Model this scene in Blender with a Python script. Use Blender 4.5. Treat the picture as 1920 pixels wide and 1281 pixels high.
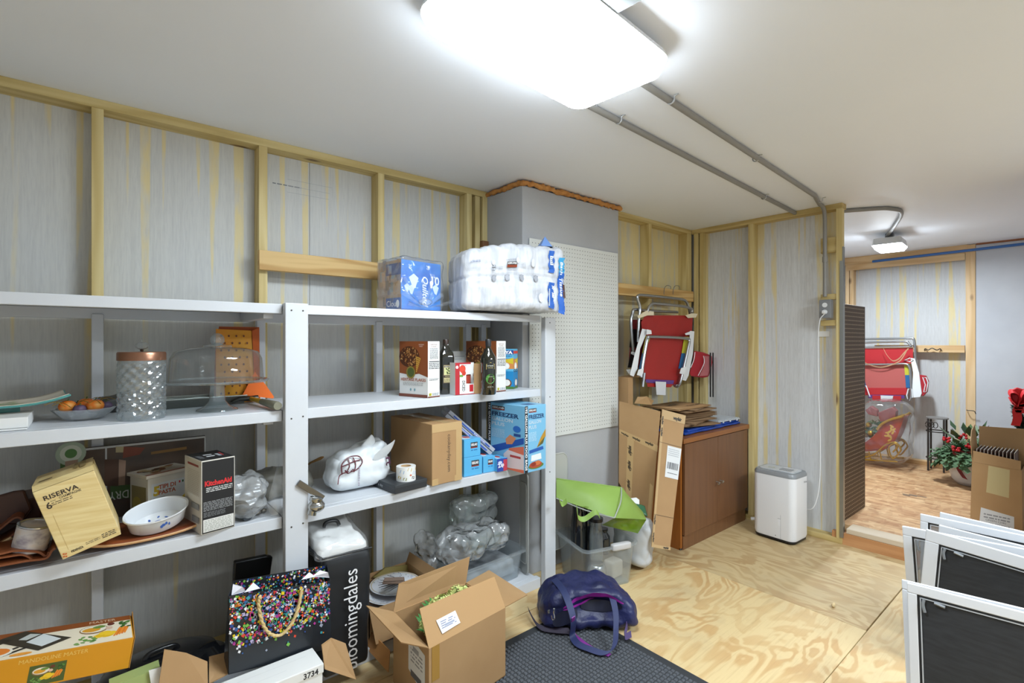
import bpy, bmesh, math, random
from math import sin, cos, tan, atan, atan2, pi, radians, sqrt, exp
from mathutils import Vector as V, Matrix, noise, Euler
random.seed(7)
SC = bpy.context.scene
COL = SC.collection
for o in list(bpy.data.objects): bpy.data.objects.remove(o)
# ------------------------------------------------------------------ camera
ANG = radians(40.0); FPX = 940.0; CZ = 1.445
cd = bpy.data.cameras.new('camera'); cam = bpy.data.objects.new('camera', cd); COL.objects.link(cam)
cam.location = (0, 0, CZ); cam.rotation_euler = (pi/2, 0, -ANG)
cd.sensor_width = 36.0; cd.lens = FPX/1920*36.0; cd.clip_start = .05
SC.camera = cam
# ------------------------------------------------------------------ world, exposure
WORLD = 0.45
w = bpy.data.worlds.new('world'); SC.world = w; w.use_nodes = True
w.node_tree.nodes['Background'].inputs[0].default_value = (.86, .93, 1, 1)
w.node_tree.nodes['Background'].inputs[1].default_value = WORLD
SC.view_settings.view_transform = 'Standard'
SC.view_settings.look = 'None'
SC.view_settings.gamma = 1
SC.view_settings.use_curve_mapping = False
SC.view_settings.exposure = 0.62
SC.cycles.transparent_max_bounces = 40
SC.cycles.max_bounces = 12
LC = (.81, .915, 1.0)
# the ceiling lamps of the room that hang behind the photographer
def area(loc, rot, sx, sy, power, col=(1, .985, .955)):
    l = bpy.data.lights.new('room_lamp', 'AREA'); l.shape = 'RECTANGLE'; l.size = sx; l.size_y = sy
    l.energy = power; l.color = col
    o = bpy.data.objects.new('room_lamp', l); COL.objects.link(o); o.location = loc; o.rotation_euler = rot
    return o
area((2.4, -.9, 2.36), (0, 0, 0), 1.2, .45, 76, LC)
area((5.62, 1.3, 2.28), (0, 0, 0), .22, .14, 27, LC)
EMIT = 30.0; EDGE = 16.0
# ------------------------------------------------------------------ pixels of the 1920x1281 photograph -> points on real planes
def ray(px, py):
    r = (px-960)/FPX; u = (641-py)/FPX
    return V((sin(ANG)+r*cos(ANG), cos(ANG)-r*sin(ANG), u))
def onY(px, py, Y):
    d = ray(px, py); k = Y/d.y; return V((d.x*k, Y, CZ+d.z*k))
def onX(px, py, X):
    d = ray(px, py); k = X/d.x; return V((X, d.y*k, CZ+d.z*k))
def onZ(px, py, Z):
    d = ray(px, py); k = (Z-CZ)/d.z; return V((d.x*k, d.y*k, Z))
def dep(p): return p[0]*sin(ANG)+p[1]*cos(ANG)
def zat(p, py): return CZ+(641-py)/FPX*dep(p)          # height seen at row py above/below point p
def ondist(px, py, D):
    return V((0, 0, CZ))+ray(px, py)*D
# ------------------------------------------------------------------ colours and materials
def hx(h):
    h = h.lstrip('#'); h = h if len(h) == 6 else ''.join(x*2 for x in h); c = [int(h[i:i+2], 16)/255 for i in (0, 2, 4)]
    return tuple((x/12.92 if x <= .04045 else ((x+.055)/1.055)**2.4) for x in c)+(1,)
MATS = {}
def newmat(name):
    m = bpy.data.materials.new(name); m.use_nodes = True
    nt = m.node_tree; b = nt.nodes['Principled BSDF']; return m, nt, b
def nd(nt, t, **kw):
    n = nt.nodes.new(t)
    for k, v in kw.items():
        if k in n.inputs.keys() if hasattr(n.inputs, 'keys') else False: n.inputs[k].default_value = v
        else: setattr(n, k, v)
    return n
def ramp(nt, src, stops):
    r = nt.nodes.new('ShaderNodeValToRGB'); e = r.color_ramp.elements
    while len(e) < len(stops): e.new(.5)
    for i, (p, c) in enumerate(stops): e[i].position = p; e[i].color = hx(c) if isinstance(c, str) else (c, c, c, 1)
    nt.links.new(src, r.inputs[0]); return r.outputs[0]
def coords(nt, scale=(1, 1, 1), rot=(0, 0, 0), loc=(0, 0, 0)):
    tc = nt.nodes.new('ShaderNodeTexCoord'); mp = nt.nodes.new('ShaderNodeMapping')
    mp.inputs['Scale'].default_value = scale; mp.inputs['Rotation'].default_value = rot; mp.inputs['Location'].default_value = loc
    nt.links.new(tc.outputs['Object'], mp.inputs[0]); return mp.outputs[0]
def noisen(nt, vec, scale, detail=3, rough=.5, dist=0):
    n = nt.nodes.new('ShaderNodeTexNoise'); n.inputs['Scale'].default_value = scale; n.inputs['Detail'].default_value = detail
    n.inputs['Roughness'].default_value = rough; n.inputs['Distortion'].default_value = dist
    nt.links.new(vec, n.inputs['Vector']); return n.outputs['Fac']
def mixc(nt, fac, a, b, mode='MIX'):
    m = nt.nodes.new('ShaderNodeMix'); m.data_type = 'RGBA'; m.blend_type = mode
    for i, s in ((6, a), (7, b)):
        if isinstance(s, str): m.inputs[i].default_value = hx(s)
        elif isinstance(s, tuple): m.inputs[i].default_value = s
        else: nt.links.new(s, m.inputs[i])
    if isinstance(fac, (int, float)): m.inputs[0].default_value = fac
    else: nt.links.new(fac, m.inputs[0])
    return m.outputs[2]
def math_(nt, op, a, b=None):
    m = nt.nodes.new('ShaderNodeMath'); m.operation = op
    for i, s in enumerate((a, b)):
        if s is None: continue
        if isinstance(s, (int, float)): m.inputs[i].default_value = s
        else: nt.links.new(s, m.inputs[i])
    return m.outputs[0]
def bump(nt, b, h, strength=.3, dist=.002):
    n = nt.nodes.new('ShaderNodeBump'); n.inputs['Strength'].default_value = strength; n.inputs['Distance'].default_value = dist
    nt.links.new(h, n.inputs['Height']); nt.links.new(n.outputs[0], b.inputs['Normal'])
def mat(name, col, rough=.5, metal=0, col2=None, ns=8, stretch=(1, 1, 1), bs=0, bd=.002, bscale=None, spec=.5, alpha=1, trans=0, coat=0):
    if name in MATS: return MATS[name]
    m, nt, b = newmat(name)
    b.inputs['Base Color'].default_value = hx(col); b.inputs['Roughness'].default_value = rough
    b.inputs['Metallic'].default_value = metal; b.inputs['Specular IOR Level'].default_value = spec
    b.inputs['Coat Weight'].default_value = coat
    if alpha < 1: b.inputs['Alpha'].default_value = alpha
    if trans: b.inputs['Transmission Weight'].default_value = trans
    if col2 or bs:
        vec = coords(nt, stretch)
        n = noisen(nt, vec, ns, 4, .55)
        if col2: nt.links.new(ramp(nt, n, [(.32, col), (.68, col2)]), b.inputs['Base Color'])
        if bs:
            if bscale: n = noisen(nt, vec, bscale, 4, .6)
            bump(nt, b, n, bs, bd)
    MATS[name] = m; return m
def wood(name, light, dark, axis='Z', rings=9, rough=.6, knots=True, sc=1.0, streak=.5):
    if name in MATS: return MATS[name]
    m, nt, b = newmat(name)
    s = [7*sc]*3; s['XYZ'.index(axis)] = .55*sc
    vec = coords(nt, tuple(s))
    n = noisen(nt, vec, 1.0, 2, .45, .15)
    r = math_(nt, 'SINE', math_(nt, 'MULTIPLY', n, rings*6.28))
    r = math_(nt, 'ADD', math_(nt, 'MULTIPLY', r, .5), .5)
    s2 = [90*sc]*3; s2['XYZ'.index(axis)] = 1.6*sc
    f = noisen(nt, coords(nt, tuple(s2)), 1, 3, .6)
    fac = math_(nt, 'ADD', math_(nt, 'MULTIPLY', r, 1-streak), math_(nt, 'MULTIPLY', f, streak))
    c = ramp(nt, fac, [(.15, dark), (.75, light)])
    if knots:
        s3 = [5]*3; s3['XYZ'.index(axis)] = 2.2
        vo = nt.nodes.new('ShaderNodeTexVoronoi'); nt.links.new(coords(nt, tuple(s3), (0, 0, 0), (.3, .7, .1)), vo.inputs['Vector']); vo.inputs['Scale'].default_value = 1
        k = ramp(nt, vo.outputs['Distance'], [(.05, 1.0), (.12, 0.0)])
        c = mixc(nt, k, c, '#5d3b24')
    g = noisen(nt, coords(nt, (1.5, 1.5, 1.5)), 1, 2)
    c = mixc(nt, math_(nt, 'MULTIPLY', g, .35), c, dark)
    nt.links.new(c, b.inputs['Base Color']); b.inputs['Roughness'].default_value = rough
    bump(nt, b, f, .12, .001)
    MATS[name] = m; return m
def plywood(name, ax, off, a='#dcc79b', d='#c7a06c'):
    if name in MATS: return MATS[name]
    m, nt, b = newmat(name)
    s = (1.1, 2.6, 1) if ax == 'X' else (2.6, 1.1, 1)
    vec = coords(nt, s, (0, 0, 0), off)
    n = noisen(nt, vec, 1.7, 3.0, .45, .6)
    r = math_(nt, 'SINE', math_(nt, 'MULTIPLY', n, 58))
    r = math_(nt, 'ADD', math_(nt, 'MULTIPLY', r, .5), .5)
    r = ramp(nt, r, [(.25, 0.0), (.8, 1.0)])
    soft = noisen(nt, coords(nt, (2, 2, 2), (0, 0, 0), off), 1.2, 3)
    c = mixc(nt, math_(nt, 'MULTIPLY', r, ramp(nt, soft, [(.3, .2), (.65, .78)])), a, d)
    s2 = (3, 70, 3) if ax == 'X' else (70, 3, 3)
    f = noisen(nt, coords(nt, s2), 1, 4, .7)
    c = mixc(nt, ramp(nt, f, [(.5, 0.0), (.85, .5)]), c, '#a98456')
    stain = noisen(nt, coords(nt, (1, 1, 1), (0, 0, 0), off), 2.3, 5, .65)
    c = mixc(nt, ramp(nt, stain, [(.5, 0.0), (.75, .35)]), c, '#9a8a72')
    sp = nt.nodes.new('ShaderNodeTexVoronoi'); sp.inputs['Scale'].default_value = 3.4; nt.links.new(coords(nt, (1, 1, 1)), sp.inputs['Vector'])
    c = mixc(nt, ramp(nt, sp.outputs['Distance'], [(.018, 1.0), (.028, 0.0)]), c, '#5b4630')
    nt.links.new(c, b.inputs['Base Color']); b.inputs['Roughness'].default_value = .55
    bump(nt, b, f, .1, .001); MATS[name] = m; return m
def osb():
    m, nt, b = newmat('osb board')
    col = None
    for i, (sx, sy, rot) in enumerate(((34, 9, .3), (10, 30, .2), (30, 11, -.7))):
        vo = nt.nodes.new('ShaderNodeTexVoronoi'); vo.inputs['Scale'].default_value = 1
        nt.links.new(coords(nt, (sx, sy, 20), (0, 0, rot), (i*3.3, i, 0)), vo.inputs['Vector'])
        bw = nt.nodes.new('ShaderNodeSeparateColor'); nt.links.new(vo.outputs['Color'], bw.inputs[0])
        c = ramp(nt, bw.outputs[0], [(0, '#8f5f36'), (.45, '#c3966a'), (1, '#d9b88c')])
        col = c if col is None else mixc(nt, .45, col, c)
    n = noisen(nt, coords(nt, (1, 1, 1)), 3, 5, .6)
    col = mixc(nt, ramp(nt, n, [(.52, 0.0), (.8, .7)]), col, '#9c6b45')
    nt.links.new(col, b.inputs['Base Color']); b.inputs['Roughness'].default_value = .65
    bump(nt, b, noisen(nt, coords(nt, (1, 1, 1)), 60), .15, .001); return m
def sheath(name, ax, base='#cbcbc6', top=2.45, drip=.55):
    # grey foil-faced board with wood-print grain and yellow glue runs hanging down from the top
    m, nt, b = newmat(name)
    s = (70, 70, 2.0); f = noisen(nt, coords(nt, s), 1, 5, .7, .3)
    f2 = noisen(nt, coords(nt, (160, 160, 14)), 1, 3, .6)
    c = mixc(nt, ramp(nt, f, [(.42, .0), (.66, .38)]), base, '#b5b4b0')
    c = mixc(nt, ramp(nt, f2, [(.45, .0), (.7, .35)]), c, '#adadae')
    n2 = noisen(nt, coords(nt, (3.5, 3.5, .6)), 1, 3)
    c = mixc(nt, ramp(nt, n2, [(.4, 0.0), (.7, .3)]), c, '#c2c5ca')
    a = noisen(nt, coords(nt, (19, 19, .42)), 1, 1.5, .5)
    tc = nt.nodes.new('ShaderNodeTexCoord'); sx = nt.nodes.new('ShaderNodeSeparateXYZ'); nt.links.new(tc.outputs['Object'], sx.inputs[0])
    h = math_(nt, 'MULTIPLY', math_(nt, 'SUBTRACT', top, sx.outputs[2]), .055)
    th = math_(nt, 'SUBTRACT', a, math_(nt, 'ADD', h, drip))
    k = ramp(nt, math_(nt, 'ADD', math_(nt, 'MULTIPLY', th, 14), .5), [(.35, 0.0), (.75, .75)])
    br = noisen(nt, coords(nt, (24, 24, 5)), 1, 4)
    k = math_(nt, 'MULTIPLY', k, ramp(nt, br, [(.32, 0.2), (.55, 1.0)]))
    c = mixc(nt, k, c, '#e0cc8a')
    nt.links.new(c, b.inputs['Base Color']); b.inputs['Roughness'].default_value = .6
    bump(nt, b, f, .12, .001); return m
def clearmat(name, tint='#ffffff', haze=.18, rough=.12, gloss=1.0, crinkle=0, cs=22):
    # thin clear film: mostly transparent, a little milky, shiny
    if name in MATS: return MATS[name]
    m, nt, b = newmat(name); nt.nodes.remove(b)
    out = nt.nodes['Material Output']
    tr = nt.nodes.new('ShaderNodeBsdfTransparent'); tr.inputs[0].default_value = hx(tint)
    df = nt.nodes.new('ShaderNodeBsdfDiffuse'); df.inputs[0].default_value = hx('#e8ecee')
    gl = nt.nodes.new('ShaderNodeBsdfGlossy'); gl.inputs['Roughness'].default_value = rough
    m1 = nt.nodes.new('ShaderNodeMixShader'); m1.inputs[0].default_value = haze
    nt.links.new(tr.outputs[0], m1.inputs[1]); nt.links.new(df.outputs[0], m1.inputs[2])
    fr = nt.nodes.new('ShaderNodeLayerWeight'); fr.inputs[0].default_value = .5
    if crinkle:
        vo = nt.nodes.new('ShaderNodeTexVoronoi'); vo.inputs['Scale'].default_value = cs; vc = coords(nt, (1, 1, 1)); wn = nt.nodes.new('ShaderNodeTexNoise'); wn.inputs['Scale'].default_value = cs*.4; nt.links.new(vc, wn.inputs['Vector'])
        nt.links.new(mixc(nt, .12, vc, wn.outputs['Color']), vo.inputs['Vector'])
        bp = nt.nodes.new('ShaderNodeBump'); bp.inputs['Strength'].default_value = crinkle; bp.inputs['Distance'].default_value = .03; nt.links.new(vo.outputs['Distance'], bp.inputs['Height'])
        for q_ in (gl, df, fr): nt.links.new(bp.outputs[0], q_.inputs['Normal'])
    m2 = nt.nodes.new('ShaderNodeMixShader'); f = math_(nt, 'MULTIPLY', math_(nt, 'ADD', math_(nt, 'MULTIPLY', math_(nt, 'POWER', fr.outputs['Facing'], 3.5), .55), .035), gloss)
    nt.links.new(f, m2.inputs[0]); nt.links.new(m1.outputs[0], m2.inputs[1]); nt.links.new(gl.outputs[0], m2.inputs[2])
    nt.links.new(m2.outputs[0], out.inputs[0]); MATS[name] = m; return m
def inkmat():
    if 'ink' in MATS: return MATS['ink']
    m, nt, b = newmat('printed ink'); a = nt.nodes.new('ShaderNodeVertexColor'); a.layer_name = 'Col'
    nt.links.new(a.outputs[0], b.inputs['Base Color']); b.inputs['Roughness'].default_value = .5; MATS['ink'] = m; return m
# ------------------------------------------------------------------ geometry collector
GLY = {}
def glyphs(s, bold=0.0):
    k = (s, bold)
    if k in GLY: return GLY[k]
    cu = bpy.data.curves.new('t', 'FONT'); cu.body = s; cu.size = 1; cu.resolution_u = 2; cu.offset = bold
    ob = bpy.data.objects.new('t', cu); me = ob.to_mesh()
    vs = [tuple(v.co[:2]) for v in me.vertices]; fs = [tuple(p.vertices) for p in me.polygons]
    ob.to_mesh_clear(); bpy.data.objects.remove(ob); bpy.data.curves.remove(cu)
    if not vs: vs = [(0, 0)]; fs = []
    x0 = min(v[0] for v in vs); x1 = max(v[0] for v in vs); y1 = max(v[1] for v in vs)
    GLY[k] = ([(v[0]-x0, v[1]) for v in vs], fs, max(x1-x0, 1e-4), max(y1, .3)); return GLY[k]
def wm(o):
    m = Matrix.Identity(4)
    while o: m = o.matrix_basis @ m; o = o.parent
    return m
class G:
    def __init__(s): s.v = []; s.f = []; s.m = []; s.c = []
    def add(s, vs, fs, mi=0, col=None):
        n = len(s.v); s.v += [V(v) for v in vs]
        for f in fs: s.f.append([i+n for i in f]); s.m.append(mi); s.c.append(col)
        return s
    def box(s, x0, y0, z0, x1, y1, z1, mi=0, M=None, col=None):
        vs = [V((x, y, z)) for z in (z0, z1) for y in (y0, y1) for x in (x0, x1)]
        if M: vs = [M @ v for v in vs]
        return s.add(vs, [(0, 2, 3, 1), (4, 5, 7, 6), (0, 1, 5, 4), (2, 6, 7, 3), (0, 4, 6, 2), (1, 3, 7, 5)], mi, col)
    def slab(s, pts, off, mi=0, col=None):
        pts = [V(p) for p in pts]; off = V(off); n = len(pts)
        vs = pts+[p+off for p in pts]
        return s.add(vs, [tuple(range(n))[::-1], tuple(range(n, 2*n))]+[(i, (i+1) % n, n+(i+1) % n, n+i) for i in range(n)], mi, col)
    def tube(s, pts, r, n=8, mi=0, closed=False, col=None):
        pts = [V(p) for p in pts]; N = len(pts)
        rr = r if isinstance(r, (list, tuple)) else [r]*N
        T = []
        for i in range(N):
            a = pts[(i-1) % N] if (closed or i > 0) else pts[i]; b = pts[(i+1) % N] if (closed or i < N-1) else pts[i]
            T.append((b-a).normalized() if (b-a).length > 1e-9 else V((0, 0, 1)))
        up = V((0, 0, 1)) if abs(T[0].z) < .9 else V((1, 0, 0))
        x = T[0].cross(up).normalized(); vs = []
        for i in range(N):
            x = (x-T[i]*x.dot(T[i])); x = x.normalized() if x.length > 1e-6 else T[i].orthogonal().normalized()
            y = T[i].cross(x)
            for k in range(n):
                a = 2*pi*k/n; vs.append(pts[i]+(x*cos(a)+y*sin(a))*rr[i])
        fs = []
        for i in range(N if closed else N-1):
            j = (i+1) % N
            for k in range(n): fs.append((i*n+k, i*n+(k+1) % n, j*n+(k+1) % n, j*n+k))
        if not closed: fs += [tuple(range(n))[::-1], tuple(range((N-1)*n, N*n))]
        return s.add(vs, fs, mi, col)
    def lathe(s, prof, n=24, c=(0, 0, 0), M=None, mi=0, sy=1.0, rib=0, ribn=0, col=None, sx=1.0):
        vs = []; c = V(c)
        for r, z in prof:
            for k in range(n):
                a = 2*pi*k/n; q = r*(1+rib*cos(ribn*a)) if rib else r
                p = V((q*cos(a)*sx, q*sin(a)*sy, z)); vs.append((M @ p if M else p)+c)
        fs = [(i*n+k, i*n+(k+1) % n, (i+1)*n+(k+1) % n, (i+1)*n+k) for i in range(len(prof)-1) for k in range(n)]
        if prof[0][0] > 1e-5: fs.append(tuple(range(n))[::-1])
        if prof[-1][0] > 1e-5: fs.append(tuple(range((len(prof)-1)*n, len(prof)*n)))
        return s.add(vs, fs, mi, col)
    def rbox(s, w, d, h, r, n=10, fn=None, mi=0, M=None, nz=None):
        # rounded box centred on x,y with its base at z=0; fn deforms (p, normal)
        H = V((w/2, d/2, h/2)); core = V((max(w/2-r, 0), max(d/2-r, 0), max(h/2-r, 0)))
        for ax in range(3):
            for sg in (-1, 1):
                a, b = [(1, 2), (2, 0), (0, 1)][ax]; vs = []
                for i in range(n+1):
                    for j in range(n+1):
                        q = V((0, 0, 0)); q[ax] = sg*H[ax]
                        u = -1+2*i/n; v = -1+2*j/n
                        q[a] = sin(u*pi/2)*H[a] if r > .3*min(w, d, h) else u*H[a]
                        q[b] = sin(v*pi/2)*H[b] if r > .3*min(w, d, h) else v*H[b]
                        inn = V([max(-core[k], min(core[k], q[k])) for k in range(3)]); dr = q-inn
                        dr = dr.normalized() if dr.length > 1e-9 else V((0, 0, 0))
                        p = inn+dr*r; p.z += h/2
                        if fn:
                            p = fn(p, dr); p.z = max(p.z, .0006)
                        vs.append(M @ p if M else p)
                fs = []
                for i in range(n):
                    for j in range(n):
                        f = (i*(n+1)+j, (i+1)*(n+1)+j, (i+1)*(n+1)+j+1, i*(n+1)+j+1)
                        fs.append(f if sg > 0 else f[::-1])
                s.add(vs, fs, mi)
        return s
    def ball(s, c, r, n=10, m=6, mi=0, sc=(1, 1, 1), fn=None, M=None, col=None):
        c = V(c); vs = []; 
        for i in range(m+1):
            t = pi*i/m
            for k in range(n):
                a = 2*pi*k/n; p = V((sin(t)*cos(a)*sc[0], sin(t)*sin(a)*sc[1], cos(t)*sc[2]))*r
                if fn: p = fn(p)
                vs.append((M @ p if M else p)+c)
        return s.add(vs, [(i*n+k, (i+1)*n+k, (i+1)*n+(k+1) % n, i*n+(k+1) % n) for i in range(m) for k in range(n)], mi, col)
    def ribbon(s, pts, wv, th, mi=0):
        pts = [V(p) for p in pts]; wv = V(wv); N = len(pts); vs = []
        for i in range(N):
            t = (pts[min(i+1, N-1)]-pts[max(i-1, 0)]).normalized(); nn = t.cross(wv).normalized()*th/2
            vs += [pts[i]+nn, pts[i]+wv+nn, pts[i]+wv-nn, pts[i]-nn]
        fs = [(4*i+k, 4*i+(k+1) % 4, 4*i+4+(k+1) % 4, 4*i+4+k) for i in range(N-1) for k in range(4)]+[(0, 1, 2, 3), (4*N-1, 4*N-2, 4*N-3, 4*N-4)]
        return s.add(vs, fs, mi)
    def build(s, name, mats, parent=None, smooth=0, bevel=0, world=False, loc=None, rz=0, rot=None, label=None, cat=None, group=None, kind=None, merge=False, seg=2):
        if not isinstance(mats, (list, tuple)): mats = [mats]
        vs = s.v
        if world:
            if parent: inv = wm(parent).inverted(); vs = [inv @ v for v in vs]
            elif loc is None:
                x = [v.x for v in vs]; y = [v.y for v in vs]; z = [v.z for v in vs]
                loc = V(((min(x)+max(x))/2, (min(y)+max(y))/2, min(z))); vs = [v-loc for v in vs]
        me = bpy.data.meshes.new(name); me.from_pydata([tuple(v) for v in vs], [], s.f)
        for mm in mats: me.materials.append(mm)
        me.polygons.foreach_set('material_index', s.m)
        if any(c is not None for c in s.c):
            ca = me.color_attributes.new('Col', 'FLOAT_COLOR', 'CORNER'); arr = []
            for f, c in zip(s.f, s.c): arr += list(c or (1, 1, 1, 1))*len(f)
            ca.data.foreach_set('color', arr)
        me.update()
        if merge or smooth:
            bm = bmesh.new(); bm.from_mesh(me)
            if merge: bmesh.ops.remove_doubles(bm, verts=bm.verts, dist=1e-5)
            bmesh.ops.recalc_face_normals(bm, faces=bm.faces); bm.to_mesh(me); bm.free()
        if smooth:
            me.polygons.foreach_set('use_smooth', [True]*len(me.polygons))
            try: me.set_sharp_from_angle(angle=radians(smooth))
            except Exception: pass
        o = bpy.data.objects.new(name, me); COL.objects.link(o)
        if bevel:
            b = o.modifiers.new('bevel', 'BEVEL'); b.width = bevel; b.segments = seg; b.limit_method = 'ANGLE'; b.angle_limit = radians(50)
        if parent: o.parent = parent
        if loc is not None: o.location = loc
        if rot is not None: o.rotation_euler = rot
        elif rz: o.rotation_euler = (0, 0, rz)
        if label: o['label'] = label
        if cat: o['category'] = cat
        if group: o['group'] = group
        if kind: o['kind'] = kind
        return o
def T(name, label, cat, loc=(0, 0, 0), rz=0, group=None, rot=None):
    o = bpy.data.objects.new(name, None); COL.objects.link(o); o.location = loc
    o.rotation_euler = rot if rot is not None else (0, 0, rz); o.empty_display_size = .05
    o['label'] = label; o['category'] = cat
    if group: o['group'] = group
    return o
def dup(root, loc=None, rot=None, label=None, name=None):
    r = root.copy(); COL.objects.link(r)
    if loc is not None: r.location = loc
    if rot is not None: r.rotation_euler = rot
    if label: r['label'] = label
    def rec(a, b):
        for ch in list(a.children):
            c = ch.copy(); COL.objects.link(c); c.parent = b; rec(ch, c)
    rec(root, r); return r
class Ink:
    # flat print on a surface given by f(u,v,e) -> point ; every shape a hair above the last
    def __init__(s, f): s.g = G(); s.f = f; s.e = .0004
    def poly(s, pts, col):
        s.e = min(s.e+.000018, .0035); s.g.add([s.f(u, v, s.e) for u, v in pts], [tuple(range(len(pts)))], 0, hx(col)); return s
    def rect(s, u0, v0, u1, v1, col): return s.poly([(u0, v0), (u1, v0), (u1, v1), (u0, v1)], col)
    def ell(s, u, v, a, b, col, n=18, rot=0):
        return s.poly([(u+a*cos(t)*cos(rot)-b*sin(t)*sin(rot), v+a*cos(t)*sin(rot)+b*sin(t)*cos(rot)) for t in [2*pi*i/n for i in range(n)]], col)
    def text(s, str_, u, v, h, col, width=None, rot=0, bold=.0, mid=False, shear=0):
        vs, fs, W, H = glyphs(str_, bold); k = h/H; kx = (width/W) if width else k
        s.e = min(s.e+.000018, .0035); c, n = cos(rot), sin(rot); off = -W*kx/2 if mid else 0
        P = []
        for x, y in vs:
            x = x*kx+off+shear*y*k; y = y*k; P.append(s.f(u+x*c-y*n, v+x*n+y*c, s.e))
        s.g.add(P, fs, 0, hx(col)); return s
    def lines(s, u0, v0, u1, v1, n, col, th=.4, seed=1):
        r = random.Random(seed); dv = (v1-v0)/n
        for i in range(n):
            v = v1-(i+.5)*dv; a = u0
            e = u1-(u1-u0)*r.random()*.35
            s.rect(a, v-dv*th/2, e, v+dv*th/2, col)
        return s
    def scribble(s, u0, v0, u1, v1, rows, col, seed=1):
        # rows of small dashes standing for print too small to read
        r = random.Random(seed); dv = (v1-v0)/rows
        for i in range(rows):
            v = v1-(i+.5)*dv; a = u0
            while a < u1:
                L = dv*(.8+r.random()*2.2); s.rect(a, v-dv*.22, min(a+L, u1), v+dv*.22, col); a += L+dv*.45
        return s
    def build(s, name, parent, **kw): return s.g.build(name, inkmat(), parent, kind='stuff', **kw) if s.g.v else None
def faces(w, d, h):
    return {'front': lambda u, v, e: V((u, -e, v)), 'left': lambda u, v, e: V((-e, d-u, v)), 'top': lambda u, v, e: V((u, v, h+e)), 'right': lambda u, v, e: V((w+e, u, v))}
def fitbox(A, B, C, top, Z, d=None):
    a = onZ(*A, Z); b = onZ(*B, Z); rz = atan2(b.y-a.y, b.x-a.x); ww = (b-a).length
    if d is None:
        c = onZ(*C, Z); d = abs((c-a).dot(V((-sin(rz), cos(rz), 0))))
    return a, rz, ww, d, zat(a, top)-Z
def boxthing(name, label, cat, fit, m, bevel=.002, group=None, lift=0):
    a, rz, ww, d, h = fit
    o = G().box(0, 0, 0, ww, d, h).build(name, m, loc=(a.x, a.y, a.z+lift), rz=rz, label=label, cat=cat, group=group, bevel=bevel)
    return o, ww, d, h, faces(ww, d, h)
def crumple(p, amp, fr, seed=0):
    q = V(p)*fr+V((seed*3.1, seed*1.7, seed))
    n = noise.noise(q)*.6+noise.noise(q*2.3)*.3
    dd = noise.voronoi(q*1.3)[0]; n += (dd[1]-dd[0])*.6-.2
    return n*amp
def crease(p, amp, fr, seed=0):
    q = V(p)*fr+V((seed*2.3, seed*.7, seed*1.9)); q += V((noise.noise(q*.5), noise.noise(q*.5+V((5, 5, 5))), 0))*.7
    return (.35-noise.voronoi(q)[0][0])*amp
def spline(pts, n=6):
    pts = [V(p) for p in pts]; out = []
    for i in range(len(pts)-1):
        p0 = pts[max(i-1, 0)]; p1 = pts[i]; p2 = pts[i+1]; p3 = pts[min(i+2, len(pts)-1)]
        for k in range(n):
            t = k/n; out.append(.5*((2*p1)+(p2-p0)*t+(2*p0-5*p1+4*p2-p3)*t*t+(3*p1-p0-3*p2+p3)*t**3))
    out.append(pts[-1]); return out
S1, S2, S3, S4 = 1.598, 1.168, .738, .06
KRAFT = mat('kraft cardboard', '#b18d62', .75, col2='#a58056', ns=3, bs=.08, bscale=90)
KRAFTIN = mat('cardboard edge', '#c3a276', .8)
WHITEP = mat('white paint', '#cfd2d6', .38, col2='#c9ccd1', ns=5, bs=.06, bscale=40)
WHITEC = mat('white card', '#e6e6e3', .5)
BLACKC = mat('black card', '#1b1c1e', .35)
BLACKP = mat('black plastic', '#17181a', .3)
CHROME = mat('chrome', '#c9cccf', .18, 1)
ALU = mat('aluminium tube', '#b9bcc0', .28, 1)
GREYPVC = mat('grey conduit', '#8b8985', .45)
PLASW = mat('white plastic', '#e4e6e8', .35)
FILM = clearmat('clear film', haze=.10, gloss=1.6)
BINM = clearmat('clear bin plastic', '#f4f8fa', haze=.13, rough=.2, gloss=1.2)
GLASS = clearmat('clear glass', '#f8fbfb', haze=.035, rough=.03, gloss=2.0)
STUD = wood('treated stud', '#dbc991', '#bfa76a', 'Z', 6, knots=True)
PLATE = wood('treated plate', '#d6c38a', '#bba366', 'X', 6, knots=True)
PLATEY = wood('treated plate along y', '#d2bc82', '#b39a5e', 'Y', 6, knots=True)
PINEX = wood('pine batten', '#d8b67a', '#b98f50', 'X', 12, knots=False, streak=.3)
PINEZ = wood('pale pine stud', '#e0c49b', '#cba676', 'Z', 6)
PINEY = wood('pale pine plate', '#dcbd90', '#c49c6a', 'Y', 7)
# ================================================================== SETTING
YW = 2.739; CEIL = 2.435; XC = 4.09; XF = 6.85; ZF = .12
fl = G().box(-1.6, -2.2, -.12, 4.2, 2.9, -.022).build('floor', mat('subfloor', '#6b5a43', .8), kind='structure')
sheets = [(-1.6, .78, .527, 2.0, 'X'), (.53, .78, 2.967, 2.0, 'X'), (-1.6, 2.003, 2.967, 2.74, 'X'), (2.97, .783, 4.13, 2.5, 'Y'), (-1.6, -.44, 1.597, .777, 'X'), (1.6, -.44, 4.13, .777, 'X'), (-1.6, -2.2, 4.13, -.443, 'X')]
for i, (a, b, c, d, ax) in enumerate(sheets):
    g = G().box(a, b, -.022, c, d, 0)
    g.build('plywood_sheet', plywood('plywood %d' % i, ax, (i*2.7+.4, i*1.3, i*.9), *(('#c9b184', '#ab885a') if i == 3 else ('#d6bd8c', '#bf945e'))), fl, bevel=.0012, seg=1)
cm, nt, b = newmat('painted ceiling'); n = noisen(nt, coords(nt, (1, 1, 1)), .8, 4)
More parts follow.
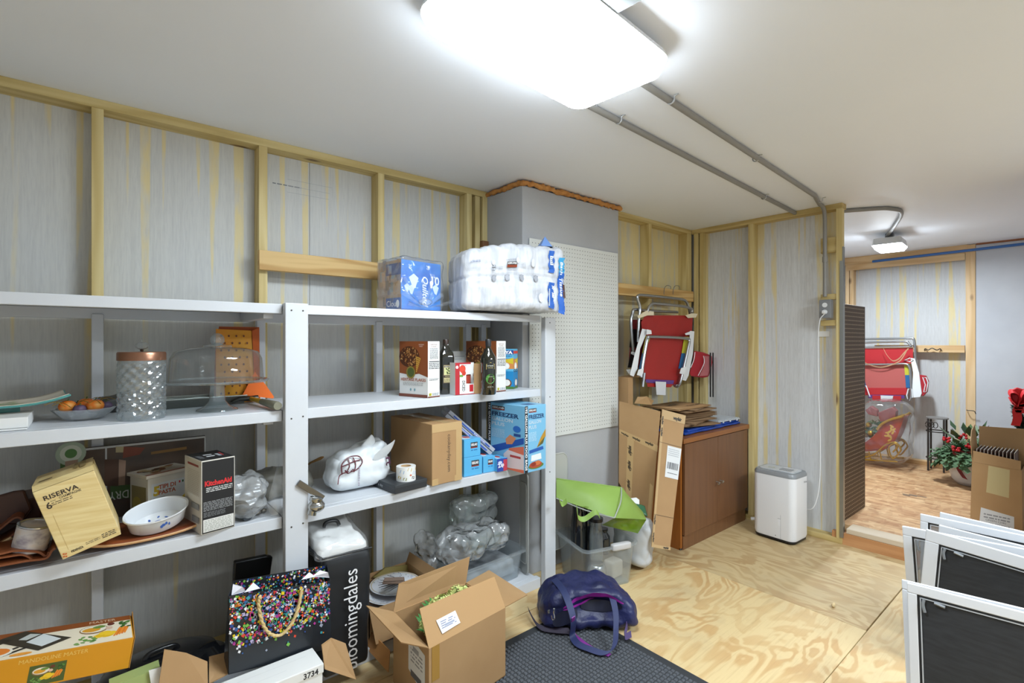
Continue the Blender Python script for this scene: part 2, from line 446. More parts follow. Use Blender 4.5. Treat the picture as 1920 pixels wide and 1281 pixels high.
nt.links.new(ramp(nt, n, [(.3, '#f1f5fd'), (.7, '#ecf1f9')]), b.inputs['Base Color']); b.inputs['Roughness'].default_value = .55
bump(nt, b, noisen(nt, coords(nt, (1, 1, 1)), 3, 3), .12, .01)
ce = G().box(-1.6, -2.2, CEIL, 7.0, 2.9, CEIL+.1).build('ceiling', cm, kind='structure')
SH = sheath('sheathing', 'X'); SHF = sheath('far sheathing', 'Y', '#cbcccd', 2.435, .54)
def T_struct(name):
    o = bpy.data.objects.new(name, None); COL.objects.link(o); o['kind'] = 'structure'; return o
def stud(par, x0, y0, z0, x1, y1, z1, m=STUD, name='stud', label=None):
    return G().box(x0, y0, z0, x1, y1, z1).build(name, m, par, bevel=.002, label=label)
wl = T_struct('wall_left')
for a, bb in ((-1.6, -.33), (-.328, .89), (.892, 2.02)):
    G().box(a, YW, 0, bb, YW+.012, CEIL).build('sheathing_panel', SH, wl)
G().box(-1.6, 2.65, 2.397, 2.013, YW, CEIL).build('top_plate', PLATE, wl, bevel=.002)
G().box(-1.6, 2.65, 0, 2.013, YW, .038).build('bottom_plate', PLATE, wl, bevel=.002)
for x in (-1.22, -.61, 0, .622, 1.238, 1.847): stud(wl, x, 2.65, .038, x+.039, YW, 2.397)
stud(wl, 1.92, 2.66, .038, 1.958, YW, 2.397); stud(wl, 1.972, 2.65, .038, 2.011, 2.72, 2.397)
g = G(); a = onY(485, 475, 2.65); c = onY(485, 510, 2.65)
g.slab([(.615, 2.612, 1.79), (.615, 2.612, 1.884), (1.262, 2.612, 1.884), (1.262, 2.612, 1.79)], (0, .037, 0))
g.build('batten', PINEX, wl, bevel=.002)
p = onY(912, 461, 2.62); G().box(p.x-.03, 2.62, p.z-.012, p.x+.02, 2.65, p.z+.03).build('wood_block', mat('brown block', '#7c5334', .6), wl, bevel=.002)
lab = Ink(lambda u, v, e: V((u, YW-e, v))); q = onY(557, 352, YW)
lab.scribble(q.x-.12, q.z-.006, q.x+.02, q.z+.006, 1, '#6d7277', 3); lab.lines(q.x-.05, q.z-.05, q.x+.25, q.z+.05, 3, '#a3a6a9', .05, 5)
lab.build('printed_stamp', wl)
# pillar that juts out
CON = mat('grey rendered board', '#b3b4b6', .75, col2='#a9aaad', ns=2.2, bs=.35, bscale=45, bd=.003)
col = G().box(2.013, 2.30, 0, 2.944, 2.80, 2.40).build('wall_pillar', CON, kind='structure', bevel=.004)
g = G(); r = random.Random(3)
pth = [(2.008, 2.70), (2.008, 2.29), (2.95, 2.29), (2.95, 2.5)]
pts = []
for i in range(3):
    A = V(pth[i]+(0,)); B = V(pth[i+1]+(0,)); n = int((B-A).length/.018)
    for k in range(n): q = A.lerp(B, k/n); pts.append(V((q.x+r.uniform(-.003, .003), q.y+r.uniform(-.003, .003), 2.413+r.uniform(-.004, .005))))
g.tube(pts, [r.uniform(.011, .021) for _ in pts], 7)
g.build('foam_seal', mat('orange foam', '#c98f4e', .8, col2='#a86c30', ns=30, bs=.5), col, smooth=60)
# alcove wall
wa = T_struct('wall_alcove')
G().box(2.944, 2.478, 0, 4.20, 2.49, CEIL).build('sheathing_panel', sheath('alcove sheathing', 'X', '#cfc9b0', 2.435, .42), wa)
G().box(2.944, 2.39, 2.397, 4.09, 2.478, CEIL).build('top_plate', PLATE, wa, bevel=.002)
G().box(2.944, 2.39, 0, 4.09, 2.478, .038).build('bottom_plate', PLATE, wa, bevel=.002)
for x in (3.45, 4.02): stud(wa, x, 2.39, .038, x+.038 if x < 4 else 4.09, 2.478, 2.397)
g = G().box(2.95, 2.352, 1.795, 4.06, 2.39, 1.884); g.build('batten', PINEX, wa, bevel=.002)
# partition with the doorway
wp = T_struct('wall_partition')
G().box(4.178, 1.262, 0, 4.19, 2.49, CEIL).build('sheathing_panel', sheath('partition sheathing', 'Y', '#dcdee0', 2.435, .53), wp)
G().box(4.09, 1.222, 2.397, 4.178, 2.39, CEIL).build('top_plate', PLATEY, wp, bevel=.002)
G().box(4.09, 1.222, 0, 4.178, 2.39, .038).build('bottom_plate', PLATEY, wp, bevel=.002)
for y in (2.33, 1.85, 1.222): stud(wp, 4.09, y, .038, 4.178 if y > 1.3 else 4.135, y+.038, 2.397)
stud(wp, 4.098, 2.28, .038, 4.178, 2.318, 2.397)
for z0, z1, y0 in ((2.09, 2.2, 1.253), (1.56, 1.6, 1.253), (1.75, 1.79, 1.253)): G().box(4.10, y0, z0, 4.14, y0+.11, z1).build('wood_block', PLATEY, wp, bevel=.002)
G().box(4.084, 1.214, .05, 4.0895, 1.236, 2.02).box(4.09, 1.214, .05, 4.12, 1.2215, 2.12).build('metal_strip', mat('galvanised strip', '#9a9b98', .3, .8), wp, bevel=.001)
G().box(4.09, -2.2, 0, 4.19, .18, CEIL).build('wall_partition_right', mat('grey board', '#bfc0c0', .6), kind='structure')
# step and far room
st = G().box(4.10, .0, -.02, 4.14, 1.29, .082).build('trim_1', wood('step board', '#cf9c6c', '#b57f50', 'Y', 5), kind='structure', bevel=.002)
G().box(4.10, -.4, .083, 4.24, 1.20, .118).build('tread_board', wood('tread', '#cfc0aa', '#bda88b', 'Y', 5, knots=False), st, bevel=.003)
fo = G().box(4.2, -1.0, -.02, 7.0, 2.2, ZF-.003).build('floor_raised', osb(), kind='structure')
sk = Ink(lambda u, v, e: V((u, v, ZF-.003+e))); 
for (x, y, l) in ((5.4, 1.06, .1), (5.43, 1.0, .12), (5.37, 1.1, .05)): sk.rect(x, y, x+.028, y+l, '#7d6752')
sk.build('printed_stamp', fo)
wf = T_struct('wall_far')
G().box(XF+.09, .93, 0, XF+.10, 2.2, CEIL).build('sheathing_panel', SHF, wf)
G().box(XF, .93, 2.35, XF+.09, 2.2, CEIL).build('top_plate', PINEY, wf, bevel=.002)
G().box(XF, .93, ZF-.01, XF+.09, 2.2, ZF+.04).build('bottom_plate', PINEY, wf, bevel=.002)
for y in (1.93, 1.975): stud(wf, XF, y, ZF, XF+.09, y+.038, 2.35, PINEZ)
stud(wf, XF-.005, .87, ZF, XF+.09, .945, CEIL-.005, PINEZ)
G().box(XF-.02, .95, 1.33, XF+.012, 1.72, 1.405).build('batten', PINEY, wf, bevel=.002)
G().box(XF-.006, .95, 2.28, XF-.001, 2.0, 2.349).build('sheathing_strip', PINEY, wf)
G().box(XF+.0, -1.0, 0, XF+.05, .868, CEIL).build('wall_far_right', mat('pale rendered board', '#c3c5ca', .7, col2='#babcc2', ns=3, bs=.25, bscale=40), kind='structure')
G().box(4.19, 2.14, 0, 7.0, 2.2, CEIL).build('wall_far_side', mat('grey board', '#bfc0c0', .6), kind='structure')
G().box(4.19, -1.0, 0, 7.0, -.95, CEIL).build('wall_far_near', mat('grey board', '#bfc0c0', .6), kind='structure')
G().box(XF-.02, -.9, 2.418, XF, .865, CEIL).build('trim_2', mat('brown trim', '#8a5430', .6), kind='structure')
# window-side wall behind the left edge of the frame
G().box(-1.7, -2.2, 0, -1.6, 2.9, CEIL).build('wall_end', mat('grey board', '#bfc0c0', .6), kind='structure')
# hooks on battens
def hook(pts, name, label, par=None, r=.0025, m=None):
    return G().tube(spline(pts, 4), r, 6).build(name, m or mat('galvanised wire', '#8e8f8e', .4, .8), par, world=True, smooth=60, label=label if not par else None, cat='hook' if not par else None, group=None)
for i, px in enumerate((1246, 1263)):
    p = onY(px, 548, 2.345); 
    hook([p+V((0, .006, -.02)), p+V((0, .0, .03)), p+V((.0, -.02, .05)), p+V((.02, -.04, .045)), p+V((.02, -.045, .02))], 'wire_hook', ['wire hook on the alcove batten above the folded beach chair, left one', 'wire hook on the alcove batten nearest the far corner stud'][i])
p = onX(1749, 657, XF-.03)
hook([p+V((0, .07, -.005)), p+V((-.01, .06, .015)), p+V((-.04, .03, 0)), p+V((-.04, 0, .02)), p+V((-.04, -.04, 0)), p+V((-.01, -.06, .015)), p+V((0, -.07, -.005))], 'double_hook', 'small dark double hook on the pale batten of the far room wall', r=.005, m=mat('dark iron', '#4a4541', .5, .5))
p = onX(1823, 770, XF-.02); hook([p+V((0, .04, 0)), p+V((-.05, .03, 0)), p+V((-.06, -.02, -.0)), p+V((-.03, -.03, -.03))], 'wall_hook', 'little dark bracket hook on the far pale stud above the greenery', r=.004, m=MATS['dark iron'])
# ------------------------------------------------------------------ ceiling lamp
def rrect(w, d, r, n=7):
    out = []
    for cx, cy, a0 in ((w/2-r, d/2-r, 0), (-w/2+r, d/2-r, pi/2), (-w/2+r, -d/2+r, pi), (w/2-r, -d/2+r, 3*pi/2)):
        for k in range(n+1): a = a0+pi/2*k/n; out.append((cx+r*cos(a), cy+r*sin(a)))
    return out
em, nt, b = newmat('lit diffuser'); b.inputs['Emission Color'].default_value = LC+(1,); b.inputs['Emission Strength'].default_value = EMIT; b.inputs['Base Color'].default_value = (.9, .9, .9, 1)
def loft(g, rings, mi=0, capb=True, capt=True):
    n = len(rings[0]); vs = [p for r in rings for p in r]
    fs = [(i*n+k, i*n+(k+1) % n, (i+1)*n+(k+1) % n, (i+1)*n+k) for i in range(len(rings)-1) for k in range(n)]
    if capb: fs.append(tuple(range(n))[::-1])
    if capt: fs.append(tuple(range((len(rings)-1)*n, len(rings)*n)))
    g.add(vs, fs, mi); return g
em2 = em.copy(); em2.name = 'lit diffuser edge'; em2.node_tree.nodes['Principled BSDF'].inputs['Emission Strength'].default_value = EDGE
lt = T('ceiling_light', 'large lit rounded rectangular ceiling light above the white shelving', 'ceiling light', (1.10, 1.112, CEIL), radians(4.5))
loft(G(), [[(x, y, -.104) for x, y in rrect(.66, .31, .04)], [(x, y, -.098) for x, y in rrect(.72, .37, .05)]]).build('diffuser', em, lt, smooth=50)
loft(G(), [[(x, y, -.0975) for x, y in rrect(.722, .372, .05)], [(x, y, -.055) for x, y in rrect(.77, .42, .08)]], capb=False, capt=False).build('diffuser_edge', em2, lt, smooth=50)
loft(G(), [[(x, y, -.0545) for x, y in rrect(.77, .42, .08)], [(x, y, -.04) for x, y in rrect(.765, .415, .08)], [(x, y, -.03) for x, y in rrect(.72, .36, .05)], [(x, y, -.012) for x, y in rrect(.6, .3, .05)]]).build('housing', PLASW, lt, smooth=50)
G().box(-.06, -.26, -.02, .06, .2, 0).box(-.04, -.33, -.05, .04, -.2, -.0).build('mounting_bracket', mat('grey bracket', '#8f9294', .4, .4), lt, bevel=.003)
f2 = T('ceiling_light', 'small brightly lit ceiling lamp in the far room', 'ceiling light', (5.63, 1.30, CEIL), radians(4))
loft(G(), [[(x, y, -.15) for x, y in rrect(.28, .18, .02)], [(x, y, -.115) for x, y in rrect(.33, .22, .02)]]).build('diffuser', em, f2)
loft(G(), [[(x, y, -.1145) for x, y in rrect(.33, .22, .02)], [(x, y, -.055) for x, y in rrect(.32, .2, .02)]]).build('housing', mat('lamp housing', '#cfd0d0', .4), f2, smooth=40)
G().box(-.03, -.03, -.055, .03, .03, 0).build('mounting_bracket', MATS['grey bracket'], f2, bevel=.003)
# ------------------------------------------------------------------ conduits
def strap(g, p, d, r):
    d = V(d).normalized(); s = d.cross(V((0, 0, 1)))
    pts = [p+s*r*cos(a)+V((0, 0, -r*sin(a))) for a in [pi*k/8 for k in range(9)]]
    pts = [p+s*(r+.018)+V((0, 0, r*.9)), p+s*r+V((0, 0, r*.7))]+pts+[p-s*r+V((0, 0, r*.9))]
    g.tube(pts, .0035, 6)
R = .0135; zc = CEIL-R-.002
def zc_(p): return V((p.x, p.y, zc))
A0, A1 = zc_(onZ(1060, 175, zc)), zc_(onZ(1492, 401, zc))
cA = T('conduit', 'shorter grey conduit on the ceiling ending at the top plate', 'conduit', A0)
G().tube([A0, A1], R, 12).build('pipe', GREYPVC, cA, world=True, smooth=60)
for px, py in ((1160, 226), (1432, 370)):
    g = G(); strap(g, zc_(onZ(px, py, zc)), A1-A0, R+.002); g.build('strap', mat('strap steel', '#b9bbbd', .4, .6), cA, world=True, smooth=60)
B0 = zc_(onZ(1150, 120, zc)); B1 = zc_(onZ(1528, 368, zc)); xw = 4.085-R; yb = 1.325
cB = T('conduit', 'long grey conduit crossing the ceiling and bending down to the outlet box', 'conduit', B0)
path = [B0, B1, V((xw-.10, yb+.0, zc)), V((xw-.05, yb, zc-.003)), V((xw-.015, yb, zc-.03)), V((xw, yb, zc-.09)), V((xw, yb, 1.77))]
path = [B0, B1]+spline(path[2:6], 5)+[path[6]]
G().tube(path, R, 12).build('pipe', GREYPVC, cB, world=True, smooth=60)
for px, py in ((1258, 188), (1417, 298), (1538, 376)):
    g = G(); strap(g, zc_(onZ(px, py, zc)), B1-B0, R+.002); g.build('strap', MATS['strap steel'], cB, world=True, smooth=60)
g = G(); g.tube([V((xw, yb, 2.02)), V((xw, yb, 2.06))], R+.004, 12); g.build('coupling', GREYPVC, cB, world=True, smooth=60)
cc = [zc_(onZ(1570, 400, zc)), zc_(onZ(1640, 392, zc)), zc_(onZ(1668, 392, zc)), zc_(onZ(1690, 402, zc)), V((5.6, 1.31, zc))]
cC = T('conduit', 'dark grey conduit in the far room leading to its lamp', 'conduit', cc[0])
G().tube([V((4.2, 1.44, zc))]+spline(cc[1:], 6), R*1.1, 10).build('pipe', GREYPVC, cC, world=True, smooth=60)
# outlet box, cord
ob = T('outlet_box', 'grey outlet box on the partition with a white plug in it', 'outlet box', (4.09, 1.335, 1.60))
a = onX(1535, 563, 4.04); c = onX(1557, 597, 4.04)
G().box(4.045, c.y, c.z, 4.10, a.y, a.z).build('box', mat('grey box', '#7f8184', .45), ob, world=True, bevel=.004)
for zz in (.028, -.022):
    g = G(); M = Matrix.Rotation(-pi/2, 4, 'Y'); g.lathe([(.0, 0), (.017, 0), (.017, .002), (.0, .002)], 16, (4.045, (a.y+c.y)/2, (a.z+c.z)/2+zz), M); g.build('socket', PLASW, ob, world=True)
g = G(); yy = (a.y+c.y)/2; zz = (a.z+c.z)/2-.022
g.box(4.018, yy-.012, zz-.012, 4.044, yy+.012, zz+.01); 
crd = T('power_cord', 'white power cord hanging from the outlet down behind the dehumidifier', 'cord', (4.05, 1.37, .3))
g.build('plug', PLASW, crd, world=True, bevel=.004)
pp = [V((4.02, yy, zz))]+[onX(x, y, 4.03) for x, y in ((1545, 590), (1537, 602), (1534, 640), (1535, 740), (1538, 830), (1537, 900), (1532, 935), (1522, 955))]+[V((4.06, 1.48, .2))]
G().tube(spline(pp, 6), .0035, 7).build('cable', PLASW, crd, world=True, smooth=60)
q0 = onX(1535, 622, 4.165); q1 = onX(1555, 632, 4.165); G().box(4.165, q1.y, q1.z, 4.178, q0.y, q0.z).build('paper_tag', WHITEC, wp)
# blue rod across the far wall
r0 = onX(1636, 491, 6.8); r1 = onX(1920, 458, 6.0)
r1 = r0+(onX(1920, 458, 6.72)-r0)*1.25
G().tube([r0, r1], .014, 10).build('blue_rod', mat('blue pipe', '#2a5d9c', .4), world=True, smooth=60, label='long blue pipe running under the top plate of the far room wall', cat='pipe')
# ------------------------------------------------------------------ pegboards
HOLE = mat('dark hole', '#26211c', .9)
def pegboard(name, label, P0, ux, uz, w_, h_, m, nrm, hm, pitch=.0254, th=.005, border=None, hr=.003):
    o = T(name, label, 'pegboard', P0)
    g = G(); ux = V(ux).normalized(); uz = V(uz).normalized(); nr = V(nrm)
    g.slab([P0, P0+ux*w_, P0+ux*w_+uz*h_, P0+uz*h_], -nr*th); g.build('board', m, o, world=True, bevel=.001, seg=1)
    g = G(); nx = int((w_-.01)/pitch); nz = int((h_-.01)/pitch); ox = (w_-(nx-1)*pitch)/2; oz = (h_-(nz-1)*pitch)/2
    for i in range(nx):
        for j in range(nz):
            c = P0+ux*(ox+i*pitch)+uz*(oz+j*pitch)+nr*.0006
            g.add([c+ux*hr*cos(k*pi/3)+uz*hr*sin(k*pi/3) for k in range(6)], [(0, 1, 2, 3, 4, 5)])
    g.build('hole', hm, o, world=True, kind='stuff'); return o
P0 = onY(1158.5, 799, 2.288); P1 = onY(1158.5, 476, 2.288); xl = onY(993, 650, 2.288).x
pegboard('pegboard', 'white pegboard mounted on the grey pillar beside the shelving', V((xl, 2.288, P0.z)), (1, 0, 0), (0, 0, 1), P0.x-xl, P1.z-P0.z, mat('white hardboard', '#d8dad6', .5), (0, -1, 0), HOLE)
pegboard('pegboard', 'dark brown pegboard panel standing just inside the far room doorway', V((4.205, 1.255, ZF+.002)), (1, 0, 0), (0, 0, 1), .53, 1.60, mat('brown hardboard', '#43301f', .55), (0, -1, 0), mat('light hole', '#d3c3a8', .7), hr=.0048, pitch=.031)
# ================================================================== SHELVING
un = T('shelving_unit', 'white painted wooden shelving unit with four levels along the left wall', 'shelving', (.64, 2.35, 0))
YF = 2.148
def post(x0, y0, x1, y1, z0, z1): G().box(x0, y0, z0, x1, y1, z1).build('post', WHITEP, un, world=True, bevel=.003)
post(.592, 2.11, .681, 2.147, 0, 1.60); post(2.024, 2.11, 2.109, 2.147, 0, 1.585)
post(-.83, 2.11, -.741, 2.147, 0, 1.60)
for x in (0, .599, 1.20, 1.80, 1.92): post(x, 2.59, x+.038, 2.628, 0, 1.555)
for x0, x1, q in ((-.80, .590, 0), (.594, 2.022, 0)):
    for Z, th in ((S1, .040), (S2, .045), (S3, .048), (S4, .06)):
        G().box(x0, YF, Z-th, x1, YF+.038, Z-.0016).build('front_rail', WHITEP, un, world=True, bevel=.002)
        xe = min(x1, 2.008)
        g = G().box(x0, YF+.0385, Z-.019, xe, 2.628, Z-.0014)
        g.build('deck', WHITEP, un, world=True, bevel=.001)
        G().box(x0+.01, 2.60, Z-.062, xe-.01, 2.627, Z-.0195).build('back_rail', WHITEP, un, world=True, bevel=.002)
for Z in (S1, S2, S3):
    G().box(.53, YF+.04, Z-.06, .568, 2.588, Z-.0195).build('cleat', WHITEP, un, world=True, bevel=.002)
g = G(); SCR = mat('screw head', '#4b4744', .5, .6)
for x, zs in ((.615, (1.57, 1.135, .70)), (.66, (1.57, 1.14, .705)), (2.06, (1.555, 1.12, .68))):
    for z in zs: g.lathe([(0, 0), (.0035, 0), (.0035, .0012), (0, .0012)], 8, (x, 2.1099, z), Matrix.Rotation(pi/2, 4, 'X'))
g.build('screw', SCR, un, world=True, kind='stuff')
# ================================================================== TOP SHELF
def pl(Y, *pts): return [onY(x, y, Y) for x, y in pts]
# blue carton in film
A = onY(752, 580, 2.27); Bp = onY(842, 583, 2.25)
A.z = S1; rz = radians(4); w_ = (Bp.x-A.x); h_ = zat(A, 487)-S1; d_ = .20; w_ -= .012
FILMB = clearmat('clear wrap', haze=.09, rough=.1, gloss=2.2, crinkle=.5, cs=14)
bl, nt, b = newmat('blue printed film'); n = noisen(nt, coords(nt, (1, 1, 1)), 9, 2)
nt.links.new(ramp(nt, n, [(.35, '#1668c8'), (.65, '#2a8be0')]), b.inputs['Base Color']); b.inputs['Roughness'].default_value = .3
lo = V((A.x, A.y, S1+.004))
bx = G().box(0, 0, 0, w_, d_, h_).build('paper_towel_carton', bl, loc=lo, rz=radians(8), label='blue printed carton of paper goods in loose clear film on the top shelf', cat='carton', bevel=.006)
F = faces(w_, d_, h_)
ik = Ink(F['left']); ik.rect(0, 0, d_*.98, h_*.99, '#b39a84')
for i in range(26):
    r = random.Random(i); u = r.random()*d_*.9; v = r.random()*h_*.85; ik.rect(u, v, u+.03, v+.05, r.choice(['#a88a72', '#8c8590', '#c5a58c', '#7b6b62', '#93a0a8']))
ik.rect(d_*.35, h_*.03, d_, h_*.25, '#2b5ba8').rect(d_*.35, h_*.7, d_, h_*.93, '#284a90').text('Cloud', d_*.38, h_*.08, .03, '#f2f6fb').rect(d_*.45, h_*.74, d_*.6, h_*.9, '#9aaed0').ell(d_*.86, h_*.13, .014, .02, '#f2f6fb')
ik.build('printed_side', bx)
ik = Ink(F['front']); ik.text('Quilted', w_*.52, h_*.72, .036, '#f2f8ff', rot=-pi/2, shear=.3, bold=.02).text('10', w_*.75, h_*.55, .045, '#f2f8ff', bold=.02)
ik.text('30', w_*.18, h_*.92, .018, '#e8f2fc', rot=-pi/2).text('30', w_*.62, h_*.94, .018, '#e8f2fc', rot=-pi/2)
for u, v, s in ((.14, .45, .018), (.24, .42, .02), (.85, .46, .022), (.3, .6, .03)): ik.poly([(w_*u-s, h_*v+s*.5), (w_*u, h_*v+s*1.2), (w_*u+s, h_*v+s*.5), (w_*u+s*.3, h_*v-s*1.3), (w_*u-s*.3, h_*v-s)], '#d7e8f8')
ik.rect(0, 0, w_*.98, h_*.03, '#12408f').rect(w_*.55, h_*.12, w_*.98, h_*.125, '#0f57b5'); ik.build('printed_front', bx)
g = G()
def fm(p, n): return p+n*(.004+crumple(p, .010, 9, 3)+crease(p, .010, 22, 3))
g.rbox(w_+.016, d_+.02, h_+.012, .015, 30, fm, M=Matrix.Translation((w_/2, d_/2, .001)))
for k in range(9):
    a = -1.3+k*.33; L = .10+.05*((k*7) % 3)
    p0 = V((w_*.48, -.035, .012)); p1 = p0+V((sin(a)*L, .02, cos(a)*L*.95)); s = V((cos(a), 0, -sin(a)))*(.012+.006*(k % 2))
    g.add([p0, p1-s, p1+V((0, -.018, .0)), p1+s], [(0, 1, 2), (0, 2, 3)])
g.ball((w_*.48, -.035, .046), .028, 14, 9, sc=(1.5, .8, .7), fn=lambda p: p+p.normalized()*crumple(p, .012, 40, 1))
g.build('film_wrap', FILMB, bx, smooth=38, merge=True)
# toilet tissue pack
pk = T('tissue_pack', 'large white bag of toilet rolls with blue bands overhanging the top shelf end', 'tissue pack', (1.780, 2.175, S1+.006), radians(-16))
W_, D_, H_ = .60, .30, .37
def tis(p, n):
    x = p.x/(W_/2)
    top = .85+.15*min(1, (x+1)*1.1)
    z = p.z*top
    rib = .006*abs(sin((p.x+.3)*pi/.105))**.6
    q = V((p.x, p.y, z))
    if n.z > .3: q.z += rib*1.4-.008
    if n.y < -.3: q.y -= rib*(1.1-.8*(abs(p.z-.19) < .045))+crumple(p, .008, 13, 2)
    if abs(p.z-.19) < .012: q += -n*.006
    if x > .55 and p.y < -.08: q.z -= (x-.55)*.10*max(0, 1-p.z/.25); 
    return q+n*(crumple(p, .006, 8, 5)+crease(V((p.x, p.y, p.z*.3)), .006, 34, 2))
TW, nt, b = newmat('white tissue film'); n = noisen(nt, coords(nt, (9, 9, 2)), 4, 3)
nt.links.new(ramp(nt, n, [(.35, '#b9bcc3'), (.6, '#cfd1d6')]), b.inputs['Base Color']); b.inputs['Roughness'].default_value = .28
bump(nt, b, noisen(nt, coords(nt, (26, 26, 5)), 1, 4, .6, .8), .5, .01)
tisM = Matrix.Translation((0, 0, .004))
G().rbox(W_, D_, H_, .05, 40, tis, M=tisM).build('pack', TW, pk, smooth=70, merge=True)
def tf(u, v, e):  # u,v on the bulging front
    p = V((u-W_/2, -D_/2, v)); q = tis(p, V((0, -1, 0))); return q+V((0, -e-.0075, .004))
ik = Ink(tf)
def strip(u0, u1, v0, v1, c, n=14):
    ik.e += .0002
    for i in range(n):
        a = v0+(v1-v0)*i/n; bb = v0+(v1-v0)*(i+1)/n; k = .004*sin(i*1.1)
        for j in range(4):
            x0 = u0+(u1-u0)*j/4+k; x1 = u0+(u1-u0)*(j+1)/4+k
            ik.g.add([ik.f(x0, a, ik.e), ik.f(x1, a, ik.e), ik.f(x1, bb, ik.e), ik.f(x0, bb, ik.e)], [(0, 1, 2, 3)], 0, hx(c))
strip(.485, .520, .03, .165, '#1c57ac'); strip(.485, .520, .215, .335, '#1f5cb4'); strip(.545, .582, .02, .22, '#1c5ab2'); strip(.548, .582, .22, .30, '#2a93c4')
ik.e += .002
ik.text('30', .507, .15, .014, '#ffffff', rot=-pi/2, bold=.03).text('380', .507, .115, .014, '#ffffff', rot=-pi/2, bold=.03).rect(.489, .04, .493, .13, '#dfe8f4')
ik.text('Bath Tissue', .557, .275, .016, '#ffffff', rot=-pi/2, bold=.01, shear=.2, width=.17).rect(.492, .255, .514, .305, '#dfe6ef').scribble(.495, .26, .511, .30, 4, '#8090a8')
ik.rect(.238, .245, .296, .262, '#33302e').rect(.238, .232, .296, .246, '#8a3b22').text('KIRKLAND', .241, .248, .010, '#f4f4f4', width=.052, bold=.02)
ik.scribble(.232, .268, .305, .276, 2, '#7c7f86').scribble(.24, .218, .30, .228, 2, '#9a9da4').scribble(.152, .215, .172, .25, 4, '#5d5f66').scribble(.19, .222, .215, .24, 3, '#a5a8ae').scribble(.32, .235, .345, .262, 4, '#b5b8be')
ik.scribble(.03, .275, .09, .288, 2, '#55618c')
ik.rect(.572, .10, .586, .165, '#4a2a20')
for u in (.165, .24, .325, .41): ik.ell(u, .178, .013, .018, '#93959c', 16).rect(u-.013, .180, u+.013, .193, '#83858c')
for u, v, a in ((.39, .26, .022), (.30, .27, .015), (.16, .265, .014), (.44, .075, .024)): ik.ell(u, v, a*.6, a, '#d3d5da')
ik.build('printed_bands', pk)
g = G(); g.add([(.17, -.05, .375), (.20, -.09, .43), (.27, -.08, .36), (.23, -.12, .37), (.16, -.12, .37), (.28, -.02, .365)], [(0, 1, 4), (1, 3, 4), (1, 2, 3), (0, 5, 1), (5, 2, 1)])
g.build('film_knot', mat('blue film', '#6f93cf', .3), pk, smooth=30)
# ================================================================== SECOND SHELF LEFT
a = onZ(51, 806, S2); wb = T('white_box', 'flat white lidded box at the left end of the second shelf under a glass plate', 'box', (a.x-.34, a.y, S2))
G().box(0, 0, 0, .34, .20, .006).build('base', WHITEC, wb, bevel=.001)
G().box(-.002, -.002, .007, .342, .202, .040).build('lid', WHITEC, wb, bevel=.002)
p = onZ(10, 770, S2+.05); 
gp = T('glass_plate', 'rectangular glass plate with teal edge and a sprig of leaves on a white box', 'plate', (p.x-.02, p.y+.05, S2+.0405), radians(6))
TEAL = mat('teal glass edge', '#5fa9a3', .1, trans=.3)
def pr_(u, v): return V((u, v, .012+.028*abs(u/.17)**2.5+.012*abs(v/.11)**2))
g = G(); n = 12; vs = [pr_(-.17+.34*i/n, -.11+.22*j/n) for i in range(n+1) for j in range(n+1)]
g.add(vs, [(i*(n+1)+j, (i+1)*(n+1)+j, (i+1)*(n+1)+j+1, i*(n+1)+j+1) for i in range(n) for j in range(n)])
pm = g.build('plate', mat('cream glass', '#cfc4ae', .15), gp, smooth=60); so = pm.modifiers.new('s', 'SOLIDIFY'); so.thickness = .006
G().tube([pr_(-.17, -.11)]+[pr_(-.17+.34*i/8, -.11) for i in range(1, 9)]+[pr_(.17, -.11+.22*i/6) for i in range(1, 7)], .0045, 6).build('rim', TEAL, gp, smooth=60)
G().box(-.05, -.04, 0.0005, .05, .04, .013).build('foot', TEAL, gp)
g = G(); r = random.Random(2)
for i in range(60):
    c = V((r.uniform(-.14, .05), r.uniform(-.06, .06), .018+r.random()*.012)); a_ = r.uniform(-.6, .9); d = V((cos(a_), sin(a_), .1)); s = V((-sin(a_), cos(a_), 0))
    g.add([c-d*.022, c+s*.004, c+d*.022, c-s*.004], [(0, 1, 2, 3)])
g.build('sprig', mat('sage leaves', '#4d7a2e', .6, col2='#7b9a4a', ns=30), gp, kind='stuff')
# crystal bowl with fruit
CRY = clearmat('cut crystal', '#eef2f4', haze=.22, rough=.05, gloss=2.4)
p = onZ(158, 786, S2); bw = T('crystal_bowl', 'scalloped cut crystal bowl holding ornament fruit on the second shelf', 'bowl', (p.x, p.y, S2))
g = G(); R0 = .088
g.lathe([(.045, .0), (.06, .006), (.075, .022), (R0, .038), (R0-.004, .040), (.07, .024), (.05, .010), (0, .008)], 48, rib=.035, ribn=12)
g.build('bowl', CRY, bw, smooth=25)
fr = [(-.045, .01, .045, 'orange', 1), (.005, .02, .048, 'orange', 1), (.03, -.025, .046, 'orange', 1), (-.012, -.03, .036, 'plum', 0), (-.02, .045, .04, 'plum', 0), (.06, .02, .038, 'plum', 0)]
OR, nt, b = newmat('ornament orange'); nt.links.new(ramp(nt, noisen(nt, coords(nt, (1, 1, 1)), 25, 3), [(.5, '#e8741a'), (.75, '#e9b55a')]), b.inputs['Base Color'])
PL_ = mat('plum skin', '#4a3550', .5, col2='#6d5a74', ns=40)
names = ['left orange ornament fruit in the crystal bowl', 'back orange ornament fruit in the crystal bowl', 'front right orange ornament fruit in the crystal bowl, largest in view', 'small purple ornament plum at the front of the crystal bowl', 'purple ornament plum at the back of the crystal bowl', 'purple ornament plum at the right edge of the crystal bowl']
